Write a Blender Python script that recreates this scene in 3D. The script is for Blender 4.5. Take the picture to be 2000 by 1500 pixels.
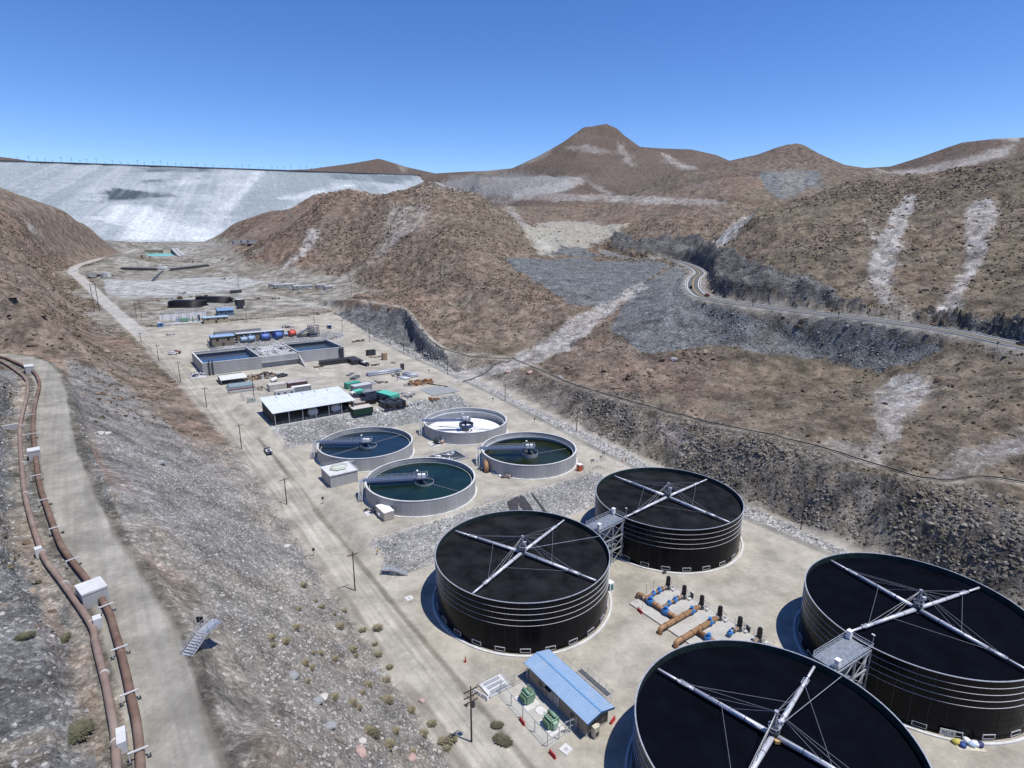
import bpy, bmesh, math, random
import numpy as np
from mathutils import Vector, Matrix

for o in list(bpy.data.objects):
    bpy.data.objects.remove(o, do_unlink=True)
SC = bpy.context.scene
COL = SC.collection
rnd = random.Random(7)

# ---------------------------------------------------------------- camera, sky, sun, exposure
FPX, PITCH, ROLL, CAMZ = 1135.55, math.radians(14.4319), math.radians(-0.2489), 82.6
cam_data = bpy.data.cameras.new('camera')
cam_data.sensor_width = 36.0
cam_data.lens = 36.0 * FPX / 2000.0
cam_data.clip_start = 0.5
cam_data.clip_end = 40000.0
cam = bpy.data.objects.new('camera', cam_data)
COL.objects.link(cam)
_xh = Vector((1, 0, 0)); _uh = Vector((0, math.sin(PITCH), math.cos(PITCH))); _fh = Vector((0, math.cos(PITCH), -math.sin(PITCH)))
_r = _xh * math.cos(ROLL) - _uh * math.sin(ROLL)
_u = _xh * math.sin(ROLL) + _uh * math.cos(ROLL)
cam.matrix_world = Matrix(((_r.x, _u.x, -_fh.x, 0), (_r.y, _u.y, -_fh.y, 0), (_r.z, _u.z, -_fh.z, CAMZ), (0, 0, 0, 1)))
SC.camera = cam

SUN_EL, SUN_AZ = math.radians(70.0), math.radians(114.0)
world = bpy.data.worlds.new('World'); SC.world = world; world.use_nodes = True
wn = world.node_tree.nodes; wl = world.node_tree.links
sky = wn.new('ShaderNodeTexSky'); sky.sky_type = 'NISHITA'; sky.sun_disc = False
sky.sun_elevation = SUN_EL; sky.sun_rotation = SUN_AZ
sky.altitude = 2600.0; sky.air_density = 1.0; sky.dust_density = 0.3; sky.ozone_density = 2.5
wn['Background'].inputs['Strength'].default_value = 0.15
hs = wn.new('ShaderNodeHueSaturation'); hs.inputs['Hue'].default_value = 0.512; hs.inputs['Saturation'].default_value = 1.26; hs.inputs['Value'].default_value = 1.14
wl.new(sky.outputs[0], hs.inputs['Color']); wl.new(hs.outputs[0], wn['Background'].inputs['Color'])
sun_d = bpy.data.lights.new('sun', 'SUN'); sun_d.energy = 4.9; sun_d.angle = math.radians(0.53); sun_d.color = (1.0, 0.965, 0.91)
sun = bpy.data.objects.new('sun', sun_d); COL.objects.link(sun)
_sd = Vector((math.sin(SUN_AZ) * math.cos(SUN_EL), math.cos(SUN_AZ) * math.cos(SUN_EL), math.sin(SUN_EL)))
sun.rotation_euler = _sd.to_track_quat('Z', 'Y').to_euler(); sun.location = (200, -200, 400)
SC.view_settings.view_transform = 'Standard'; SC.view_settings.look = 'None'
SC.view_settings.exposure = 0.0; SC.view_settings.gamma = 1.0; SC.view_settings.use_curve_mapping = False
SC.render.engine = 'CYCLES'
SC.cycles.max_bounces = 5; SC.cycles.diffuse_bounces = 2; SC.cycles.glossy_bounces = 3

# ---------------------------------------------------------------- photo pixel -> place in the world
def ray(u, v):
    u = np.asarray(u, float); v = np.asarray(v, float)
    X = (u - 1000) / FPX; Y = (750 - v) / FPX
    cr, sr = math.cos(ROLL), math.sin(ROLL); cp, sp = math.cos(PITCH), math.sin(PITCH)
    x = X * cr + Y * sr; up = -X * sr + Y * cr
    return np.stack([x, cp + up * sp, -sp + up * cp], -1)
def at(u, v, z):
    d = ray(u, v); t = (z - CAMZ) / d[..., 2]
    P = d * t[..., None]; P[..., 2] += CAMZ
    return P
AX = math.atan2(0.585, 0.811)                  # the plant's cross axis makes this angle with +X
TX, TY = math.cos(AX), math.sin(AX)
def st_of(x, y): return -TY * x + TX * y, TX * x + TY * y      # (along the valley, across it)
def xy_of(s, t): return -TY * s + TX * t, TX * s + TY * t
GRID_A, GRID_B = 900, 820
def NSC(n): return int(n * 1.0)
# ---------------------------------------------------------------- noise
def _hash(ix, iy, seed):
    h = (ix.astype(np.int64) * 374761393 + iy.astype(np.int64) * 668265263 + seed * 974634221) & 0x7fffffff
    h = ((h ^ (h >> 13)) * 1274126177) & 0x7fffffff
    h = (h ^ (h >> 16)) & 0x7fffffff
    return h.astype(np.float64) / 0x7fffffff
def vnoise(x, y, seed=0):
    ix = np.floor(x); iy = np.floor(y); fx = x - ix; fy = y - iy
    fx = fx * fx * fx * (fx * (fx * 6 - 15) + 10); fy = fy * fy * fy * (fy * (fy * 6 - 15) + 10)
    a = _hash(ix, iy, seed); b = _hash(ix + 1, iy, seed); c = _hash(ix, iy + 1, seed); d = _hash(ix + 1, iy + 1, seed)
    return (a + (b - a) * fx + (c - a) * fy + (a - b - c + d) * fx * fy) * 2 - 1
def fbm(x, y, wl, octv, seed=0, gain=0.5):
    r = 0; amp = 1.0
    for k in range(octv):
        ca, sa = math.cos(k * 1.1 + seed), math.sin(k * 1.1 + seed)
        r = r + amp * vnoise((x * ca - y * sa) / wl + 17.3 * k, (x * sa + y * ca) / wl - 9.1 * k, seed + k)
        wl *= 0.5; amp *= gain
    return r
def ridged(x, y, wl, octv, seed=0):
    r = 0; amp = 1.0
    for k in range(octv):
        ca, sa = math.cos(k * 0.9 + seed), math.sin(k * 0.9 + seed)
        n = vnoise((x * ca - y * sa) / wl + 7.3 * k, (x * sa + y * ca) / wl + 3.7 * k, seed + k)
        r = r + amp * (1 - 2 * np.abs(n)); wl *= 0.5; amp *= 0.5
    return r
def sstep(a, b, x):
    t = np.clip((x - a) / (b - a), 0, 1); return t * t * (3 - 2 * t)
def lin(xs, ys): return lambda v: np.interp(v, xs, ys)

# ---------------------------------------------------------------- control points: (photo x, photo y, horizontal distance D or height z)
zb = lin([0, 170, 300, 400, 560, 750, 1000, 1544, 4000, 9000, 30000], [0, 0, 10, 15, 25, 34, 46, 65, 120, 150, 150])
zroad = lin([-400, 110, 150, 230, 330, 400, 500, 600, 750, 1000], [0, 0, 2, 8, 12, 15.5, 21, 26, 34, 46])
zpad = lin([-400, 121, 134, 218, 227, 330, 345, 388, 398, 480, 560, 1000], [0, 0, 4, 4, 10, 12, 12.3, 13, 16.5, 20, 24, 46])
tl = lin([-400, 120, 200, 262, 316, 371, 430, 500], [37.5, 37.5, 36, 33, 29.5, 25, 21, 17])   # left edge of the plant road
CTL = []
def elev(u, v):
    d = ray(u, v); return d[2] / math.hypot(d[0], d[1]), math.atan2(d[0], d[1])
def cD(u, v, D):
    e, a = elev(u, v); CTL.append((a, D, CAMZ + e * D))
def cZ(u, v, z):
    e, a = elev(u, v); CTL.append((a, (z - CAMZ) / e, z))
def cV(u, v):
    e, a = elev(u, v); D = np.linspace(60, 2500, 4000); f = CAMZ + e * D - zb(D)
    i = int(np.argmax(f < 0)); CTL.append((a, D[i], float(zb(D[i]))))
def cH(u, D, z):
    e, a = elev(u, 450); CTL.append((a, D, z))
def cW(x, y, z): CTL.append((math.atan2(x, y), math.hypot(x, y), z))
for s in range(20, 500, 40):
    for t in (40, 68, 96, 124, 150):
        x, y = xy_of(s, t); cW(x, y, float(zpad(s) if 45 < t < 135 else zroad(s)))
# left: bench with the pipelines and the rocky slope below it
for u, v, z in [(350,1500,27),(300,1300,28),(200,1090,29),(120,900,31),(105,760,33),(60,700,34),(0,690,34),(0,1450,30),(0,1150,32),(0,900,36),(0,780,37),(0,715,35.5)]: cZ(u, v, z)
for s in range(200, 470, 22):
    for t, dz in ((tl(s) - 1, 0.2), (tl(s) - 8, 1.8), (tl(s) - 18, 5.0)):
        x, y = xy_of(s, t); cW(x, y, float(zroad(s)) + dz)
for s in (30, 60, 90, 120, 150, 180):
    k = -0.085 * (s - 80)
    for f, z in ((0.10, 26.5), (0.32, 20), (0.58, 10.5), (0.85, 2.6), (1.0, 0.3)):
        t = (4.5 + k) + (36.5 - 4.5 - k) * f; x, y = xy_of(s, t); cW(x, y, z + float(zroad(s)) * f + max(0, s - 80) * 0.028 * (1 - f))
for u, v, z in [(195,700,27),(150,650,31),(100,620,39),(0,620,47),(0,560,60),(100,565,44),(150,590,33),(190,615,27)]: cZ(u, v, z)
for u, v, D in [(0,520,520),(0,480,620),(100,500,760),(50,430,880),(0,425,860),(100,470,910),(200,490,1080),(0,372,1000),(60,393,1050),(110,412,1100),(150,420,1150),(200,445,1250),(235,470,1370)]: cD(u, v, D)
for u, D, z in [(0,1400,75),(100,1500,66),(200,1600,66),(-200,1100,190),(-200,600,120),(-200,350,70)]: cH(u, D, z)
for u, v in [(140,530),(250,540),(350,530),(420,520),(300,500),(450,490),(380,480),(250,490),(300,560),(480,550),(560,570),(620,580),(400,600),(500,610),(640,600),(180,570),(240,620),(330,472),(425,472),(245,475)]: cV(u, v)
# centre: the brown hills
for u, v in [(430,520),(480,545),(530,553),(600,578),(645,598)]: cV(u, v)
for u, v, z in [(660,612,24),(690,585,31),(720,590,30),(790,603,29),(830,650,24),(900,690,17.5),(960,703,15),(890,745,10.5)]: cZ(u, v, z)
for u, v, D in [(450,512,880),(520,480,830),(500,520,800),(680,365,905),(640,380,920),(600,420,940),(545,462,900),(525,474,890),(600,480,770),(600,540,690),(700,470,745),(700,540,640),(760,430,750),(740,377,880),(790,366,840),(830,346,820),(855,352,815),(900,368,800),(930,382,810),(800,400,765),(860,400,740),(865,450,610),(870,500,545),(900,560,475),(940,610,420),(800,560,530),(760,530,590),(950,500,550),(960,440,690),(1000,470,650),(1000,505,565),(1050,560,460),(1100,605,398)]: cD(u, v, D)
for u, v, z in [(1110,628,27),(1050,665,20),(950,665,19.5),(900,660,21),(1100,660,21),(1180,610,30),(1000,700,15)]: cZ(u, v, z)
for u, v, D in [(436,457,1250),(450,440,1250),(490,425,1250),(530,412,1250),(575,411,1230),(600,398,1200),(630,377,1150),(480,452,1150),(540,440,1120),(590,425,1080)]: cD(u, v, D)
for u, D, z in [(830,1000,105),(680,1120,100),(740,1100,90),(900,1050,92)]: cH(u, D, z)
# rock fill below the highway
for u, v, z in [(1000,506,60),(1080,503,60),(1150,503,60),(1230,503,59),(1300,507,57),(1110,595,33.6),(1250,555,44),(1200,640,30),(1300,600,42),(1250,680,24.5),(1450,640,36),(1600,670,31),(1700,722,24.5),(1560,702,24),(1400,672,26.5),(1800,690,31),(1200,720,18.5),(1400,760,18.5),(1500,780,19.5),(1650,800,21),(1800,800,26),(1950,800,30),(2000,740,37),(1900,720,35)]: cZ(u, v, z)
HOSE = [(900,690,17.5),(1000,700,15),(1080,735,15),(1150,762,15.5),(1300,803,16),(1400,830,16),(1500,851,16.5),(1600,875,17),(1700,906,17),(1800,936,18),(1850,941,18.5),(1900,934,19.5),(1950,937,20),(2000,946,20)]
for u, v, z in HOSE: cZ(u, v, z)
for u, v, z in [(1000,740,12.5),(1200,830,13),(1400,900,13),(1600,960,14),(1750,985,15),(1900,1010,17),(2000,1040,17)]: cZ(u, v, z)
HWY = [(2060,688,41.5),(2000,677,42),(1850,646,43),(1700,625,44),(1550,607,45),(1430,592,46),(1380,581,46.6),(1362,572,47),(1353,558,48.5),(1357,543,50.5),(1366,531,52),(1340,516,54.5),(1300,507,57),(1240,504,59.5),(1200,499,61.5),(1172,490,63.5)]
for u, v, z in HWY: cZ(u, v, z)
for u, v, D in [(1450,558,372),(1480,540,395),(1500,500,445),(1500,450,525),(1480,410,640),(1560,395,690),(1405,545,445),(1425,525,490),(1430,500,530),(1420,480,585),(1700,598,335),(1750,600,328),(1850,560,380),(1850,480,460),(1850,420,535),(1850,370,670),(2000,315,730),(1900,333,770),(1800,347,820),(1700,347,870),(1620,372,800),(1560,385,760),(1720,540,380),(1720,470,460),(1760,400,610),(1980,638,306),(1950,560,378),(1950,480,425),(1930,400,575),(1600,560,368),(1600,500,420),(1650,440,560)]: cD(u, v, D)
for u, v, D in [(1555,279,1500),(1560,340,1250),(1450,352,1150),(1400,400,950),(1300,440,850),(1250,465,800),(1420,313,1500),(1480,300,1490),(1300,348,1350),(1640,315,1500),(1700,335,1500),(1400,450,730),(1300,480,740),(1200,450,920),(1350,500,680)]: cD(u, v, D)
for u, D, z in [(1555,1900,200),(1420,1900,190),(1300,1700,160),(1700,1150,130),(1620,980,118),(1560,880,105),(1500,800,92),(1800,1050,130),(1900,1000,145),(2000,950,150),(1700,1900,180),(2200,800,190),(2200,500,110),(2200,300,50)]: cH(u, D, z)
# far country
for u, v, D in [(1060,450,840),(1030,435,960),(1120,460,860),(1150,430,1150),(1185,240,3800),(1140,246,3750),(1100,275,3550),(1050,303,3450),(1015,320,3350),(1250,285,3750),(1290,290,3750),(1350,289,3850),(1400,301,3850),(1430,312,3850),(1150,330,2850),(1100,348,2250),(1200,350,2400),(1050,380,1750),(1150,400,1500),(1000,362,2050),(1120,425,1200),(1250,400,1450),(1300,372,2000),(950,334,3600),(880,342,4500),(850,335,4600),(740,307,4600),(690,318,4600),(800,325,4600),(610,326,4600),(1950,268,2600),(1880,278,2550),(1800,305,2500),(1740,324,2450),(2000,266,2600),(1850,330,2000),(1930,312,2000),(960,400,1250),(920,360,2300),(0,301,4200),(40,308,4200),(60,318,4200),(300,335,4500)]: cD(u, v, D)
for u in range(-240, 900, 75):
    for D, z in ((1800, 50), (2300, 50), (3000, 60)): cH(u, D, z)
for u in (235, 300, 360, 430): cH(u, 1640, 58)
for u in (440, 520, 600): cH(u, 1480, 60)
for k in range(-8, 60):
    cH(-200 + 40 * k, 7000, 180.0)
for u in (1000, 1200, 1400): cH(u, 5200, 380)
_C = np.array(CTL); _b = np.log(_C[:, 1])
_res = (_C[:, 2] - zb(_C[:, 1])) / _C[:, 1]
def _rbf_fit():
    A = np.stack([_C[:, 0], _b], -1); n = len(A)
    d = np.sqrt(((A[:, None] - A[None]) ** 2).sum(-1) + 0.012 ** 2)
    M = np.zeros((n + 3, n + 3)); M[:n, :n] = -d - np.eye(n) * -0.002
    P = np.concatenate([np.ones((n, 1)), A], 1); M[:n, n:] = P; M[n:, :n] = P.T
    w = np.linalg.solve(M, np.concatenate([_res, np.zeros(3)])); return A, w
_A, _w = _rbf_fit()
def rbf(a, b):
    out = np.empty(a.shape); f = out.ravel(); af = a.ravel(); bf = b.ravel(); n = len(_A)
    A32 = _A.astype(np.float32); w32 = _w[:n].astype(np.float32)
    for i in range(0, len(f), 20000):
        aa = af[i:i + 20000].astype(np.float32); bb = bf[i:i + 20000].astype(np.float32)
        d = np.sqrt((aa[:, None] - A32[None, :, 0]) ** 2 + (bb[:, None] - A32[None, :, 1]) ** 2 + np.float32(0.012 ** 2))
        f[i:i + 20000] = -(d @ w32) + _w[n] + _w[n + 1] * aa + _w[n + 2] * bb
    return out

# ---------------------------------------------------------------- polar grid: fine where the valley lies, coarse behind
NA, NB = GRID_A, GRID_B
_front = np.linspace(-0.93, 0.90, NA)
_back = np.linspace(0.90, 2 * math.pi - 0.93, 92)[1:-1]
AZ = np.concatenate([_front, _back]); NC = len(AZ)
_q = NB / 840.0
LD = np.concatenate([np.linspace(math.log(36), math.log(150), int(330 * _q), endpoint=False), np.linspace(math.log(150), math.log(1000), int(330 * _q), endpoint=False), np.linspace(math.log(1000), math.log(7800), NB - 2 * int(330 * _q))])
DD = np.exp(LD)
G_a, G_d = np.meshgrid(AZ, DD, indexing='ij')
_aw = np.where(G_a > math.pi, G_a - 2 * math.pi, G_a)
_ac = np.clip(_aw, -0.95, 0.92)
X = G_d * np.sin(G_a); Y = G_d * np.cos(G_a)
Z = np.empty_like(X)
_r = rbf(G_a[:NA], np.log(G_d[:NA]))
Z[:NA] = zb(G_d[:NA]) + G_d[:NA] * _r
_rL, _rR = _r[0], _r[NA - 1]
for k in range(NA, NC):
    f = sstep(0, 1, np.array((k - NA + 1) / (NC - NA + 1)))
    Z[k] = zb(DD) + DD * np.clip(_rR * (1 - f) + _rL * f, -0.35, 0.35)
S, T = st_of(X, Y)
TT = T - (tl(S) - 37.5)

def polydist(px, py, pts):
    """distance to a polyline and the parameter-interpolated third coordinate along it"""
    best = np.full(px.shape, 1e9); val = np.zeros(px.shape)
    for (x0, y0, z0), (x1, y1, z1) in zip(pts[:-1], pts[1:]):
        dx, dy = x1 - x0, y1 - y0; L = dx * dx + dy * dy + 1e-9
        q = np.clip(((px - x0) * dx + (py - y0) * dy) / L, 0, 1)
        d = np.hypot(px - x0 - q * dx, py - y0 - q * dy); m = d < best
        best[m] = d[m]; val[m] = (z0 + q * (z1 - z0))[m]
    return best, val
def smooth_line(pts, n=6):
    P = np.array(pts, float); out = []
    for i in range(len(P) - 1):
        p0 = P[max(i - 1, 0)]; p1 = P[i]; p2 = P[i + 1]; p3 = P[min(i + 2, len(P) - 1)]
        for k in range(n):
            q = k / n
            out.append(0.5 * ((2 * p1) + (-p0 + p2) * q + (2 * p0 - 5 * p1 + 4 * p2 - p3) * q * q + (-p0 + 3 * p1 - 3 * p2 + p3) * q ** 3))
    out.append(P[-1]); return np.array(out)
def world_line(pts, n=6): return smooth_line([at(u, v, z) for u, v, z in pts], n)

# ---------------------------------------------------------------- relief
def levels(dmin):
    q = np.clip(np.log2(np.clip(G_d / dmin, 1, 16)), 0, 4); k = np.floor(q); return 2.0 ** k, q - k
_s0, _sf = levels(350.0)
_sc = _s0 * (1 + _sf)
def nz(fn, wl, octv, seed, *a):
    n0 = fn(X / _s0, Y / _s0, wl, octv, seed, *a); n1 = fn(X / (2 * _s0), Y / (2 * _s0), wl, octv, seed, *a)
    return n0 * (1 - _sf) + n1 * _sf
SITE = sstep(34, 39, TT) * (1 - sstep(155.5, 172, T)) * sstep(-120, -80, S) * (1 - sstep(440, 520, S))
FLOOR = SITE
_dist = G_d
hill = np.ones_like(Z)
hill *= 1 - sstep(28, 38, TT) * (1 - sstep(154, 168, T)) * (1 - sstep(480, 700, S))
hv = np.abs(Z - zb(G_d)) / np.maximum(6.0, 0.02 * G_d)
hill *= np.where(S > 480, sstep(0.25, 1.0, hv), 1.0)
_bn = T - (4.5 - 0.085 * (S - 80))
BENCHZONE = (1 - sstep(2, 8, _bn)) * (1 - sstep(240, 330, S))
hill *= 1 - 0.8 * BENCHZONE
slopeL = sstep(2, 8, _bn) * (1 - sstep(30, 37, T)) * (1 - sstep(190, 260, S))
slopeM = sstep(-16, 0, TT) * (1 - sstep(30, 37, TT)) * sstep(190, 260, S) * (1 - sstep(470, 560, S))
amp = hill * (1 - 0.65 * slopeL) * (1 - 0.6 * slopeM) * (1 - 0.55 * sstep(-0.38, -0.46, _aw) * sstep(600, 800, G_d)) * (1 - 0.85 * sstep(-0.30, -0.42, _aw) * sstep(1050, 1250, G_d))
Z_SMOOTH = Z.copy()
Z += amp * _sc * (3.0 * nz(fbm, 110, 2, 3) * sstep(150, 500, G_d) * 0.7 + 2.3 * (nz(ridged, 52, 3, 11) - 0.6) * sstep(120, 400, G_d) + 0.75 * nz(fbm, 14, 3, 5))
Z += amp * 0.55 * fbm(X, Y, 7.0, 3, 21, 0.6) * np.clip(G_d / 200, 0.5, 2.5)
_zs = np.where((T > 47) & (T < 134), zpad(S), zroad(S))
_e = sstep(44, 49, TT) * (1 - sstep(131, 137, T))
_zs = zpad(S) * _e + zroad(S) * (1 - _e)
Z = Z * (1 - SITE) + _zs * SITE
SKY = [(-300,300),(0,303),(40,308),(100,318),(300,326),(500,330),(600,328),(690,316),(740,307),(800,325),(850,336),(900,333),(950,331),(1000,326),(1020,317),(1050,303),(1100,275),(1140,246),(1160,243),(1185,239),(1205,248),(1220,262),(1250,284),(1290,287),(1350,289),(1400,300),(1425,311),(1480,299),(1520,284),(1540,279),(1555,277),(1570,280),(1600,297),(1650,319),(1690,325),(1740,322),(1800,303),(1850,285),(1880,275),(1950,267),(2000,265),(2300,262)]
for u, D, w, h in ((1555, 1490, 0.035, 22), (1185, 3790, 0.022, 26), (1140, 3750, 0.02, 8)):
    e_, a_ = elev(u, 280); Z += h * np.exp(-((_aw - a_) / w) ** 2 - ((np.log(G_d) - math.log(D)) / (w * 1.6)) ** 2)
_se = np.array([elev(u, v)[0] for u, v in SKY]); _sa = np.array([elev(u, v)[1] for u, v in SKY])
_lim = CAMZ + np.interp(_aw, _sa, _se) * G_d
_ov = np.where(G_d > 1150, np.maximum(Z - _lim + 0.004 * G_d, 0), 0)
Z -= np.where(_ov > 0, _ov * np.clip(_ov / (0.008 * G_d), 0, 1) , 0)
# rock cut on the right of the plant: steep broken face from the riprap up to the hose track
CUT = sstep(156.5, 161, T) * (1 - sstep(172, 186, T)) * sstep(-60, 0, S) * (1 - sstep(150, 215, S))
Z += CUT * (1.7 * (ridged(X * 0.8 + Y * 0.2, Y, 15, 5, 31) - 0.5) + 0.7 * fbm(X, Y, 4.5, 3, 33, 0.65))
# graded berms along the plant road
_bm = 0.5 + 0.5 * fbm(X, Y, 10, 2, 36)
Z += SITE * (S < 400) * (0.55 * np.exp(-((TT - 47.2 - 0.5 * fbm(X, Y, 22, 2, 37)) / 0.8) ** 2) * _bm + 0.5 * np.exp(-((T - 151.0) / 0.7) ** 2))
# riprap bank
Z += SITE * 0.16 * np.clip(T - 151.5, 0, 6)
RIP = sstep(151.0, 152.5, T + 0.7 * fbm(X, Y, 9, 2, 34)) * (1 - sstep(155.2, 156.8, T + 0.8 * fbm(X, Y, 11, 2, 35))) * (1 - sstep(330, 420, S))
# roads: flat benches cut into whatever they cross
def carve(line, half, soft, k=1.0):
    global Z
    x0, x1 = line[:, 0].min() - half - soft, line[:, 0].max() + half + soft
    y0, y1 = line[:, 1].min() - half - soft, line[:, 1].max() + half + soft
    m = (X > x0) & (X < x1) & (Y > y0) & (Y < y1)
    d, zv = polydist(X[m], Y[m], line[:, :3])
    w = (1 - sstep(half, half + soft, d)) * k
    Z[m] = Z[m] * (1 - w) + zv * w
    D_ = np.full(Z.shape, 1e9); D_[m] = d
    return D_
BENCH = world_line([(420,1700,26.5),(350,1500,27),(322,1400,27.4),(298,1300,28),(245,1180,28.6),(190,1080,29),(145,980,30),(118,900,31),(104,830,32),(98,770,33),(88,730,33.6),(60,707,34),(20,697,34.3),(-60,692,34.5)])
PIPE_L = [(-40,690),(0,704.5),(28.7,721.7),(51.6,741.8),(53,770),(43,810.6),(38.7,845),(40,879),(44.4,931),(48.7,965),(57.3,1002),(75,1059),(90,1095),(126,1143),(177,1218),(186,1254),(195,1290),(207,1338),(216,1386),(223.5,1428),(228,1500),(232,1620)]
PIPE_R = [(-40,690),(0,697),(17,701.6),(61.6,723),(76,743),(76,759),(68.8,787.6),(64.5,833.5),(67.4,870.8),(71.7,908),(74.5,931),(81.7,962.5),(91.8,991),(106,1031),(120,1066),(138,1092),(162,1122),(198,1170),(214.5,1200),(223.5,1230),(234,1266),(246,1314),(255,1356),(265.5,1404),(271.5,1449),(274.5,1500),(278,1620)]
_zl = lin([680, 690, 760, 900, 1090, 1300, 1500, 1700], [34.4, 34.3, 33.2, 31, 29, 28, 27, 26.5])
d_pl = carve(smooth_line([tuple(at(u, v, float(_zl(v)) + .9)[:2]) + (float(_zl(v)),) for u, v in PIPE_L], 4), 2.6, 3.5)
d_pr = carve(smooth_line([tuple(at(u, v, float(_zl(v)) + .9)[:2]) + (float(_zl(v)),) for u, v in PIPE_R], 4), 2.0, 2.0)
d_bench = carve(BENCH, 4.6, 3.0)
HW = world_line(HWY)
d_hwy = carve(HW, 6.4, 9.0)
TRK = world_line([(640,585,27),(690,585,31),(740,592,30),(790,603,29),(830,650,24),(870,680,19.5),(930,697,16.2),(1000,701,15)])
d_trk = carve(TRK, 2.2, 3.0, 0.9)
HOSEL = world_line(HOSE)
d_hose = carve(HOSEL, 2.0, 3.0, 0.8)
UPR = world_line([(270,650,16.2),(225,610,19.8),(185,575,26),(150,545,34),(140,532,38.5)], 5)
VROAD = [xy_of(s, float(tl(s)) + 4.2) + (float(zroad(s)),) for s in np.arange(-90, 436, 12)]
VROAD = np.array(VROAD)
FARROAD = np.concatenate([VROAD[-1:], world_line([(252,632,20.5),(205,590,25.5),(175,560,31),(152,540,36),(142,530,39),(152,519,41.5),(190,507,44),(235,497,46.5),(270,486,49)])])
d_v0 = carve(VROAD, 4.5, 5.0)
d_v1 = carve(FARROAD, 6.0, 45.0)
d_vr = np.minimum(d_v0, d_v1)
# black rock cut above the highway and the scarp over the plant road
CLIFF = world_line([(1400,571,0),(1440,573,0),(1520,590,0),(1620,602,0),(1720,612,0),(1850,634,0),(2000,662,0)])
# ---------------------------------------------------------------- tailings dam: a plane from toe to crest
CREST = [tuple(at(0, 315, 352.0)), tuple(at(825, 343, 352.0))]
TOE = tuple(at(330, 469.5, 65.0))
_p0, _p1, _p2 = (np.array(p) for p in (CREST[0], CREST[1], TOE))
_nrm = np.cross(_p1 - _p0, _p2 - _p0); _nrm /= _nrm[2]
ZD = _p0[2] - ((X - _p0[0]) * _nrm[0] + (Y - _p0[1]) * _nrm[1])
DAMT = np.minimum(ZD + 1.6 * fbm(X, Y, 120, 3, 44), 352.0)
_cx, _cy = (_p1 - _p0)[:2] / np.linalg.norm((_p1 - _p0)[:2])
_along = (X - _p0[0]) * _cx + (Y - _p0[1]) * _cy
_len = np.linalg.norm((_p1 - _p0)[:2])
DAMT = np.where((_along < -1800) | (_along > _len - 20) | (G_d > 4800), -50, DAMT)
DAM = (DAMT > Z) & (np.arange(NC)[:, None] < NA)
Z = np.where(DAM, DAMT, Z)
ZTOP = Z

def hit(u, v):
    """first place on the terrain seen through photo pixel (u, v)"""
    e, a = elev(u, v)
    fi = (a - _front[0]) / (_front[1] - _front[0]); i = int(np.clip(math.floor(fi), 0, NA - 2)); f = fi - i
    col = Z[i] * (1 - f) + Z[i + 1] * f
    g = col - (CAMZ + e * DD); j = int(np.argmax(g > 0))
    if g[j] <= 0: j = NB - 1; D = DD[j]
    elif j == 0: D = DD[0]
    else:
        q = g[j - 1] / (g[j - 1] - g[j]); D = DD[j - 1] + q * (DD[j] - DD[j - 1])
    return D * math.sin(a), D * math.cos(a), CAMZ + e * D
def ground(x, y):
    a = math.atan2(x, y); D = math.hypot(x, y)
    fi = np.clip((a - _front[0]) / (_front[1] - _front[0]), 0, NA - 1.001); i = int(fi); f = fi - i
    gj = np.clip(np.interp(math.log(D), LD, np.arange(NB)), 0, NB - 1.001); j = int(gj); q = gj - j
    return float((Z[i, j] * (1 - f) + Z[i + 1, j] * f) * (1 - q) + (Z[i, j + 1] * (1 - f) + Z[i + 1, j + 1] * f) * q)
def ground_v(x, y):
    a = np.arctan2(x, y); D = np.hypot(x, y)
    fi = np.clip((a - _front[0]) / (_front[1] - _front[0]), 0, NA - 1.001); i = fi.astype(int); f = fi - i
    gj = np.clip(np.interp(np.log(D), LD, np.arange(NB)), 0, NB - 1.001); j = gj.astype(int); q = gj - j
    return (Z[i, j] * (1 - f) + Z[i + 1, j] * f) * (1 - q) + (Z[i, j + 1] * (1 - f) + Z[i + 1, j + 1] * f) * q

# ---------------------------------------------------------------- ground cover
_wx = X + 1.6 * _sc * nz(fbm, 12, 3, 51); _wy = Y + 1.6 * _sc * nz(fbm, 12, 3, 57)
def inpoly(pts, wx=None, wy=None):
    """mask of grid points inside an outline drawn on the photograph and laid on the ground"""
    wx = _wx if wx is None else wx; wy = _wy if wy is None else wy
    w = []
    for (u0, v0), (u1, v1) in zip(pts, pts[1:] + pts[:1]):
        n = max(1, int(math.hypot(u1 - u0, v1 - v0) / 12))
        for k in range(n):
            h = hit(u0 + (u1 - u0) * k / n, v0 + (v1 - v0) * k / n); w.append(h[:2])
    P = np.array(w); m = (wx > P[:, 0].min()) & (wx < P[:, 0].max()) & (wy > P[:, 1].min()) & (wy < P[:, 1].max())
    px = wx[m]; py = wy[m]; ins = np.zeros(px.shape, bool)
    x0, y0 = P[-1]
    for x1, y1 in P:
        c = (y0 > py) != (y1 > py)
        if c.any():
            xi = x0 + (py - y0) / (y1 - y0 + 1e-12) * (x1 - x0); ins ^= c & (px < xi)
        x0, y0 = x1, y1
    out = np.zeros(Z.shape, bool); out[m] = ins; return out
_WX = [(X + k * _sc * nz(fbm, w, 3, 51 + 9 * i), Y + k * _sc * nz(fbm, w, 3, 57 + 9 * i)) for i, (k, w) in enumerate(((1.2, 9), (3.0, 16), (5.0, 22), (2.2, 6)))]
def soft(pts):
    """feathered, ragged version of inpoly"""
    return sum(inpoly(pts, a, b) * 0.25 for a, b in _WX)
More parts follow.
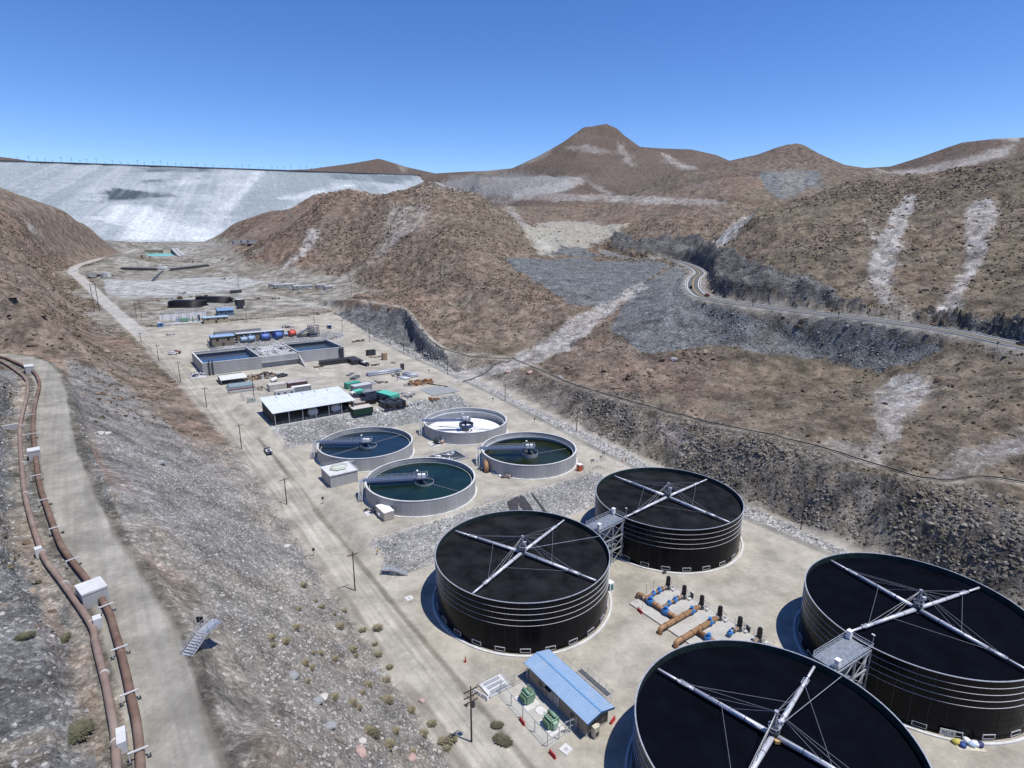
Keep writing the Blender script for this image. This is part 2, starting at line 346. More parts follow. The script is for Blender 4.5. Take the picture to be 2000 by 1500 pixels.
# albedo, and how scrubby / stony / tracked each piece of ground is
C0 = np.zeros(Z.shape + (3,)); DT = np.zeros(Z.shape + (3,))
CLS = np.zeros(Z.shape, np.int8)                # 0 hill 1 ground 2 dirt road 3 rock fill 4 gravel bank 5 paved road 6 dam 7 rock cut 8 track 9 bench road
def paint(m, col, det=None, cls=None):
    m = np.clip(np.asarray(m, float), 0, 1)[..., None]
    C0[:] = C0 * (1 - m) + np.array(col) * m
    if det is not None: DT[:] = DT * (1 - m) + np.array(det) * m
    if cls is not None: CLS[m[..., 0] > 0.5] = cls
def blot(wl, seed, lo=0.0, hi=0.6): return sstep(lo, hi, nz(fbm, wl * 0.7, 4, seed, 0.6))
def hitv(pts): return [hit(u, v) for u, v in pts]
BROWN, RED, OLIVE, GREY = (0.190, 0.148, 0.113), (0.208, 0.146, 0.109), (0.168, 0.141, 0.100), (0.16, 0.15, 0.135)
paint(np.ones(Z.shape), BROWN, (0.8, 0.45, 0), 0)
paint(blot(60, 61) * 0.75, RED); paint(blot(85, 62) * 0.7, OLIVE); paint(blot(30, 63, 0.25, 0.9) * 0.45, (0.20, 0.18, 0.155)); paint(blot(24, 64, 0.3, 0.8) * 0.4, (0.115, 0.098, 0.082))
_rg = nz(ridged, 52, 3, 11)
paint(sstep(0.75, 1.35, _rg) * (G_d > 150) * 0.6, (0.112, 0.086, 0.066), (0.6, 0.9, 0)); paint(sstep(0.25, -0.5, _rg) * (G_d > 150) * 0.6, (0.205, 0.165, 0.125), (0.55, 0.35, 0))
_right = sstep(0.30, 0.42, _aw) * (G_d < 1100)
paint(_right * 0.55, (0.148, 0.122, 0.087))
# far mountains: darker brown, smoother
paint(sstep(1100, 1700, G_d), (0.118, 0.090, 0.072), (0.5, 0.25, 0)); paint(sstep(1100, 1700, G_d) * blot(70, 66) * 0.6, (0.145, 0.115, 0.094))
# valley floor beyond the plant
_vf = (1 - sstep(0.3, 1.1, hv)) * sstep(430, 520, S) * (G_d < 1900) * (_aw < -0.16)
paint(_vf, (0.265, 0.248, 0.212), (0.35, 0.4, 0.2), 1); paint(_vf * blot(40, 67, 0, .4) * 0.85, (0.185, 0.168, 0.132)); paint(_vf * blot(18, 68, 0.1, 0.5) * 0.6, (0.315, 0.305, 0.275)); paint(_vf * blot(11, 168, 0.2, 0.6) * 0.6, (0.14, 0.128, 0.095))
for P, k in [([(205,545),(300,548),(400,541),(490,543),(510,552),(480,563),(350,578),(250,584),(212,574)], 0.95), ([(330,580),(500,560),(480,600),(340,620)], 0.35)]:
    paint(inpoly(P) * k, (0.36, 0.36, 0.345), (0.1, 0.5, 0), 4)
for L_, w_, c_, k_ in [([(500,572),(560,583),(640,600)], 5, (0.36, 0.35, 0.31), .7), ([(470,600),(560,592),(650,590)], 4, (0.35, 0.34, 0.30), .6), ([(440,520),(470,545),(500,572)], 4, (0.34, 0.33, 0.30), .6), ([(160,575),(280,578),(420,572),(500,560)], 4, (0.20, 0.19, 0.165), .6), ([(215,520),(300,515),(420,512)], 5, (0.33, 0.32, 0.29), .6), ([(240,535),(330,536),(420,530)], 6, (0.17, 0.16, 0.12), .5), ([(300,545),(420,538)], 4, (0.16, 0.155, 0.115), .5), ([(520,605),(600,612),(650,606)], 4, (0.19, 0.175, 0.14), .6), ([(480,585),(540,590)], 4, (0.18, 0.165, 0.13), .6), ([(255,485),(330,480),(430,482)], 9, (0.23, 0.225, 0.215), .7), ([(380,500),(450,495),(500,490)], 8, (0.21, 0.195, 0.165), .7)]:
    _d, _ = polydist(_wx, _wy, [hit(u, v) for u, v in L_]); paint((1 - sstep(w_ * .5, w_ * 1.3, _d)) * k_, c_)
# lower left hillside
_lh = sstep(0, 1, (_aw < -0.55) * 1.0) * (G_d < 700)
paint(_lh * blot(45, 69) * 0.5, (0.21, 0.175, 0.145))
_TALA = (1 - sstep(35, 38, T)) * (1 - sstep(170, 250, S)) * (T > -4)
paint(_TALA, (0.290, 0.268, 0.230), (0.25, 0.7, 0), 0)
paint(_TALA * blot(26, 71, 0.0, 0.5) * 0.7, (0.225, 0.219, 0.203)); paint(_TALA * blot(15, 72, 0.15, 0.7) * 0.6, (0.24, 0.195, 0.148))
paint(soft([(205,1010),(330,1090),(420,1180),(520,1230),(640,1250),(700,1330),(850,1440),(860,1500),(560,1500),(520,1380),(430,1320),(380,1180)]) * 0.5, (0.225, 0.198, 0.165), (0.4, 0.7, 0))
paint(soft([(140,870),(180,860),(200,900),(260,945),(240,960),(160,920)]) * 0.7 + soft([(235,1065),(300,1075),(345,1120),(330,1140),(260,1100)]) * 0.6, (0.26, 0.18, 0.14))
paint(soft([(130,700),(200,720),(250,760),(330,830),(430,930),(480,1010),(560,1100),(500,1130),(400,1090),(280,1000),(200,900),(130,790)]) * 0.85, (0.228, 0.222, 0.206), (0.15, 0.8, 0))
# left of the bench: weathered pale wash and grey rock
_LB = (_bn < -2) * (S < 300) * (_aw < -0.5) * (G_d < 330)
paint(_LB, (0.185, 0.185, 0.175), (0.45, 0.9, 0)); paint(_LB * blot(16, 73, 0.1, 0.7) * 0.7, (0.20, 0.175, 0.135))
paint(soft([(0,1005),(30,990),(75,1080),(110,1170),(185,1290),(205,1400),(190,1500),(150,1500),(160,1380),(110,1240),(60,1120),(20,1080)]) * 0.8, (0.36, 0.29, 0.225), (0.3, 0.6, 0))
paint(soft([(42,720),(65,760),(50,850),(40,960),(90,1060),(150,1150),(225,1300),(255,1500),(205,1500),(190,1350),(160,1210),(110,1110),(60,1040),(25,960),(25,820)]) * 0.65, (0.40, 0.335, 0.27), (0.2, 0.4, 0))
paint(soft([(148,1380),(182,1310),(200,1430),(190,1500),(150,1500)]) * 0.8, (0.155, 0.115, 0.075))
# flat plant ground
DIRT = (0.360, 0.334, 0.278)
_site = SITE * sstep(40.5, 41.5, T + 0.0 * X) * (T < 153)
paint(SITE * (S < 470), DIRT, (0.08, 0.15, 0.25), 1)
paint(SITE * (S < 470) * blot(28, 75, 0.1, 0.8) * 0.45, (0.41, 0.385, 0.33)); paint(SITE * (S < 470) * blot(14, 76, 0.2, 0.8) * 0.45, (0.285, 0.262, 0.215))
paint(SITE * (S > 230) * blot(20, 77, 0.0, 0.6) * 0.35, (0.30, 0.285, 0.25))
for s0, s1, t0, t1 in ((120.5, 134, 48, 136), (217, 228, 48, 136), (386, 399, 55, 140)):
    m = sstep(s0 - 0.6, s0 + 0.6, S + 0.5 * fbm(X, Y, 5, 2, 81)) * (1 - sstep(s1 - 1, s1 + 0.5, S + 0.5 * fbm(X, Y, 5, 2, 82))) * sstep(t0, t0 + 4, T + 2 * fbm(X, Y, 8, 2, 83)) * (1 - sstep(t1 - 3, t1, T))
    paint(m, (0.30, 0.30, 0.292), (0.0, 0.8, 0), 4)
paint(RIP * (S < 400), (0.32, 0.318, 0.308), (0.0, 1.0, 0), 4)
paint(sstep(149, 150, T) * (1 - sstep(151, 152, T)) * (S < 380) * SITE, (0.235, 0.225, 0.20))
# roads and tracks
paint((1 - sstep(4.0, 5.5, d_vr)) * (S > 385), (0.37, 0.355, 0.32), (0.05, 0.1, 0.6), 2)
m = sstep(36.5, 38.5, TT + 0.8 * fbm(X, Y, 9, 2, 84)) * (1 - sstep(46.5, 47.5, TT)) * (S < 445) * (S > -120)
paint(m, (0.335, 0.310, 0.258), (0.05, 0.2, 1.3), 2)
for _t in (39.6, 41.5, 43.4, 45.2): paint(m * (1 - sstep(0.25, 0.75, np.abs(TT - _t - 0.9 * fbm(X, Y, 45, 2, int(_t * 10))))) * (0.35 + 0.3 * fbm(X, Y, 25, 2, 5)), (0.41, 0.385, 0.33))
paint(m * (S < 225) * (1 - sstep(0.5, 1.4, np.abs(TT - 46.6 - 0.6 * fbm(X, Y, 14, 2, 85)))) , (0.20, 0.183, 0.148)); paint(m * (1 - sstep(0.5, 1.6, np.abs(TT - 37.6 - 0.9 * fbm(X, Y, 12, 2, 86)))) * 0.75, (0.215, 0.195, 0.158))
paint(1 - sstep(3.7, 4.3, d_bench + 0.4 * fbm(X, Y, 8, 2, 87)), (0.272, 0.256, 0.216), (0.08, 0.2, 1.0), 9)
for _t in (-1.6, 0.2, 1.7): paint((1 - sstep(0.3, 0.8, np.abs(_bn + 4.4 - _t - 0.5 * fbm(X, Y, 30, 2, 9)))) * (d_bench < 3.4) * 0.4, (0.30, 0.285, 0.245))
paint((1 - sstep(0.5, 1.3, np.abs(d_bench - 4.7 - 0.5 * fbm(X, Y, 14, 2, 8)))) * 0.8, (0.150, 0.138, 0.112)); 
paint((1 - sstep(1.6, 3.0, d_trk)) * 0.8, (0.30, 0.275, 0.23), (0.2, 0.2, 0), 8)
paint((1 - sstep(1.5, 3.4, d_hose)) * 0.6, (0.285, 0.26, 0.215), (0.3, 0.3, 0))
# rock fill, white chutes, cuts
FILL = (0.150, 0.156, 0.156)
fillA = inpoly([(985,508),(1080,505),(1300,509),(1290,530),(1260,552),(1180,600),(1112,594),(1050,552),(1005,525)])
fillB = inpoly([(1262,552),(1320,520),(1338,530),(1338,582),(1430,604),(1640,632),(1830,660),(1840,680),(1800,700),(1720,727),(1640,712),(1560,703),(1480,688),(1400,672),(1260,692),(1225,670),(1190,640),(1215,600)])
m = fillA | fillB
paint(m, FILL, (0.0, 1.0, 0), 3); paint(m * blot(9, 88, 0.0, 0.7) * 0.5, (0.19, 0.197, 0.196)); paint(m * blot(22, 89, 0.1, 0.7) * 0.35, (0.15, 0.142, 0.125))
paint(soft([(1295,512),(1340,520),(1345,560),(1340,590),(1300,600),(1290,560)]) * 0.6, (0.20, 0.205, 0.195), (0, 0.4, 0))
paint((1 - sstep(7, 13, d_hwy)) * 0.8, (0.225, 0.22, 0.20), (0.05, 0.4, 0))
CHUTE = (0.41, 0.395, 0.375)
for P, k in [([(1255,548),(1268,560),(1185,620),(1115,680),(1030,716),(940,738),(875,752),(893,730),(1000,698),(1060,665),(1112,625),(1180,592)], 0.85),
    ([(1787,375),(1790,395),(1770,440),(1755,490),(1735,560),(1760,605),(1800,625),(1850,590),(1880,530),(1890,480),(1880,430),(1890,400),(1915,385),(1940,395),(1940,430),(1925,490),(1900,540),(1880,590),(1850,630),(1780,630),(1720,590),(1695,540),(1700,500),(1720,460),(1745,410),(1760,385)], 0.95),
    ([(1682,420),(1700,440),(1722,460),(1710,470),(1690,445)], 0.5),
    ([(1482,412),(1470,425),(1440,455),(1385,508),(1370,508),(1400,470),(1440,430)], 0.95),
    ([(625,440),(622,465),(595,492),(560,522),(548,528),(580,490),(605,455)], 0.95), ([(548,528),(553,525),(520,552),(512,552)], 0.4),
    ([(770,400),(820,395),(842,405),(835,430),(790,460),(750,495),(735,500),(750,460)], 0.42), ([(760,480),(700,528),(630,575),(625,570),(700,520)], 0.5),
    ([(950,385),(975,385),(1010,415),(1030,440),(1015,440),(985,410)], 0.45),
    ([(1750,735),(1790,730),(1815,760),(1790,800),(1750,830),(1735,870),(1720,900),(1700,895),(1705,840),(1715,790),(1700,770)], 0.95),
    ([(1610,865),(1700,860),(1730,905),(1690,925),(1630,880)], 0.5),
    ([(2010,845),(1960,862),(1890,890),(1825,932),(1850,935),(1900,920),(1960,895),(2010,880)], 0.95), ([(1960,1030),(2010,1000),(2010,1060)], 0.6)]:
    paint(soft(P) * k * (0.55 + 0.45 * blot(7, 90, -0.3, 0.4)), CHUTE, (0.22, 0.7, 0))
paint(soft([(45,425),(62,440),(85,458),(70,475),(40,490),(75,462),(55,448)]) * 0.8, (0.33, 0.31, 0.28))
PIT = soft([(1015,440),(1110,430),(1180,440),(1235,435),(1190,468),(1140,487),(1080,499),(1060,500),(1040,480)])
paint(PIT, (0.305, 0.283, 0.232), (0.05, 0.2, 0.2)); paint(PIT * blot(9, 91, 0, 0.5) * 0.5, (0.24, 0.24, 0.225)); paint(soft([(1044,482),(1050,455),(1068,458),(1075,492),(1060,500)]) * 0.8, (0.38, 0.37, 0.32))
paint(inpoly([(1072,497),(1095,482),(1140,485),(1175,503)]) , FILL, (0, 0.9, 0), 3)
# far white dumps and roads
for P, k in [([(1005,375),(1090,355),(1140,340),(1135,360),(1080,378),(1290,385),(1420,392),(1420,400),(1270,398),(1120,392),(1000,392)], 0.7), ([(1112,345),(1145,352),(1230,395),(1222,400),(1150,360)], 0.6),
    ([(1205,275),(1222,290),(1240,325),(1230,328),(1212,300)], 0.8), ([(1135,262),(1145,250),(1120,275),(1110,285)], 0.4), ([(1280,292),(1310,305),(1345,322),(1370,328),(1350,335),(1310,318)], 0.75), ([(1060,300),(1090,285),(1060,310),(1010,328)], 0.6), ([(1105,288),(1150,282),(1180,292),(1200,300),(1150,298)], 0.65),
    ([(1700,335),(1780,330),(1880,310),(1940,290),(1990,280),(1960,305),(1870,328),(1800,342)], 0.75), ([(1915,272),(1960,264),(2010,268),(1990,275)], 0.95), ([(560,325),(600,320),(640,322),(600,330)], 0.3), ([(782,322),(795,328),(790,340),(780,335)], 0.5), ([(690,372),(735,362),(760,370),(740,378),(715,380)], 0.7), ([(880,345),(990,325),(1010,335),(900,352)], 0.3)]:
    paint(soft(P) * k * (0.6 + 0.4 * blot(12, 103, -0.3, 0.4)), (0.36, 0.345, 0.32), (0.15, 0.3, 0))
paint(soft([(880,350),(1000,342),(1120,345),(1110,372),(1000,385),(900,375),(850,362)]) * 0.55, (0.30, 0.31, 0.305), (0.2, 0.3, 0))
paint(soft([(1480,337),(1605,333),(1602,362),(1525,390),(1490,360)]), (0.165, 0.172, 0.172), (0, 0.8, 0)); paint(soft([(1520,338),(1575,336),(1570,365),(1530,385)]) * 0.7, (0.22, 0.21, 0.185))
# dark rock cuts
ROCK = (0.105, 0.103, 0.099)
rc = inpoly([(1185,486),(1200,464),(1212,462),(1240,478),(1300,470),(1370,470),(1395,490),(1420,510),(1400,560),(1440,576),(1395,545),(1380,528),(1330,506),(1240,500)]) | inpoly([(1398,505),(1425,500),(1450,520),(1500,545),(1560,560),(1600,568),(1640,590),(1720,612),(1640,606),(1500,592),(1400,574),(1388,545)]) | inpoly([(1790,612),(2010,652),(2010,676),(1880,642),(1780,622)])
paint(rc, ROCK, (0, 1.0, 0), 7); paint(rc * blot(10, 92, 0.1, 0.6) * 0.5, (0.175, 0.172, 0.164))
sc_ = inpoly([(655,612),(690,600),(720,594),(790,607),(822,645),(862,690),(905,725),(880,728),(830,705),(770,675),(720,650)])
paint(sc_ * 0.9, (0.125, 0.13, 0.135), (0, 1.0, 0), 7); paint(sc_ * blot(9, 93, 0.1, 0.6) * 0.5, (0.19, 0.195, 0.2))
paint(CUT * 0.85, (0.178, 0.157, 0.130), (0.3, 0.8, 0), 7); paint(CUT * blot(16, 94, 0.0, 0.6) * 0.65, (0.122, 0.117, 0.108)); paint(CUT * blot(12, 95, 0.2, 0.7) * 0.5, (0.19, 0.145, 0.095)); paint(CUT * blot(7, 96, 0.35, 0.8) * 0.4, (0.23, 0.225, 0.21))
_c2 = sstep(158, 164, T) * (1 - sstep(170, 178, T)) * sstep(130, 200, S) * (1 - sstep(230, 300, S)); paint(_c2 * 0.6, (0.15, 0.142, 0.132), (0.3, 1.0, 0))
paint(soft([(1718,1016),(1745,1008),(1790,1008),(1803,1018),(1765,1030),(1728,1028)]) * 0.9, (0.035, 0.032, 0.028)); paint(soft([(1640,940),(1665,943),(1680,950),(1660,958),(1645,950)]) * 0.8, (0.05, 0.042, 0.034)); paint(soft([(1745,1035),(1800,1022),(1840,1035),(1790,1060),(1740,1055)]) * 0.6, (0.24, 0.22, 0.17)); paint(soft([(1280,836),(1320,832),(1355,850),(1340,868),(1300,858)]) * 0.7, (0.36, 0.33, 0.33))  # first patch: shade of a hollow in the rock cut, painted near-black
# the tipped fill is smoother than the natural slopes
_fs = soft([(985,508),(1080,505),(1300,509),(1290,530),(1260,552),(1180,600),(1112,594),(1050,552),(1005,525)]) + soft([(1262,552),(1320,520),(1338,530),(1338,582),(1430,604),(1640,632),(1830,660),(1840,680),(1800,700),(1720,727),(1640,712),(1560,703),(1480,688),(1400,672),(1260,692),(1225,670),(1190,640),(1215,600)])
_fs = np.clip(_fs * 1.2, 0, 1) * sstep(7, 16, d_hwy); Z[:] = Z * (1 - _fs) + (Z_SMOOTH + 0.35 * fbm(X, Y, 9, 3, 151)) * _fs
# steep black faces: break them up
m = (rc | sc_) * 1.0
_rs = soft([(1185,486),(1200,464),(1212,462),(1240,478),(1300,470),(1370,470),(1395,490),(1420,510),(1400,560),(1440,576),(1395,545),(1380,528),(1330,506),(1240,500)]) + soft([(1398,505),(1425,500),(1450,520),(1500,545),(1560,560),(1600,568),(1640,590),(1720,612),(1640,606),(1500,592),(1400,574),(1388,545)]) + soft([(1790,612),(2010,652),(2010,676),(1880,642),(1780,622)])
Z += np.clip(_rs, 0, 1) * 7.0 * sstep(7.0, 10.5, d_hwy)
Z += m * (1.6 * np.clip(ridged(X, Y, 16, 4, 41) - 0.4, -1.2, 1.6) * np.clip(G_d / 350, 0.6, 1.6)) * (d_hwy > 9)
# dam face: pale slurry streaks running down the fall line, darker damp sheets
if DAM.any():
    fx = np.where(DAM, (X - _p0[0]) * _cx + (Y - _p0[1]) * _cy, 0); fz = np.where(DAM, Z, 0)
    st1 = fbm(fx + 0.5 * fz + 30 * fbm(X, Y, 200, 2, 97), fz * 0.35, 95, 5, 98, 0.6); st2 = fbm(fx * 0.12, fz + 10 * fbm(X, Y, 120, 2, 99), 34, 4, 100, 0.6)
    paint(DAM, (0.300, 0.335, 0.345), (0.0, 0.3, 0), 6); paint(DAM * sstep(0.0, 0.6, st1) * 0.8, (0.385, 0.42, 0.43)); paint(DAM * sstep(0.0, 0.5, st2) * 0.6, (0.225, 0.262, 0.275)); paint(DAM * sstep(0.3, 0.9, -st1) * 0.5, (0.265, 0.30, 0.312))
    def dp(P, col, k): paint(inpoly(P, X + 16 * fbm(X, Y, 90, 3, 101), Y + 16 * fbm(X, Y, 90, 3, 102)) * DAM * k * (0.55 + 0.45 * sstep(-0.5, 0.5, st2 + 0.6 * st1)), col)
    _hx = fx + 0.35 * fz; run = fbm(_hx, fz * 0.10, 34, 5, 104, 0.65); run2 = fbm(_hx, fz * 0.05, 11, 3, 105, 0.6)
    paint(DAM * sstep(0.1, 0.7, run) * 0.35, (0.40, 0.43, 0.435)); paint(DAM * sstep(0.1, 0.7, -run) * 0.28, (0.205, 0.238, 0.25)); paint(DAM * sstep(0.2, 0.8, run2) * 0.35, (0.44, 0.47, 0.475))
    _tr = np.abs(((fz + 2.5 * fbm(fx, fz, 160, 2, 106)) / 15.0) % 1.0 - 0.5); paint(DAM * (1 - sstep(0.03, 0.10, _tr)) * 0.4 * sstep(-0.3, 0.5, fbm(fx, fz, 150, 3, 107)), (0.17, 0.20, 0.212))
    def dp(P, col, k, w=1.0): paint(sum(inpoly(P, X + q_ * fbm(X, Y, 60 + 40 * i, 4, 101 + i), Y + q_ * fbm(X, Y, 60 + 40 * i, 4, 111 + i)) * 0.34 for i, q_ in enumerate((14, 30, 46))) * DAM * k * (0.62 + 0.38 * sstep(-0.45, 0.35, run + 0.5 * run2)), col)
    dp([(235,468),(245,445),(190,425),(215,400),(300,402),(330,430),(420,455),(425,470)], (0.55, 0.58, 0.585), 0.95)
    dp([(500,335),(520,335),(490,370),(450,410),(425,470),(405,470),(430,410),(470,365)], (0.50, 0.53, 0.535), 0.8)
    dp([(520,335),(640,335),(650,350),(640,372),(560,405),(470,430),(430,470),(440,430),(490,375)], (0.215, 0.25, 0.26), 0.75)
    dp([(205,375),(230,368),(300,376),(345,382),(300,386),(240,390),(200,395)], (0.065, 0.085, 0.095), 1.0)
    dp([(270,326),(400,328),(405,336),(280,335)], (0.11, 0.14, 0.152), 0.9); dp([(280,352),(340,350),(390,346),(390,349),(330,355),(270,358)], (0.12, 0.15, 0.16), 0.9)
    dp([(640,338),(820,344),(780,360),(700,352),(650,350)], (0.13, 0.165, 0.18), 0.85); dp([(640,375),(640,365),(590,378),(540,390),(600,390)], (0.55, 0.58, 0.585), 0.85); dp([(650,358),(700,360),(680,366),(650,372)], (0.55, 0.58, 0.585), 0.8)
    dp([(330,352),(380,345),(370,360),(320,368)], (0.50, 0.53, 0.535), 0.7)
CREST_Z = 352.0
paint(DAM * (Z > CREST_Z - 4.5) * 0.85, (0.10, 0.115, 0.13))

# ---------------------------------------------------------------- materials
def new_mat(name):
    m = bpy.data.materials.new(name); m.use_nodes = True
    return m, m.node_tree.nodes, m.node_tree.links, m.node_tree.nodes['Principled BSDF']
def N(nodes, kind, **kw):
    n = nodes.new(kind)
    for k, v in kw.items():
        if isinstance(k, str) and hasattr(n, k): setattr(n, k, v)
    return n
def ramp(nodes, links, src, stops):
    r = nodes.new('ShaderNodeValToRGB'); el = r.color_ramp.elements
    while len(el) < len(stops): el.new(0.5)
    for e, (p, c) in zip(el, stops): e.position = p; e.color = (c, c, c, 1) if not isinstance(c, tuple) else (*c, 1)
    links.new(src, r.inputs[0]); return r.outputs[0]
def math_(nodes, links, op, a, b):
    n = nodes.new('ShaderNodeMath'); n.operation = op
    for i, q in enumerate((a, b)):
        if isinstance(q, (int, float)): n.inputs[i].default_value = q
        else: links.new(q, n.inputs[i])
    return n.outputs[0]
def terrain_material():
    m, nd, lk, bs = new_mat('terrain')
    ac = nd.new('ShaderNodeAttribute'); ac.attribute_name = 'cover_color'
    ad = nd.new('ShaderNodeAttribute'); ad.attribute_name = 'cover_detail'
    sep = nd.new('ShaderNodeSeparateColor'); lk.new(ad.outputs['Color'], sep.inputs[0])
    scrub, stone, track = sep.outputs[0], sep.outputs[1], sep.outputs[2]
    g = nd.new('ShaderNodeNewGeometry'); pos = g.outputs['Position']
    def noise(scale, det, rough=0.6):
        n = nd.new('ShaderNodeTexNoise'); n.inputs['Scale'].default_value = scale; n.inputs['Detail'].default_value = det; n.inputs['Roughness'].default_value = rough
        lk.new(pos, n.inputs['Vector']); return n.outputs['Fac']
    def vor(scale, feature='F1'):
        n = nd.new('ShaderNodeTexVoronoi'); n.feature = feature; n.inputs['Scale'].default_value = scale; n.inputs['Randomness'].default_value = 1.0
        lk.new(pos, n.inputs['Vector']); return n
    fr = noise(0.12, 9.0, 0.72)
    f1 = ramp(nd, lk, fr, [(0.38, 0.5), (0.5, 1.0), (0.62, 1.5)])
    # scrub: scattered dark low bushes in two sizes
    v1 = vor(0.50); v2 = vor(0.19)
    msk = noise(0.045, 4.0)
    s1 = ramp(nd, lk, v1.outputs['Distance'], [(0.16, 1.0), (0.34, 0.0)])
    s2 = ramp(nd, lk, v2.outputs['Distance'], [(0.14, 1.0), (0.30, 0.0)])
    s = math_(nd, lk, 'MAXIMUM', s1, s2)
    s = math_(nd, lk, 'MULTIPLY', s, ramp(nd, lk, msk, [(0.38, 0.15), (0.62, 1.0)]))
    s = math_(nd, lk, 'MULTIPLY', s, scrub)
    # stones: each cell its own tone
    v3 = vor(1.5); v4 = vor(5.0)
    t3 = nd.new('ShaderNodeSeparateColor'); lk.new(v3.outputs['Color'], t3.inputs[0])
    t4 = nd.new('ShaderNodeSeparateColor'); lk.new(v4.outputs['Color'], t4.inputs[0])
    tone = math_(nd, lk, 'MULTIPLY', ramp(nd, lk, t3.outputs[0], [(0.0, 0.62), (0.75, 1.0), (1.0, 1.65)]), ramp(nd, lk, t4.outputs[0], [(0.0, 0.66), (0.75, 1.02), (1.0, 1.5)]))
    tone = math_(nd, lk, 'ADD', math_(nd, lk, 'MULTIPLY', math_(nd, lk, 'SUBTRACT', tone, 1.0), stone), 1.0)
    # tracks: long soft streaks along the valley
    m0 = nd.new('ShaderNodeMapping'); m0.inputs['Rotation'].default_value = (0, 0, -AX); lk.new(pos, m0.inputs['Vector'])
    mp = nd.new('ShaderNodeMapping'); mp.inputs['Scale'].default_value = (0.9, 0.025, 0.1); lk.new(m0.outputs[0], mp.inputs['Vector'])
    nt = nd.new('ShaderNodeTexNoise'); nt.inputs['Scale'].default_value = 1.0; nt.inputs['Detail'].default_value = 4; lk.new(mp.outputs[0], nt.inputs['Vector'])
    tr = math_(nd, lk, 'ADD', math_(nd, lk, 'MULTIPLY', math_(nd, lk, 'SUBTRACT', ramp(nd, lk, nt.outputs['Fac'], [(0.3, 0.72), (0.5, 1.0), (0.7, 1.22)]), 1.0), track), 1.0)
    tot = math_(nd, lk, 'MULTIPLY', math_(nd, lk, 'MULTIPLY', math_(nd, lk, 'MULTIPLY', f1, tone), tr), 1.0)
    # damp the fractal on the smooth ground
    rough_amt = math_(nd, lk, 'MINIMUM', math_(nd, lk, 'ADD', math_(nd, lk, 'ADD', scrub, stone), 0.22), 1.0)
    tot = math_(nd, lk, 'ADD', math_(nd, lk, 'MULTIPLY', math_(nd, lk, 'SUBTRACT', tot, 1.0), rough_amt), 1.0)
    vm = nd.new('ShaderNodeVectorMath'); vm.operation = 'SCALE'; lk.new(ac.outputs['Color'], vm.inputs[0]); lk.new(tot, vm.inputs['Scale'])
    mx = nd.new('ShaderNodeMix'); mx.data_type = 'RGBA'; lk.new(s, mx.inputs['Factor']); lk.new(vm.outputs[0], mx.inputs[6]); mx.inputs[7].default_value = (0.075, 0.064, 0.045, 1)
    lk.new(mx.outputs[2], bs.inputs['Base Color'])
    bs.inputs['Roughness'].default_value = 0.95; bs.inputs['Specular IOR Level'].default_value = 0.15
    h = math_(nd, lk, 'ADD', math_(nd, lk, 'MULTIPLY', fr, 1.6), math_(nd, lk, 'MULTIPLY', math_(nd, lk, 'SUBTRACT', 1.0, v3.outputs['Distance']), math_(nd, lk, 'MULTIPLY', stone, 0.45)))
    h = math_(nd, lk, 'ADD', h, math_(nd, lk, 'MULTIPLY', s, 0.5))
    bp = nd.new('ShaderNodeBump'); bp.inputs['Distance'].default_value = 1.0; lk.new(h, bp.inputs['Height'])
    lk.new(math_(nd, lk, 'MULTIPLY', rough_amt, 0.8), bp.inputs['Strength']); lk.new(bp.outputs[0], bs.inputs['Normal'])
    return m
M_TERRAIN = terrain_material()

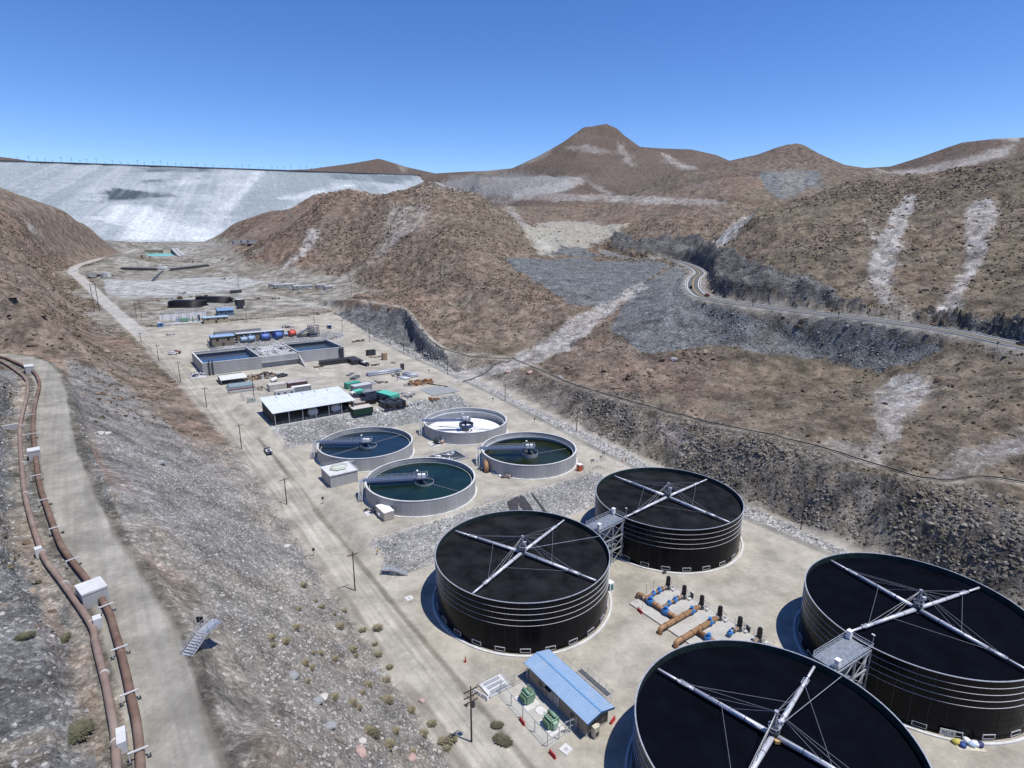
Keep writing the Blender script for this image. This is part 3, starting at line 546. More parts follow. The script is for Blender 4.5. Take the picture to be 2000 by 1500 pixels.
# ---------------------------------------------------------------- the sheet, cut into named pieces of setting along its own edges
def build_terrain():
    nC, nB = Z.shape
    co = np.stack([X, Y, Z], -1).reshape(-1, 3)
    i, j = np.meshgrid(np.arange(nC), np.arange(nB - 1), indexing='ij'); i2 = (i + 1) % nC
    quads = np.stack([i * nB + j, i * nB + j + 1, i2 * nB + j + 1, i2 * nB + j], -1).reshape(-1, 4)
    quads = quads[:, ::-1]
    cq = CLS.reshape(-1)[quads[:, 0]]
    names = {0: 'hillside', 1: 'ground', 2: 'dirt_road', 3: 'rock_fill', 4: 'gravel_bank', 5: 'paved_road', 6: 'tailings_dam', 7: 'rock_cut', 8: 'dirt_track', 9: 'bench_road'}
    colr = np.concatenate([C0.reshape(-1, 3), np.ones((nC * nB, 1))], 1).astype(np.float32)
    detr = np.concatenate([DT.reshape(-1, 3), np.ones((nC * nB, 1))], 1).astype(np.float32)
    # a cap closes the hole under the camera
    for k, nm in names.items():
        q = quads[cq == k]
        if len(q) == 0: continue
        used = np.unique(q); remap = np.full(nC * nB, -1); remap[used] = np.arange(len(used)); q = remap[q]
        v = co[used]; cc = colr[used]; dd = detr[used]
        if k == 0:
            ring = remap[np.arange(nC) * nB]; cen = len(v)
            v = np.concatenate([v, [[0, 0, 14.0]]]); cc = np.concatenate([cc, cc[:1]]); dd = np.concatenate([dd, dd[:1]])
        me = bpy.data.meshes.new(nm)
        nq = len(q)
        faces_v = q.reshape(-1); starts = np.arange(nq) * 4
        me.vertices.add(len(v)); me.vertices.foreach_set('co', v.astype(np.float32).ravel())
        me.loops.add(nq * 4); me.loops.foreach_set('vertex_index', faces_v.astype(np.int32))
        me.polygons.add(nq); me.polygons.foreach_set('loop_start', starts.astype(np.int32))
        me.polygons.foreach_set('use_smooth', np.ones(nq, bool))
        me.update(calc_edges=True)
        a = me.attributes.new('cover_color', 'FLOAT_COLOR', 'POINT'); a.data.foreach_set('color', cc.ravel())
        a = me.attributes.new('cover_detail', 'FLOAT_COLOR', 'POINT'); a.data.foreach_set('color', dd.ravel())
        me.materials.append(M_TERRAIN)
        o = bpy.data.objects.new(nm, me); COL.objects.link(o)
        if k == 6:
            o['label'] = 'huge pale grey tailings dam face closing the valley at far left'; o['category'] = 'dam'
        else: o['kind'] = 'structure'
    ca = bpy.data.meshes.new('ground')
    ring = co.reshape(nC, nB, 3)[::6, 0]; n = len(ring)
    ca.from_pydata([tuple(p) for p in ring] + [(0, 0, float(ring[:, 2].mean()))], [], [(n, (a + 1) % n, a) for a in range(n)])
    a = ca.attributes.new('cover_color', 'FLOAT_COLOR', 'POINT'); a.data.foreach_set('color', np.tile(np.array([0.3, 0.28, 0.25, 1], np.float32), n + 1))
    ca.materials.append(M_TERRAIN); o = bpy.data.objects.new('ground', ca); COL.objects.link(o); o['kind'] = 'structure'
build_terrain()
# ground out to the horizon beyond the modelled country
def far_plain():
    bm = bmesh.new(); rr = [7780, 14000, 30000]; zz = [float(Z[:, -1].min()) - 4, 40, -200]; n = 96; rows = []
    for r, z in zip(rr, zz): rows.append([bm.verts.new((r * math.sin(2 * math.pi * k / n), r * math.cos(2 * math.pi * k / n), z)) for k in range(n)])
    for a, b in zip(rows[:-1], rows[1:]):
        for k in range(n): bm.faces.new((a[k], a[(k + 1) % n], b[(k + 1) % n], b[k]))
    me = bpy.data.meshes.new('plain'); bm.to_mesh(me); bm.free()
    m, nd, lk, bs = new_mat('plain'); bs.inputs['Base Color'].default_value = (0.16, 0.13, 0.11, 1); bs.inputs['Roughness'].default_value = 1
    me.materials.append(m); o = bpy.data.objects.new('plain', me); COL.objects.link(o); o['kind'] = 'structure'
far_plain()
# ================================================================ object helpers
PI = math.pi
class MB:
    """collects simple solids; build() links them as one mesh object"""
    def __init__(self): self.v = []; self.f = []
    def add(self, vs, fs):
        n = len(self.v); self.v += [tuple(map(float, p)) for p in vs]; self.f += [tuple(i + n for i in q) for q in fs]; return self
    def box(self, x0, x1, y0, y1, z0, z1):
        return self.add([(x0,y0,z0),(x1,y0,z0),(x1,y1,z0),(x0,y1,z0),(x0,y0,z1),(x1,y0,z1),(x1,y1,z1),(x0,y1,z1)],
                        [(0,3,2,1),(4,5,6,7),(0,1,5,4),(1,2,6,5),(2,3,7,6),(3,0,4,7)])
    def cbox(self, x, y, z0, sx, sy, sz, rot=0.0):
        c, s = math.cos(rot), math.sin(rot); vs = []
        for z in (z0, z0 + sz):
            for a, b in ((-1,-1),(1,-1),(1,1),(-1,1)):
                px, py = a * sx / 2, b * sy / 2; vs.append((x + c * px - s * py, y + s * px + c * py, z))
        return self.add(vs, [(0,3,2,1),(4,5,6,7),(0,1,5,4),(1,2,6,5),(2,3,7,6),(3,0,4,7)])
    def bar(self, p, q, w, h=None):
        """square bar from p to q"""
        h = h or w; p = Vector(p); q = Vector(q); d = (q - p)
        if d.length < 1e-6: return self
        d.normalize(); up = Vector((0, 0, 1)) if abs(d.z) < 0.95 else Vector((1, 0, 0))
        a = d.cross(up).normalized() * w / 2; b = a.cross(d).normalized() * h / 2
        vs = [p - a - b, p + a - b, p + a + b, p - a + b, q - a - b, q + a - b, q + a + b, q - a + b]
        return self.add(vs, [(0,1,2,3),(7,6,5,4),(0,4,5,1),(1,5,6,2),(2,6,7,3),(3,7,4,0)])
    def tube(self, pts, r, n=8, cap=True, r1=None):
        pts = [Vector(p) for p in pts]; base = len(self.v); m = len(pts); prev = None
        for i, p in enumerate(pts):
            d = (pts[min(i + 1, m - 1)] - pts[max(i - 1, 0)]).normalized()
            if prev is None:
                up = Vector((0, 0, 1)) if abs(d.z) < 0.9 else Vector((1, 0, 0)); a = d.cross(up).normalized()
            else: a = (prev - d * prev.dot(d)).normalized()
            prev = a; b = d.cross(a); rr = r if r1 is None else r + (r1 - r) * i / (m - 1)
            for k in range(n):
                t = 2 * PI * k / n; self.v.append(tuple(p + a * math.cos(t) * rr + b * math.sin(t) * rr))
        for i in range(m - 1):
            for k in range(n):
                self.f.append((base + i * n + k, base + (i + 1) * n + k, base + (i + 1) * n + (k + 1) % n, base + i * n + (k + 1) % n))
        if cap:
            self.f.append(tuple(base + k for k in range(n))); self.f.append(tuple(base + (m - 1) * n + k for k in reversed(range(n))))
        return self
    def cyl(self, x, y, z0, z1, r, n=16, r1=None): return self.tube([(x, y, z0), (x, y, z1)], r, n, True, r1)
    def lathe(self, prof, n=24, x=0, y=0, a0=0.0, a1=2 * PI, closed=False):
        base = len(self.v); full = abs(a1 - a0 - 2 * PI) < 1e-6; cols = n if full else n + 1; m = len(prof)
        for k in range(cols):
            t = a0 + (a1 - a0) * k / n; c, s = math.cos(t), math.sin(t)
            for r, z in prof: self.v.append((x + r * c, y + r * s, z))
        for k in range(n):
            k2 = (k + 1) % cols
            for i in range(m if closed else m - 1):
                i2 = (i + 1) % m
                self.f.append((base + k * m + i, base + k2 * m + i, base + k2 * m + i2, base + k * m + i2))
        return self
    def ringsolid(self, r0, r1, z0, z1, n=48, x=0, y=0, a0=0.0, a1=2 * PI):
        return self.lathe([(r0, z0), (r1, z0), (r1, z1), (r0, z1)], n, x, y, a0, a1, True)
    def disc(self, r, z, n=48, x=0, y=0):
        b = len(self.v)
        for k in range(n): t = 2 * PI * k / n; self.v.append((x + r * math.cos(t), y + r * math.sin(t), z))
        self.f.append(tuple(b + k for k in range(n))); return self
    def prism(self, outline, z0, z1):
        n = len(outline); vs = [(x, y, z0) for x, y in outline] + [(x, y, z1) for x, y in outline]
        return self.add(vs, [tuple(reversed(range(n))), tuple(range(n, 2 * n))] + [(k, (k + 1) % n, n + (k + 1) % n, n + k) for k in range(n)])
    def mesh(self, name, mat, smooth=False):
        me = bpy.data.meshes.new(name); me.from_pydata(self.v, [], self.f)
        if smooth: me.polygons.foreach_set('use_smooth', [True] * len(me.polygons))
        me.materials.append(mat); me.update(); return me
    def build(self, name, mat, parent=None, smooth=False, loc=None, rot=0.0):
        return link(name, self.mesh(name, mat, smooth), parent, loc, rot)
def link(name, me, parent=None, loc=None, rot=0.0):
    o = bpy.data.objects.new(name, me); COL.objects.link(o)
    if parent is not None: o.parent = parent
    if loc is not None: o.location = loc
    if rot: o.rotation_euler = (0, 0, rot)
    return o
def tag(o, label, cat, group=None):
    o['label'] = label; o['category'] = cat
    if group: o['group'] = group
    return o
def thing(name, label, cat, loc=(0, 0, 0), rot=0.0, group=None):
    o = bpy.data.objects.new(name, None); COL.objects.link(o); o.location = loc; o.rotation_euler = (0, 0, rot); o.empty_display_size = 0.5
    return tag(o, label, cat, group)
def dup(root, loc, rot=0.0, label=None, group=None, scale=None):
    r = root.copy(); COL.objects.link(r); r.location = loc; r.rotation_euler = (0, 0, rot)
    if label: r['label'] = label
    if group: r['group'] = group
    if scale: r.scale = (scale,) * 3 if isinstance(scale, (int, float)) else scale
    for ch in [o for o in root.children]:
        c = ch.copy(); COL.objects.link(c); c.parent = r
        for g in [o for o in ch.children]:
            d = g.copy(); COL.objects.link(d); d.parent = c
    return r
def W(s, t, z=0.0): x, y = xy_of(s, t); return (x, y, z)
def G(u, v, dz=0.0):
    """the spot on the ground seen at photo pixel (u, v)"""
    x, y, z = hit(u, v); return (x, y, z + dz)
def A(u, v, z): p = at(u, v, z); return (float(p[0]), float(p[1]), z)
def onground(x, y, dz=0.0): return (x, y, ground(x, y) + dz)

_MATS = {}
def mat(name, col, rough=0.7, metal=0.0, var=0.12, scale=1.5, bump=0.0, bscale=8.0, spec=0.4, stain=None, streak=False, emit=None, aniso=None):
    """procedural paint / concrete / metal: base colour broken up by two noises, optional stains and relief"""
    if name in _MATS: return _MATS[name]
    m, nd, lk, bs = new_mat(name); _MATS[name] = m
    tc = nd.new('ShaderNodeTexCoord')
    src = tc.outputs['Object']
    if streak:
        mp = nd.new('ShaderNodeMapping'); mp.inputs['Scale'].default_value = (1, 1, 0.12); lk.new(src, mp.inputs[0]); src = mp.outputs[0]
    n1 = nd.new('ShaderNodeTexNoise'); n1.inputs['Scale'].default_value = scale; n1.inputs['Detail'].default_value = 6; n1.inputs['Roughness'].default_value = 0.65; lk.new(src, n1.inputs['Vector'])
    k = ramp(nd, lk, n1.outputs['Fac'], [(0.3, 1 - var), (0.7, 1 + var)])
    vm = nd.new('ShaderNodeVectorMath'); vm.operation = 'SCALE'; vm.inputs[0].default_value = col[:3]; lk.new(k, vm.inputs['Scale'])
    out = vm.outputs[0]
    if stain:
        n2 = nd.new('ShaderNodeTexNoise'); n2.inputs['Scale'].default_value = scale * 0.35; n2.inputs['Detail'].default_value = 5; lk.new(src, n2.inputs['Vector'])
        fz = ramp(nd, lk, n2.outputs['Fac'], [(0.50, 0.0), (0.68, 0.75)])
        mx = nd.new('ShaderNodeMix'); mx.data_type = 'RGBA'; lk.new(fz, mx.inputs['Factor']); lk.new(out, mx.inputs[6]); mx.inputs[7].default_value = (*stain, 1); out = mx.outputs[2]
    lk.new(out, bs.inputs['Base Color'])
    bs.inputs['Metallic'].default_value = metal; bs.inputs['Specular IOR Level'].default_value = spec
    rr = ramp(nd, lk, n1.outputs['Fac'], [(0.3, max(0.03, rough - 0.1)), (0.7, min(1, rough + 0.1))]); lk.new(rr, bs.inputs['Roughness'])
    if bump:
        n3 = nd.new('ShaderNodeTexNoise'); n3.inputs['Scale'].default_value = bscale; n3.inputs['Detail'].default_value = 4; lk.new(tc.outputs['Object'], n3.inputs['Vector'])
        b = nd.new('ShaderNodeBump'); b.inputs['Strength'].default_value = bump; b.inputs['Distance'].default_value = 0.1; lk.new(n3.outputs['Fac'], b.inputs['Height']); lk.new(b.outputs[0], bs.inputs['Normal'])
    return m
CONC = mat('concrete', (0.385, 0.385, 0.375), 0.85, var=0.10, scale=0.5, streak=True, stain=(0.31, 0.31, 0.30), bump=0.15)
CONCL = mat('pale_concrete', (0.56, 0.56, 0.545), 0.85, var=0.12, scale=1.0, stain=(0.42, 0.415, 0.40))
GALV = mat('galvanised_steel', (0.50, 0.52, 0.54), 0.45, 0.55, var=0.15, scale=2.5)
GALVL = mat('bright_galvanised_tube', (0.56, 0.57, 0.60), 0.45, 0.25, var=0.10, scale=2.0)
STEELD = mat('dark_steel', (0.07, 0.075, 0.08), 0.5, 0.4, var=0.2)
BLACKP = mat('black_plastic', (0.014, 0.014, 0.017), 0.45, var=0.3, scale=2.0)
WHITE = mat('white_paint', (0.78, 0.78, 0.76), 0.5, var=0.08, stain=(0.62, 0.60, 0.56))
RUST = mat('rusty_steel', (0.16, 0.085, 0.055), 0.8, 0.1, var=0.3, scale=2.5, stain=(0.10, 0.06, 0.045))
WOOD = mat('weathered_wood', (0.11, 0.085, 0.062), 0.85, var=0.3, scale=6)
REDP = mat('red_plastic', (0.42, 0.035, 0.04), 0.5, var=0.15)
NAVY = mat('navy_painted_steel', (0.035, 0.055, 0.12), 0.4, 0.2, var=0.15)
RUBBER = mat('rubber', (0.015, 0.015, 0.016), 0.8, var=0.2)
GLASSD = mat('dark_glass', (0.01, 0.012, 0.015), 0.08, spec=0.6, var=0.0)
# ================================================================ black trickling-filter tanks
TANKS = [('T1', 2.56, 120.8, (149, 55, -36, -123)), ('T2', 43.94, 150.66, (131, 39, -51, -139)), ('T3', 80.35, 100.35, (114, 22, -66, -158)), ('T4', 38.79, 70.23, (136, 47, -44, -133))]
TLAB = {'T1': 'black bolted panel tank nearest the blue roofed building, middle left of the four', 'T2': 'black bolted panel tank farthest back, just below the cut rock slope',
        'T3': 'black bolted panel tank at the right edge, bags and white board at its foot', 'T4': 'black bolted panel tank nearest the camera, its base cut off by the photo bottom'}
PANEL = mat('black_glass_enamel', (0.0065, 0.007, 0.011), 0.25, var=0.5, scale=0.25, stain=(0.012, 0.0105, 0.010), spec=0.1)
SEAM = mat('tank_seam_sealant', (0.13, 0.13, 0.135), 0.6, var=0.3)
MEDIA = mat('black_filter_media', (0.010, 0.0105, 0.0125), 0.85, var=0.7, scale=0.3, stain=(0.023, 0.0235, 0.026), bump=0.6, bscale=3.0, spec=0.06)
MEDIAD = mat('wet_black_filter_media', (0.0022, 0.003, 0.006), 0.8, var=0.5, scale=0.2, bump=0.4, bscale=3.0, spec=0.03)
INNER = mat('dark_green_inner_wall', (0.020, 0.036, 0.034), 0.45, var=0.4, scale=0.6)
CABLE = mat('steel_cable', (0.28, 0.29, 0.31), 0.5, 0.3, var=0.05)
TR, TH, NCOURSE, NPAN = 20.0, 11.75, 9, 48
_ch = TH / NCOURSE; _pa = 2 * PI / NPAN
def _panel_mesh():
    b = MB(); w = _pa * 0.5 - 0.03 / TR; h = _ch - 0.05
    b.lathe([(TR - 0.045, 0.0), (TR, 0.0), (TR, h), (TR - 0.045, h)], 4, 0, 0, -w, w, True)
    return b.mesh('panel', PANEL)
PANEL_ME = _panel_mesh()
def _flat_mesh(bld, nm, m): return bld.mesh(nm, m)
_vf_ = MB()
for y0, y1, z0, z1 in ((-1.1, -0.98, 0.3, 1.25), (0.98, 1.1, 0.3, 1.25), (-0.98, 0.98, 1.13, 1.25), (-0.98, 0.98, 0.3, 0.4)): _vf_.box(TR + 0.0, TR + 0.10, y0, y1, z0, z1)
VENT_ME = _vf_.mesh('vent', GALVL)
VENTO_ME = MB().box(TR + 0.004, TR + 0.05, -0.978, 0.978, 0.402, 1.128).mesh('opening', mat('vent_dark', (0.006, 0.006, 0.007), 0.7, var=0.1))
SEAMLINE = mat('pale_seam', (0.10, 0.10, 0.11), 0.55, var=0.2)
for nm, cx, cy, arms in TANKS:
    t = thing('storage_tank', TLAB[nm], 'tank', (cx, cy, 0), 0, 'black circular tanks in the foreground')
    camang = math.atan2(-cy, -cx)
    MB().lathe([(TR - 0.05, 0.02), (TR - 0.05, TH - 0.02)], 96).lathe([(TR - 0.14, TH - 0.02), (TR - 0.14, 9.0)], 96).build('liner', SEAM, t, True)
    MB().lathe([(TR - 0.145, TH - 0.02), (TR - 0.145, 9.5)], 96).build('inner_wall', INNER, t, True)
    rest = MB(); cells = []
    for k in range(NPAN):
        a = _pa * k; dv = abs((a - camang + PI) % (2 * PI) - PI)
        for c in range(NCOURSE): cells.append((dv, -c, a, c))
    cells.sort()
    for i, (dv, _, a, c) in enumerate(cells):
        if i < 297: link('panel', PANEL_ME, t, (0, 0, c * _ch + 0.018), a)
        else:
            w = _pa * 0.5 - 0.025 / TR; a2 = a
            rest.lathe([(TR, c * _ch + 0.018), (TR, (c + 1) * _ch - 0.017)], 2, 0, 0, a2 - w, a2 + w)
    o = rest.build('panel_rows', PANEL, t); o['kind'] = 'stuff'
    MB().ringsolid(TR - 0.10, TR + 0.10, TH - 0.02, TH + 0.09, 120).build('rim', GALV, t)
    for c in (5, 6, 7, 8): MB().ringsolid(TR + 0.002, TR + 0.10, c * _ch - 0.025, c * _ch + 0.012, 120).build('stiffener_ring', GALVL, t)
    MB().lathe([(TR + 1.1, -0.3), (TR + 1.05, 0.24), (TR + 0.62, 0.26), (TR + 0.6, 0.02)], 96).build('base_ring', CONCL, t, False)
    MB().disc(TR - 0.15, TH - 1.25, 96).build('filter_media', MEDIA if nm in ('T1', 'T2') else MEDIAD, t)
    for k in range(24):
        a = 2 * _pa * k + 0.02
        if abs((a - camang + PI) % (2 * PI) - PI) < 1.75:
            v = link('vent', VENT_ME, t, (0, 0, 0), a); link('opening', VENTO_ME, v)
    # rotary distributor
    z0 = TH - 1.25; za = z0 + 0.75
    hub = MB().cyl(0, 0, z0 - 0.3, z0 + 0.35, 0.95, 20).cyl(0, 0, z0 + 0.35, z0 + 1.5, 0.62, 16).cyl(0, 0, z0 + 1.5, z0 + 1.62, 0.85, 16).build('distributor_hub', STEELD, t)
    MB().ringsolid(0.80, 0.90, z0 + 2.3, z0 + 2.42, 20).build('ring', GALV, hub)
    ms = MB()
    for k in range(4):
        a = math.radians(arms[k] + 45); ms.bar((0.62 * math.cos(a), 0.62 * math.sin(a), z0 + 1.6), (0.12 * math.cos(a), 0.12 * math.sin(a), z0 + 4.6), 0.14)
    ms.cyl(0, 0, z0 + 4.5, z0 + 5.0, 0.30, 12).cyl(0, 0, z0 + 2.0, z0 + 4.6, 0.09, 8)
    ms.build('mast', GALV, hub)
    MB().cbox(0.55, -0.45, z0 + 3.1, 0.7, 0.5, 0.6).build('drive_box', GALVL, hub)
    cab = MB()
    tips = []
    for k, deg in enumerate(arms):
        a = math.radians(deg); ca, sa = math.cos(a), math.sin(a); e = lambda r, z=0.0, off=0.0: (r * ca - off * sa, r * sa + off * ca, za + z); tips.append((ca, sa))
        w0, w1 = (0.42, 0.24)
        arm = MB().tube([e(0.6), e(6), e(12.5)], w0, 10, True, 0.34).build('distributor_arm', GALVL, t, True)
        MB().tube([e(12.5), e(14.8)], 0.31, 8).tube([e(14.8), e(19.15)], 0.22, 8).build('outer_pipe', GALVL, arm, True)
        for r in (4.2, 8.4, 12.5, 15.6): MB().tube([e(r - 0.05), e(r + 0.05)], 0.5 - 0.012 * r, 10).build('flange', STEELD, arm)
        bx = MB()
        for off in (-0.42, 0.42): bx.bar(e(13.6, 0.1, off), e(15.2, 0.1, off), 0.09)
        bx.bar(e(13.6, 0.1, -0.42), e(13.6, 0.1, 0.42), 0.09).bar(e(15.2, 0.1, -0.42), e(15.2, 0.1, 0.42), 0.09).build('bracket', GALV, arm)
        for r in (6.5, 10.0, 14.2): cab.tube([(0.1 * ca, 0.1 * sa, z0 + 4.8), e(r, 0.35)], 0.032, 5)
        for r in (6.5, 10.0): cab.tube([e(r, -0.1), e(r, 0.75)], 0.04, 5)
    for k in range(4):
        (c0, s0), (c1, s1) = tips[k], tips[(k + 1) % 4]
        cab.tube([(13.8 * c0, 13.8 * s0, za + 0.2), (8.0 * c1, 8.0 * s1, za + 0.2)], 0.028, 5)
    cab.build('guy_cables', CABLE, t)
    if nm == 'T4': MB().cbox(0.15, -1.0, z0 + 0.3, 0.7, 0.5, 0.5).build('brass_fitting', mat('brass', (0.75, 0.48, 0.20), 0.4, 0.3), hub)
    if nm in ('T1', 'T4'):
        a = math.radians(20 if nm == 'T1' else 35); b = math.radians(47 if nm == 'T1' else 47)
        MB().tube([(0.5 * math.cos(b), 0.5 * math.sin(b), za + 0.6), ((TR - 0.2) * math.cos(a), (TR - 0.2) * math.sin(a), TH - 0.1)], 0.05, 6).build('feed_cable', GALV, t)

# gantry towers standing between the tank pairs
def access_tower(label, p, q, z_top):
    p = Vector(p); q = Vector(q); d = (q - p); L = d.length; ang = math.atan2(d.y, d.x); mid = (p + q) / 2
    t = thing('access_tower', label, 'steel tower', (mid.x, mid.y, 0), ang, 'steel access towers between black tanks')
    hl, hw = L / 2, 2.2
    fr = MB(); br = MB()
    levels = [0.3, 3.9, 7.4, z_top]
    for x in (-hl + 0.25, 0.0, hl - 0.25):
        for y in (-hw, hw): fr.bar((x, y, 0), (x, y, z_top + 0.1), 0.28)
    for z in levels[1:]:
        for y in (-hw, hw): fr.bar((-hl, y, z), (hl, y, z), 0.22, 0.34)
        for x in (-hl + 0.25, 0.0, hl - 0.25): fr.bar((x, -hw, z), (x, hw, z), 0.2)
    fr.build('frame', GALV, t)
    for z0, z1 in zip(levels[:-1], levels[1:]):
        for y in (-hw, hw):
            for x0, x1 in ((-hl + 0.25, 0.0), (0.0, hl - 0.25)):
                br.bar((x0, y, z0), (x1, y, z1), 0.13).bar((x1, y, z0), (x0, y, z1), 0.13)
        for x in (-hl + 0.25, hl - 0.25): br.bar((x, -hw, z0), (x, hw, z1), 0.13).bar((x, hw, z0), (x, -hw, z1), 0.13)
    br.build('bracing', GALV, t)
    dk = MB()
    n = int(L / 0.5)
    for k in range(n): dk.box(-hl + k * L / n + 0.02, -hl + (k + 1) * L / n - 0.02, -hw, hw, z_top + 0.12, z_top + 0.17)
    dk.build('grating', mat('grating_steel', (0.30, 0.33, 0.35), 0.5, 0.5, var=0.2), t)
    for z in (3.9, 7.4): MB().box(-hl + 0.2, hl - 0.2, -hw * 0.4, hw, z + 0.18, z + 0.23).build('landing', mat('grating_steel', (0.3, 0.33, 0.35)), t)
    hr = MB()
    for y in (-hw, hw):
        for z in (0.65, 1.15): hr.bar((-hl, y, z_top + z), (hl, y, z_top + z), 0.07)
        for k in range(int(L / 1.5) + 1): x = -hl + k * L / int(L / 1.5); hr.bar((x, y, z_top + 0.1), (x, y, z_top + 1.15), 0.06)
    for z in (0.65, 1.15): hr.bar((-hl, -hw, z_top + z), (-hl, hw, z_top + z), 0.07).bar((hl, -hw, z_top + z), (hl, hw, z_top + z), 0.07)
    hr.build('handrail', GALV, t)
    st = MB()
    for fl_, (z0, z1) in enumerate(zip(levels[:-1], levels[1:])):
        sx = 1 if fl_ % 2 == 0 else -1
        for k in range(12):
            f = k / 12; st.cbox(sx * (-hl * 0.7 + f * hl * 1.4), hw * 0.65, z0 + (z1 - z0) * f, 0.32, 0.9, 0.06)
    st.build('stair', GALV, t)
    pp = MB()
    pp.tube([(-hl + 1, -hw + 0.5, 0.2), (-hl + 1, -hw + 0.5, z_top - 1.2), (-hl - 0.2, -hw + 0.5, z_top - 0.7)], 0.28, 10).tube([(hl - 1, -hw + 0.5, 0.2), (hl - 1, -hw + 0.5, z_top - 1.2), (hl + 0.2, -hw + 0.5, z_top - 0.7)], 0.28, 10)
    pp.build('riser_pipe', GALVL, t, True)
    for x, y in ((-hl + 0.8, -hw + 0.6), (hl - 1.0, hw - 0.7)):
        c = MB().cbox(x, y, z_top + 0.3, 0.8, 0.7, 1.5).build('control_cabinet', WHITE, t)
        MB().cbox(x, y, z_top + 1.802, 0.95, 0.85, 0.08).build('cover', WHITE, c)
    lp = MB().bar((hl - 0.4, -hw, z_top + 1.15), (hl - 0.4, -hw, z_top + 3.0), 0.07).build('lamp_post', GALV, t)
    MB().cbox(hl - 0.4, -hw + 0.12, z_top + 3.0, 0.25, 0.55, 0.14).build('lamp', WHITE, lp)
    ps = MB()
    for x in (-hl + 0.25, 0.0, hl - 0.25):
        for y in (-hw, hw): ps.cbox(x, y, -0.1, 0.8, 0.8, 0.35)
    ps.build('footing', CONCL, t)
    return t
access_tower('grey steel stair tower standing between the two rear black tanks', W(95.2, 93.6), W(96.2, 104.6), 11.2)
access_tower('grey steel stair tower with white cabinets between the two nearest black tanks', W(37.2, 93.4), W(36.4, 104.4), 11.2)
# ================================================================ round concrete clarifiers
WATER_A = mat('green_black_water', (0.007, 0.019, 0.017), 0.15, var=0.5, scale=0.15, stain=(0.006, 0.024, 0.016), spec=0.22, bump=0.02, bscale=1.5)
WATER_B = mat('navy_water', (0.009, 0.019, 0.028), 0.15, var=0.4, scale=0.15, spec=0.35, bump=0.02, bscale=1.5)
WATER_C = mat('algae_green_water', (0.010, 0.016, 0.006), 0.2, var=0.7, scale=0.2, spec=0.2, stain=(0.018, 0.026, 0.008))
FLOORW = mat('white_lined_floor', (0.76, 0.77, 0.78), 0.7, var=0.06, scale=0.4, stain=(0.66, 0.67, 0.68))
DECK = mat('walkway_deck', (0.07, 0.10, 0.17), 0.5, 0.3, var=0.2)
ALU = mat('pale_launder', (0.60, 0.64, 0.64), 0.5, var=0.1)
def railing(b, p, q, h=1.1, step=1.6, w=0.05, mid=True):
    p = Vector(p); q = Vector(q); n = max(1, int((q - p).length / step))
    for z in ((h, h * 0.55) if mid else (h,)): b.bar(p + Vector((0, 0, z)), q + Vector((0, 0, z)), w)
    for k in range(n + 1): r = p.lerp(q, k / n); b.bar(r, r + Vector((0, 0, h)), w)
    return b
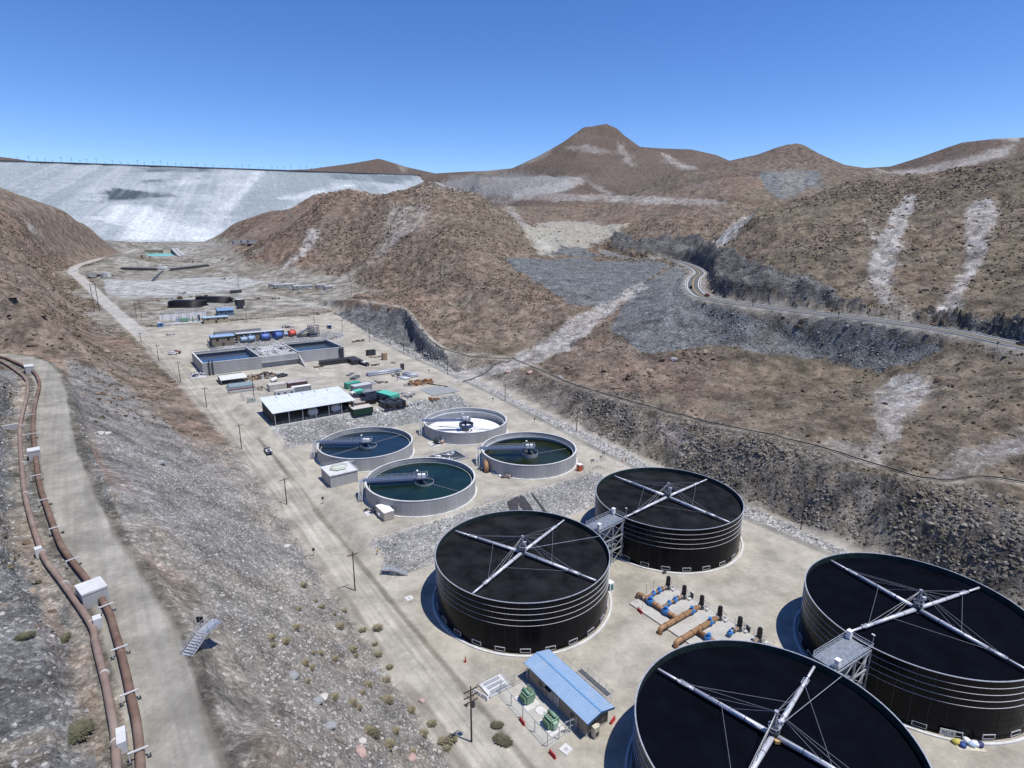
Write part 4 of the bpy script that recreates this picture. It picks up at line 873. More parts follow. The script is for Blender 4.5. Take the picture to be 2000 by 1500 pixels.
def clarifier(label, cx, cy, z0, water, wz, bdir, extra, skim):
    R, H = 17.0, 4.75
    t = thing('clarifier', label, 'clarifier', (cx, cy, z0), 0, 'round concrete clarifiers')
    MB().lathe([(R, 0.0), (R, H), (R - 0.4, H), (R - 0.4, 0.0)], 96).build('wall', CONC, t, False)
    MB().ringsolid(R - 0.46, R + 0.06, H + 0.003, H + 0.12, 96).build('coping', CONCL, t)
    MB().ringsolid(R + 0.005, R + 0.55, -0.2, 0.16, 96).build('footing', CONCL, t)
    jt = MB()
    for k in range(24):
        a = 2 * PI * k / 24 + 0.07; c, s = math.cos(a), math.sin(a)
        jt.bar(((R + 0.004) * c, (R + 0.004) * s, 0.17), ((R + 0.004) * c, (R + 0.004) * s, H - 0.05), 0.05, 0.03)
    jt.build('wall_joint', mat('wall_joint_grey', (0.36, 0.36, 0.35), 0.9), t)
    if water: MB().disc(R - 0.405, wz, 96).build('water', water, t)
    else: MB().lathe([(R - 0.405, 0.35), (0, 0.05)], 64).build('floor', FLOORW, t)
    ld = max(wz + 0.02, 3.3)
    MB().ringsolid(R - 1.25, R - 1.15, ld - 0.35, ld + 0.12, 96).ringsolid(R - 1.15, R - 0.41, ld - 0.35, ld - 0.28, 96).build('launder', ALU, t)
    # access bridge from the rim to the centre
    ang = math.atan2(bdir[1], bdir[0]); br = thing_part('bridge', t, (0, 0, H), ang)
    MB().box(1.2, R + 0.9, -0.85, 0.85, 0.05, 0.2).build('deck', DECK, br)
    gd = MB()
    for y in (-0.95, 0.95): gd.box(0.5, R + 0.2, y - 0.08, y + 0.08, -0.35, 0.30)
    gd.build('girder', mat('blue_grey_girder', (0.22, 0.26, 0.36), 0.45, 0.3), br)
    rl = MB()
    for y in (-0.92, 0.92): railing(rl, (1.8, y, 0.2), (R + 0.8, y, 0.2), 1.1, 1.7, 0.06)
    rl.build('handrail', GALVL, br)
    pl = MB().box(-2.1, 2.1, -1.7, 1.7, 0.06, 0.22).build('platform', DECK, br)
    pr = MB()
    for a, b in (((-2.1, -1.7), (2.1, -1.7)), ((2.1, 1.7), (-2.1, 1.7)), ((-2.1, 1.7), (-2.1, -1.7))): railing(pr, (*a, 0.22), (*b, 0.22), 1.1, 1.4, 0.06)
    pr.build('handrail', GALVL, br)
    MB().cbox(-0.9, 0.2, 0.23, 1.0, 1.2, 1.0).cbox(0.5, -0.4, 0.23, 1.2, 1.0, 0.8).cbox(0.4, 0.9, 0.23, 0.6, 0.5, 1.2).build('drive_unit', WHITE, br)
    MB().cyl(0, 0, -H + 0.1, 0.05, 0.45, 14).build('centre_column', NAVY, t, True, (0, 0, H))
    lo = MB().bar((1.0, 1.75, 0.2), (1.0, 1.75, 3.0), 0.08).build('lamp_post', GALVL, br)
    MB().cbox(1.0, 1.6, 3.0, 0.5, 0.9, 0.16).build('lamp', WHITE, lo)
    # stilling ring
    fr = 3.0; fz = (wz - 0.3, wz + 0.45) if water and extra != 'low' else ((wz - 0.4, wz + 1.3) if extra == 'low' else (1.9, 3.3))
    off = (1.1, -0.6) if water and extra != 'low' else (0.3, -0.2)
    MB().ringsolid(fr - 0.10, fr, fz[0], fz[1], 40, *off).build('stilling_ring', NAVY if not water else GALV, t)
    hs = MB()
    for k in range(4):
        a = 2 * PI * k / 4 + 0.5; hs.bar((off[0] + (fr - 0.1) * math.cos(a), off[1] + (fr - 0.1) * math.sin(a), fz[1]), (0.5 * math.cos(a), 0.5 * math.sin(a), H - 0.2), 0.08)
    hs.build('hanger', GALV, t)
    sk = MB()
    for a in skim:
        a = math.radians(a); c, s = math.cos(a), math.sin(a); zz = (wz + 0.08) if water else 1.0
        sk.bar((fr * c, fr * s, zz), ((R - 1.4) * c, (R - 1.4) * s, zz), 0.14)
        if not water:
            sk.bar((1.0 * c, 1.0 * s, 2.0), ((R - 4) * c, (R - 4) * s, 1.0), 0.12)
            for k in range(2, 12): sk.bar((k * c, k * s, 0.2), (k * c, k * s, 1.4), 0.07)
    sk.build('skimmer_arm', CABLE if water else NAVY, t)
    if not water:
        MB().cyl(0, 0, 0.1, 1.0, 1.5, 14).build('sludge_hopper', STEELD, t)
        sc = MB()
        for a in (20, 110, 200, 290):
            a = math.radians(a); sc.bar((0.4 * math.cos(a), 0.4 * math.sin(a), 1.2), (2.6 * math.cos(a), 2.6 * math.sin(a), 0.3), 0.12)
        sc.build('scraper', NAVY, t)
    # stair and valve gear at the bridge landing
    lp = MB()
    for k in range(16): lp.cbox(R + 1.2 + 0.0, 0.9 + 0.26 * k, H - 0.1 - k * 0.29, 1.0, 0.28, 0.05)
    lp.box(R + 0.6, R + 1.8, -0.9, 0.9, H + 0.05, H + 0.12)
    for x in (R + 0.7, R + 1.7): lp.bar((x, 0.9, H), (x, 5.0, 0.1), 0.12); railing(lp, (x, 0.9, H + 0.1), (x, 5.0, 0.2), 1.0, 1.3, 0.05)
    for x in (R + 0.7, R + 1.7):
        for y in (-0.8, 0.8): lp.bar((x, y, 0), (x, y, H), 0.12)
    lp.build('stair', GALV, t, False, (0, 0, 0), ang)
    return t
def thing_part(name, parent, loc, rot):
    o = MB().box(0.6, 1.0, -0.6, 0.6, -0.1, 0.04).build(name, NAVY, parent, False, loc, rot); return o
def _bd(a, b): return (a[0] - b[0], a[1] - b[1])
CL = [('round clarifier of navy water at far left, behind the concrete box', xy_of(194.4, 74.2), WATER_B, 3.35, (9.7, -14.1), '', (47, 227)),
      ('empty round clarifier with white floor and navy centre ring, the rearmost', xy_of(195.9, 117.8), None, 3.4, (9.0, -15.0), '', (-12, 168)),
      ('round clarifier of dark green water nearest the camera, white container at its wall', xy_of(153.6, 75.8), WATER_A, 3.35, (8.2, -15.8), '', (-30,)),
      ('half drained round clarifier with algae green water at right', xy_of(155.2, 119.5), WATER_C, 1.9, (9.2, -14.5), 'low', (25,))]
for lab, (cx, cy), wm, wz, (ds, dt), ex, sk in CL:
    dx, dy = xy_of(ds, dt); clarifier(lab, cx, cy, 4.0, wm, wz, (dx, dy), ex, sk)
# ================================================================ switch room with sky blue roof, transformers, fence
BLUEROOF = mat('sky_blue_roof_sheet', (0.25, 0.365, 0.52), 0.55, 0.0, var=0.08, scale=0.8, stain=(0.31, 0.40, 0.51))
TANWALL = mat('tan_block_wall', (0.30, 0.265, 0.21), 0.85, var=0.12, scale=1.5, bump=0.1)
TRIMB = mat('dark_blue_trim', (0.05, 0.13, 0.27), 0.5, var=0.1)
def SL(s, t): return (t, s)            # local frame of things turned by AX: x = across, y = along
b = thing('switch_room', 'tan electrical building with a ribbed sky blue roof', 'building', W(66.0, 60.2), AX)
hl, hw = 8.0, 2.55
wl = MB().box(-hw, hw, -hl, hl, -0.1, 3.35).add([(-hw, -hl, 3.35), (hw, -hl, 3.35), (0, -hl, 4.0), (-hw, hl, 3.35), (hw, hl, 3.35), (0, hl, 4.0)], [(0, 1, 2), (5, 4, 3)]).build('wall', TANWALL, b)
MB().box(-hw - 0.05, hw + 0.05, -hl - 0.05, hl + 0.05, -0.12, 0.25).build('plinth', CONC, wl)
for sgn, nm in ((-1, 'roof'), (1, 'roof')):
    r = MB(); x0, x1 = (0.0, sgn * 3.15); z0, z1 = 4.35, 3.55
    v = [(x0, -hl - .9, z0), (x1, -hl - .9, z1), (x1, hl + .9, z1), (x0, hl + .9, z0)]
    r.add(v + [(p[0], p[1], p[2] - 0.1) for p in v], [(0, 1, 2, 3) if sgn > 0 else (3, 2, 1, 0), (4, 5, 6, 7), (0, 1, 5, 4), (1, 2, 6, 5), (2, 3, 7, 6), (3, 0, 4, 7)])
    ro = r.build('roof', BLUEROOF, b); rb = MB()
    n = 36
    for k in range(n): y = -hl - .85 + (2 * hl + 1.7) * k / (n - 1); link('rib', (MB().bar((x0 + sgn * 0.12, 0, z0 + 0.01), (x1, 0, z1 + 0.04), 0.09, 0.07).mesh('rib', BLUEROOF) if k == 0 else _ribme), ro, (0, y, 0)); _ribme = [c for c in ro.children if c.name.startswith('rib')][0].data
MB().box(-0.16, 0.16, -hl - .9, hl + .9, 4.37, 4.43).build('ridge_cap', mat('ridge_flashing', (0.14, 0.30, 0.52), 0.5), b)
gb = MB()
for y in (-hl - .93, hl + .90): gb.add([(-3.15, y, 3.2), (0, y, 4.0), (3.15, y, 3.2), (3.15, y, 3.62), (0, y, 4.42), (-3.15, y, 3.62), (-3.15, y + .03, 3.2), (0, y + .03, 4.0), (3.15, y + .03, 3.2), (3.15, y + .03, 3.62), (0, y + .03, 4.42), (-3.15, y + .03, 3.62)], [(0, 1, 4, 5), (1, 2, 3, 4), (6, 11, 10, 7), (7, 10, 9, 8), (0, 6, 7, 1), (1, 7, 8, 2)])
gb.build('fascia', TRIMB, b)
for y in (1.6, -0.2): MB().box(-hw - 0.06, -hw - 0.002, y - 0.75, y + 0.75, 0.0, 2.4).build('door', mat('grey_door', (0.33, 0.34, 0.34), 0.6), b)
MB().box(-hw - 0.9, -hw, 1.0, 2.6, 2.6, 2.7).build('canopy', STEELD, b)
for y in (-4.5, 4.5): MB().box(-hw - 0.05, -hw - 0.002, y - 0.5, y + 0.5, 1.2, 2.0).build('louvre', STEELD, b)
MB().tube([(-hw - 0.12, -0.9, 0), (-hw - 0.12, -0.9, 3.2)], 0.07, 6).tube([(-hw - 0.12, 3.0, 0), (-hw - 0.12, 3.0, 3.2)], 0.07, 6).build('downpipe', GALVL, b)
MB().box(0.8, 1.9, -hl - 0.06, -hl - 0.003, 1.2, 2.0).build('wall_vent', mat('pale_louvre', (0.42, 0.40, 0.35), 0.7), b)
ac = thing('air_conditioner', 'cream upright air conditioner standing against the tan end wall', 'air conditioner', W(57.05, 58.9), AX)
MB().box(-0.55, 0.55, -0.42, 0.42, 0.25, 2.25).build('case', mat('cream_metal', (0.52, 0.50, 0.40), 0.5), ac); MB().box(-0.4, 0.4, -0.45, -0.425, 0.5, 1.3).build('grille', STEELD, ac); MB().box(-0.5, 0.5, -0.35, 0.35, 0, 0.25).build('base', CONC, ac); MB().box(0.6, 1.0, 0.0, 0.42, 0.9, 2.0).build('side_unit', mat('cream_metal', (0.52, 0.50, 0.40)), ac)
GREEN = mat('transformer_green', (0.17, 0.30, 0.20), 0.5, 0.1, var=0.12)
def transformer(label, s, t, flip):
    r = thing('transformer', label, 'transformer', W(s, t), AX + (PI if flip else 0), 'green transformers beside the switch room')
    MB().box(-1.5, 1.5, -2.0, 2.0, -0.05, 0.18).build('plinth', CONCL, r)
    MB().box(-0.75, 0.75, -0.95, 0.95, 0.3, 2.0).box(-0.6, 0.6, -0.6, 0.6, 0.18, 0.3).build('tank', GREEN, r)
    for sg in (-1, 1):
        f = MB()
        for k in range(9): f.box(sg * 0.8 if sg > 0 else -1.25, 1.25 if sg > 0 else -0.8, -0.8 + k * 0.19, -0.8 + k * 0.19 + 0.05, 0.55, 1.75)
        f.build('radiator', GREEN, r)
    MB().tube([(-0.3, -1.0, 2.35), (-0.3, 0.9, 2.35)], 0.28, 12).build('conservator', GREEN, r, True)
    bs = MB()
    for k in range(3): bs.cyl(0.4, -0.5 + 0.5 * k, 2.0, 2.55, 0.09, 8)
    bs.build('bushing', mat('porcelain', (0.30, 0.14, 0.09), 0.3), r)
    fr = MB()
    for x in (-0.8, 0.8): fr.bar((x, -1.0, 2.05), (x, 1.0, 2.05), 0.1)
    for y in (-1.0, 1.0): fr.bar((-0.8, y, 2.05), (0.8, y, 2.05), 0.1)
    fr.bar((0.75, -1, 2.05), (0.75, -1, 2.7), 0.07).bar((0.75, 1, 2.05), (0.75, 1, 2.7), 0.07).bar((0.75, -1, 2.7), (0.75, 1, 2.7), 0.07)
    fr.build('top_frame', mat('pale_green_steel', (0.30, 0.44, 0.33), 0.5), r)
    MB().box(-0.45, 0.45, 0.97, 1.45, 0.5, 1.7).build('terminal_box', mat('pale_green_steel', (0.3, 0.44, 0.33)), r)
    return r
transformer('green transformer farther from the camera inside the wire fence', 69.9, 54.2, False)
transformer('green transformer nearer the camera inside the wire fence', 63.2, 54.2, True)
MB().prism([(0.6 * math.cos(k * .4) * 1.5 - 0.2, 1.1 * math.sin(k * .4)) for k in range(16)], -0.03, 0.14).build('cable_slab', CONCL)
o = bpy.data.objects['cable_slab']; o.location = W(66.6, 55.0); o.rotation_euler = (0, 0, AX); tag(o, 'pale rounded concrete slab between the two green transformers', 'slab')
MESHM = mat('wire_mesh', (0.33, 0.34, 0.35), 0.6, 0.4)
def fence(name, label, pts, h=2.3, step=3.3, group=None, mesh_step=0.55, post=0.09, rails=(0.15, 1.0), top=True):
    """chain-link fence: a post object at each bay, top rail, thin wires"""
    P = [Vector(p) for p in pts]; root = thing(name, label, 'fence', tuple(P[0]), 0, group); o0 = P[0]
    me = MB().cyl(0, 0, -0.2, h, post, 6).mesh('post', GALV)
    w = MB()
    for p, q in zip(P[:-1], P[1:]):
        n = max(1, round((q - p).length / step))
        for k in range(n + (q is P[-1])):
            r = p.lerp(q, k / n) - o0; link('post', me, root, r)
        for z in [h * f for f in rails] + ([h - 0.03] if top else []):
            w.bar(p - o0 + Vector((0, 0, z)), q - o0 + Vector((0, 0, z)), 0.045 if z > h - 0.1 else 0.03)
        m = max(1, int((q - p).length / mesh_step))
        for k in range(m + 1): r = p.lerp(q, k / m) - o0; w.bar(r + Vector((0, 0, 0.1)), r + Vector((0, 0, h)), 0.012)
    w.build('wire_panel', MESHM, root)
    return root
fence('wire_fence', 'wire mesh fence round the two green transformers', [W(74.2, 57.4), W(74.2, 51.2), W(60.2, 51.0), W(60.2, 56.0), W(60.2, 57.3)], 2.6, 3.2)
g = thing('fence_gate', 'open steel frame gate at the near corner of the transformer yard', 'gate', W(60.6, 55.2), AX)
gm = MB()
for p, q in (((0, 0, .1), (0, 0, 2.3)), ((2.0, -.6, .1), (2.0, -.6, 2.3)), ((0, 0, 2.3), (2.0, -.6, 2.3)), ((0, 0, .1), (2.0, -.6, .1)), ((0, 0, 1.2), (2.0, -.6, 1.2))): gm.bar(p, q, 0.09)
gm.build('gate_frame', GALV, g)
pad = MB().box(50.6, 57.4, 60.0, 74.4, -0.02, 0.05).build('yard_slab', mat('yard_concrete', (0.40, 0.388, 0.352), 0.9, var=0.12, stain=(0.34, 0.325, 0.29)), None, False, (0, 0, 0), AX); pad['kind'] = 'structure'
# raised duct slab with steel covers, and the barrier beside it
d = thing('duct_cover', 'low concrete duct slab with steel cover plates beyond the transformer fence', 'duct', W(76.3, 51.6), AX)
MB().box(-2.6, 2.4, -1.9, 1.9, -0.1, 0.35).build('slab', CONCL, d)
for y in (-1.1, 0.1, 1.2): MB().box(-1.9, 1.6, y - 0.4, y + 0.4, 0.352, 0.40).build('cover_plate', GALV, d)
rl = MB()
for p, q in (((-2.6, -1.9), (2.4, -1.9)), ((-2.6, 1.9), (2.4, 1.9)), ((2.4, -1.9), (2.4, 1.9))): railing(rl, (*p, .35), (*q, .35), 1.2, 2.4, 0.05)
rl.build('handrail', GALV, d)
bw = thing('road_barrier', 'white slatted barrier lying at the road edge by the duct slab', 'barrier', W(75.8, 47.9), AX + 1.9)
for k in range(2): MB().box(-1.6 + k * 1.7, -0.1 + k * 1.7, -0.05, 0.05, 0.1, 0.85).build('board', WHITE, bw)
MB().box(-1.7, -1.6, -0.3, 0.3, 0, 0.9).box(1.6, 1.7, -0.3, 0.3, 0, 0.9).build('stand', WHITE, bw)
REDW = [('red plastic barrier beside the tan wall corner, next to the nearest black tank', W(57.6, 63.6), 0.9), ('red plastic barrier on the bare ground below the transformer fence', W(58.4, 50.6), 2.2), ('red plastic barrier leaning on the transformer fence', W(66.6, 50.55), 2.1), ('red plastic barrier beside the near edge of the pump slab', W(75.8, 90.6), 2.0)]
bar_me = MB().prism([(-0.8, -0.22), (0.8, -0.22), (0.8, 0.22), (-0.8, 0.22)], 0, 0.12).prism([(-0.78, -0.08), (0.78, -0.08), (0.78, 0.08), (-0.78, 0.08)], 0.12, 0.75).mesh('road_barrier', REDP)
for lab, loc, rz in REDW: tag(link('road_barrier', bar_me, None, loc, rz), lab, 'barrier', 'red plastic barriers')
sl = thing('manhole', 'square pale manhole slab with a round lid near the photo bottom', 'manhole', W(58.0, 53.2), AX + 0.15)
MB().box(-0.85, 0.85, -0.85, 0.85, -0.05, 0.14).build('slab', CONCL, sl); MB().cyl(0, 0, 0.1, 0.17, 0.36, 20).build('lid', CONC, sl)
sl2 = dup(sl, W(110.6, 50.4), AX, 'square pale manhole slab on the bare ground left of the black tank shadow')
# trench with handrails behind the switch room
tr = thing('cable_trench', 'narrow sunken cable trench with handrails along the blue roofed building', 'trench', W(66.2, 67.2), AX)
MB().box(-0.75, 0.75, -4.2, 4.2, -0.05, 0.10).build('kerb', CONC, tr); MB().box(-0.5, 0.5, -4.0, 4.0, 0.102, 0.115).build('grating', STEELD, tr)
rl = MB(); railing(rl, (-.8, -5.5, 0), (-.8, 8, 0), 1.25, 2.2, .05); railing(rl, (.8, -4.2, 0), (.8, 4.2, 0), 1.25, 1.4, .05); rl.build('handrail', GALV, tr)
def stairs(label, loc, rot, n, run, rise, w, platform=1.5):
    s = thing('stair', label, 'stair', loc, rot)
    tm = MB().box(-w / 2, w / 2, 0, run * 0.92, -0.04, 0.0).mesh('tread', GALV)
    for k in range(n): link('tread', tm, s, (0, k * run, (k + 1) * rise))
    f = MB()
    for x in (-w / 2, w / 2):
        f.bar((x, 0, 0), (x, n * run, n * rise), 0.06, 0.2); railing(f, (x, 0, 0), (x, n * run, n * rise), 1.05, 1.1, 0.05)
        if platform: f.bar((x, n * run, n * rise), (x, n * run + platform, n * rise), 0.06, 0.2); railing(f, (x, n * run, n * rise), (x, n * run + platform, n * rise), 1.05, 1.1, 0.05); f.bar((x, n * run + platform, -0.3), (x, n * run + platform, n * rise), 0.08)
    f.build('handrail', GALV, s)
    if platform: MB().box(-w / 2, w / 2, n * run, n * run + platform, n * rise - 0.05, n * rise).build('landing', GALV, s)
    return s
stairs('small steel stair with handrails against the black tank behind the blue roof', W(78.2, 65.6), AX + 0.5, 8, 0.27, 0.19, 1.3)
stairs('small steel stair stepping down beside the gravel bank left of the black tanks', G(797, 1122), AX + 1.05, 10, 0.42, 0.2, 1.2, 2.2)
# ================================================================ pump station
BROWNP = mat('tan_coated_pipe', (0.30, 0.175, 0.085), 0.5, var=0.2, scale=0.8, stain=(0.24, 0.125, 0.07))
BLUEV = mat('valve_blue', (0.05, 0.20, 0.48), 0.4, 0.1, var=0.15)
ps = MB().box(90.8, 104.6, 51.5, 79.2, -0.05, 0.32).build('pump_slab', mat('dusty_slab', (0.42, 0.405, 0.365), 0.9, var=0.12, scale=0.6, stain=(0.34, 0.32, 0.28)), None, False, (0, 0, 0), AX); tag(ps, 'long pale concrete slab under the row of pumps', 'slab')
def L3(s, t, z): return (t, s, z)
PS = [(77.8, 102.5), (73.2, 102.6), (68.4, 102.7), (63.6, 102.7), (58.9, 103.0), (54.4, 103.2)]
PLAB = ['vertical pump with black motor, farthest of the row from the camera', 'vertical black pump second from the far end, brown stub pipe into the header', 'vertical black pump third from the far end, feeding the thick tan elbow pipe', 'vertical black pump fourth from the far end, feeding the second tan elbow pipe', 'vertical black pump second from the near end, dark panel beside it', 'vertical black pump nearest the camera, half hidden behind the black tank rim']
for i, ((s, t), lab) in enumerate(zip(PS, PLAB)):
    p = thing('pump', lab, 'pump', W(s, t, 0.3), AX, 'vertical pumps on the pump slab')
    MB().cyl(0, 0, 0.0, 0.25, 0.75, 16).cyl(0, 0, 0.25, 1.25, 0.42, 14).build('discharge_head', STEELD, p)
    MB().cyl(0, 0, 1.2, 1.3, 0.6, 16).cyl(0, 0, 1.3, 2.9, 0.46, 16).cyl(0, 0, 2.9, 3.15, 0.5, 16).cyl(0, 0, 3.15, 3.3, 0.34, 16).build('motor', BLACKP, p)
    fn = MB()
    for k in range(12): a = 2 * PI * k / 12; fn.bar((0.47 * math.cos(a), 0.47 * math.sin(a), 1.5), (0.47 * math.cos(a), 0.47 * math.sin(a), 2.8), 0.05)
    fn.build('cooling_fins', BLACKP, p)
    MB().tube([(-0.4, 0, 0.75), (-1.8, 0, 0.75)], 0.3, 12).build('stub_pipe', BROWNP, p, True)
    fm = MB()
    for x in (-0.75, -1.65): fm.tube([(x - .05, 0, .75), (x + .05, 0, .75)], 0.42, 14)
    fm.build('flange', GALVL, p)
    ex = MB(); ex.tube([(0.8, -0.9, 0), (0.8, -0.9, 0.9), (1.5, -0.9, 0.9), (1.5, 0.2, 0.9), (1.5, 0.2, 1.5)], 0.08, 6).cbox(0.95, 0.9, 0, 0.35, 0.3, 1.3).cbox(1.3, 1.2, 0, 0.12, 0.12, 1.7)
    ex.build('drain_pipework', GALV, p)
    MB().cbox(0.5, -1.3, 0.0, 0.9, 0.6, 0.45).build('pipe_support', CONCL, p)
def valve(label, s, t, z, r, along):
    v = thing('valve', label, 'valve', W(s, t, z), AX + (PI / 2 if along else 0), 'blue valves on the pump pipework')
    MB().tube([(-0.55 * r / .4, 0, 0), (-0.2, 0, 0)], r * 1.25, 14).tube([(-0.22, 0, 0), (0.22, 0, 0)], r * 1.5, 14).tube([(0.2, 0, 0), (0.55 * r / .4, 0, 0)], r * 1.25, 14).build('body', BLUEV, v)
    MB().cyl(0, 0, r, r * 2.1, r * 0.5, 12).cyl(0, 0, r * 2.1, r * 2.4, r * 0.8, 14).build('bonnet', BLUEV, v)
    MB().cbox(0, 0, -z + 0.32 - 0.0, 0.5, 0.6, z - r * 1.2 - 0.32).build('pedestal', CONCL, v)
    return v
VL = [('blue valve on the first pump branch, next to the pump farthest away', 77.8, 99.3, 1.05, .38, False), ('pale blue coupling on the first pump branch, next to the header', 77.8, 97.3, 1.05, .34, False), ('blue valve on the second pump branch, next to the second pump', 73.2, 99.4, 1.05, .38, False), ('pale blue coupling on the second pump branch, next to the header', 73.2, 97.3, 1.05, .34, False),
      ('large blue valve on the header pipe, nearest the rusty elbow', 76.0, 94.4, 1.05, .55, True), ('large blue valve on the header pipe, between the second branch and the tan elbow', 71.6, 94.4, 1.05, .55, True), ('blue valve on the thick tan elbow pipe, next to the third pump', 68.4, 99.2, 1.05, .5, False), ('blue valve on the second tan elbow pipe, next to the fourth pump', 63.6, 99.2, 1.05, .5, False), ('blue valve on the pipe beyond the near tank rim, next to the fifth pump', 58.9, 99.6, 1.05, .38, False), ('blue valve on the cross pipe, just above the near tank rim', 60.5, 94.6, 1.05, .5, True)]
for a in VL: valve(*a)
def pipe_thing(name, label, pts, r, m, bands=3, group=None):
    P = [Vector(W(s, t, z)) for s, t, z in pts]; o = P[0].copy(); t = thing(name, label, 'pipe', tuple(o), 0, group)
    Q = [p - o for p in P]; out = [Q[0]]
    for i in range(1, len(Q) - 1):
        a = (Q[i - 1] - Q[i]).normalized() * r * 1.5; c = (Q[i + 1] - Q[i]).normalized() * r * 1.5
        for f in (0, .25, .5, .75, 1): out.append((Q[i] + a).lerp(Q[i], f).lerp(Q[i].lerp(Q[i] + c, f), f))
    out.append(Q[-1]); MB().tube(out, r, 16).build('pipe_run', m, t, True)
    L = [(a, b) for a, b in zip(Q[:-1], Q[1:])]; fl = max(L, key=lambda ab: (ab[1] - ab[0]).length); d = (fl[1] - fl[0])
    for k in range(bands):
        c = fl[0] + d * (k + 0.6) / (bands + 0.2); u = d.normalized() * 0.07; MB().tube([c - u, c + u], r * 1.13, 16).build('band', RUST, t)
    fe = MB().tube([Q[-1], Q[-1] + (Q[-1] - Q[-2]).normalized() * 0.15], r * 1.15, 16).build('end_flange', RUST, t)
    return t
pipe_thing('pipe', 'tan header pipe with a rusty elbow joining the first two pump branches', [(79.9, 94.4, 0.25), (79.9, 94.4, 1.15), (68.2, 94.4, 1.15)], 0.52, BROWNP, 5, 'tan pipes of the pump station')
pipe_thing('pipe', 'thick tan pipe with a bent end from the third pump', [(68.4, 101.2, 1.15), (68.4, 88.6, 1.15), (68.4, 88.6, 0.1)], 0.56, BROWNP, 4, 'tan pipes of the pump station')
pipe_thing('pipe', 'thick tan pipe with a bent end from the fourth pump', [(63.6, 101.2, 1.15), (63.6, 87.9, 1.15), (63.6, 87.9, 0.1)], 0.56, BROWNP, 4, 'tan pipes of the pump station')
pipe_thing('pipe', 'short pinkish cross pipe leading behind the near tank rim', [(63.3, 94.6, 1.15), (56.0, 94.6, 1.15)], 0.52, BROWNP, 2, 'tan pipes of the pump station')
for s, lab in ((77.8, 'first'), (73.2, 'second')): pipe_thing('pipe', 'thin tan branch pipe of the %s pump' % lab, [(s, 101.0, 1.05), (s, 94.6, 1.05)], 0.3, BROWNP, 2, 'tan pipes of the pump station')
hr = thing('handrail', 'long steel handrail behind the row of pumps', 'handrail', W(51.8, 104.4, 0.3), AX)
railing(MB(), (0, 0, 0), (0, 27, 0), 1.2, 2.2, 0.055).build('rail', GALV, hr)
for i, (s, t, h, lab) in enumerate([(79.0, 96.2, 3.0, 'lamp post between the rusty elbow and the first pump'), (78.2, 92.4, 2.3, 'thin grey post left of the rusty elbow on the pump slab'), (76.0, 91.6, 2.8, 'thin grey post at the near edge of the pump slab'), (80.0, 100.0, 2.2, 'short grey post behind the first pump')]):
    p = thing('lamp_post' if h > 2.5 else 'post', lab, 'post', W(s, t, 0.3), AX); MB().cyl(0, 0, 0, h, 0.05, 6).build('pole', GALV, p)
    if h > 2.5: MB().cbox(0.2, 0, h, 0.55, 0.2, 0.1).build('lamp', GALVL, p)
ex = MB().box(0, 1.1, 0, 0.25, 0.2, 1.3).build('control_panel', STEELD, None, False, W(57.0, 104.1, 0.3), AX + 1.2); tag(ex, 'dark control panel beside the fifth pump', 'control panel')
ex = MB().box(0, 1.1, 0, 0.25, 0.2, 1.3).build('control_panel', STEELD, None, False, W(71.6, 104.1, 0.3), AX + 1.2); tag(ex, 'dark control panel between the second and third pump', 'control panel')
pb = MB().box(-0.5, 0.5, -0.35, 0.35, 0, 0.4).build('cable_box', STEELD, None, False, W(83.0, 107.5, 0), AX); tag(pb, 'small dark box on the ground in front of the rear right black tank', 'box')
cab = thing('toilet_cabin', 'small white and green cabin peeping from behind the middle left black tank', 'cabin', A(1191, 1152, 0.0), AX)
MB().box(-0.7, 0.7, -0.7, 0.7, 0, 2.2).build('body', WHITE, cab); MB().box(-0.72, -0.702, -0.4, 0.4, 0.3, 1.8).box(-0.4, 0.4, -0.72, -0.702, 0.3, 1.8).build('door', mat('green_door', (0.03, 0.20, 0.15), 0.5), cab)
# bags and board at the foot of the right hand tank
BAGC = [('blue', (0.03, 0.06, 0.22)), ('white', (0.70, 0.72, 0.74)), ('yellow', (0.45, 0.40, 0.08)), ('pale_blue', (0.35, 0.45, 0.55)), ('navy', (0.03, 0.04, 0.12))]
def blob(r, sx=1, sy=1, sz=0.6, seed=0):
    bm = bmesh.new(); bmesh.ops.create_icosphere(bm, subdivisions=2, radius=r); q = random.Random(seed)
    for v in bm.verts: v.co = Vector((v.co.x * sx, v.co.y * sy, max(-0.3 * r * sz, v.co.z * sz))) * (1 + 0.15 * q.uniform(-1, 1)); 
    b = MB(); b.v = [tuple(v.co) for v in bm.verts]; b.f = [tuple(x.index for x in f.verts) for f in bm.faces]; bm.free(); return b
for i, (u, v, c, lab) in enumerate([(1868, 1449, 2, 'olive yellow bag, leftmost of the heap by the right black tank'), (1880, 1455, 0, 'dark blue bag second from left in the heap by the right black tank'), (1888, 1447, 1, 'white bag lying behind the dark blue bag'), (1895, 1452, 3, 'pale blue bag in the middle of the heap by the right black tank'), (1905, 1453, 1, 'white bag right of the pale blue bag'), (1913, 1454, 4, 'navy bag, rightmost of the heap by the right black tank')]):
    o = blob(0.75, 1.0, 0.8, 0.7, i).build('sack', mat(BAGC[c][0] + '_bag', BAGC[c][1], 0.6), None, True, A(u, v, 0.25), i * .7); tag(o, lab, 'sack', 'bags heaped by the right tank')
o = MB().box(-2.2, 2.2, -0.5, 0.5, 0, 0.06).build('plank', mat('pale_plank', (0.5, 0.45, 0.36), 0.8), None, False, A(1896, 1462, 0.0), -0.1); tag(o, 'pale plank lying in front of the heaped bags', 'plank')
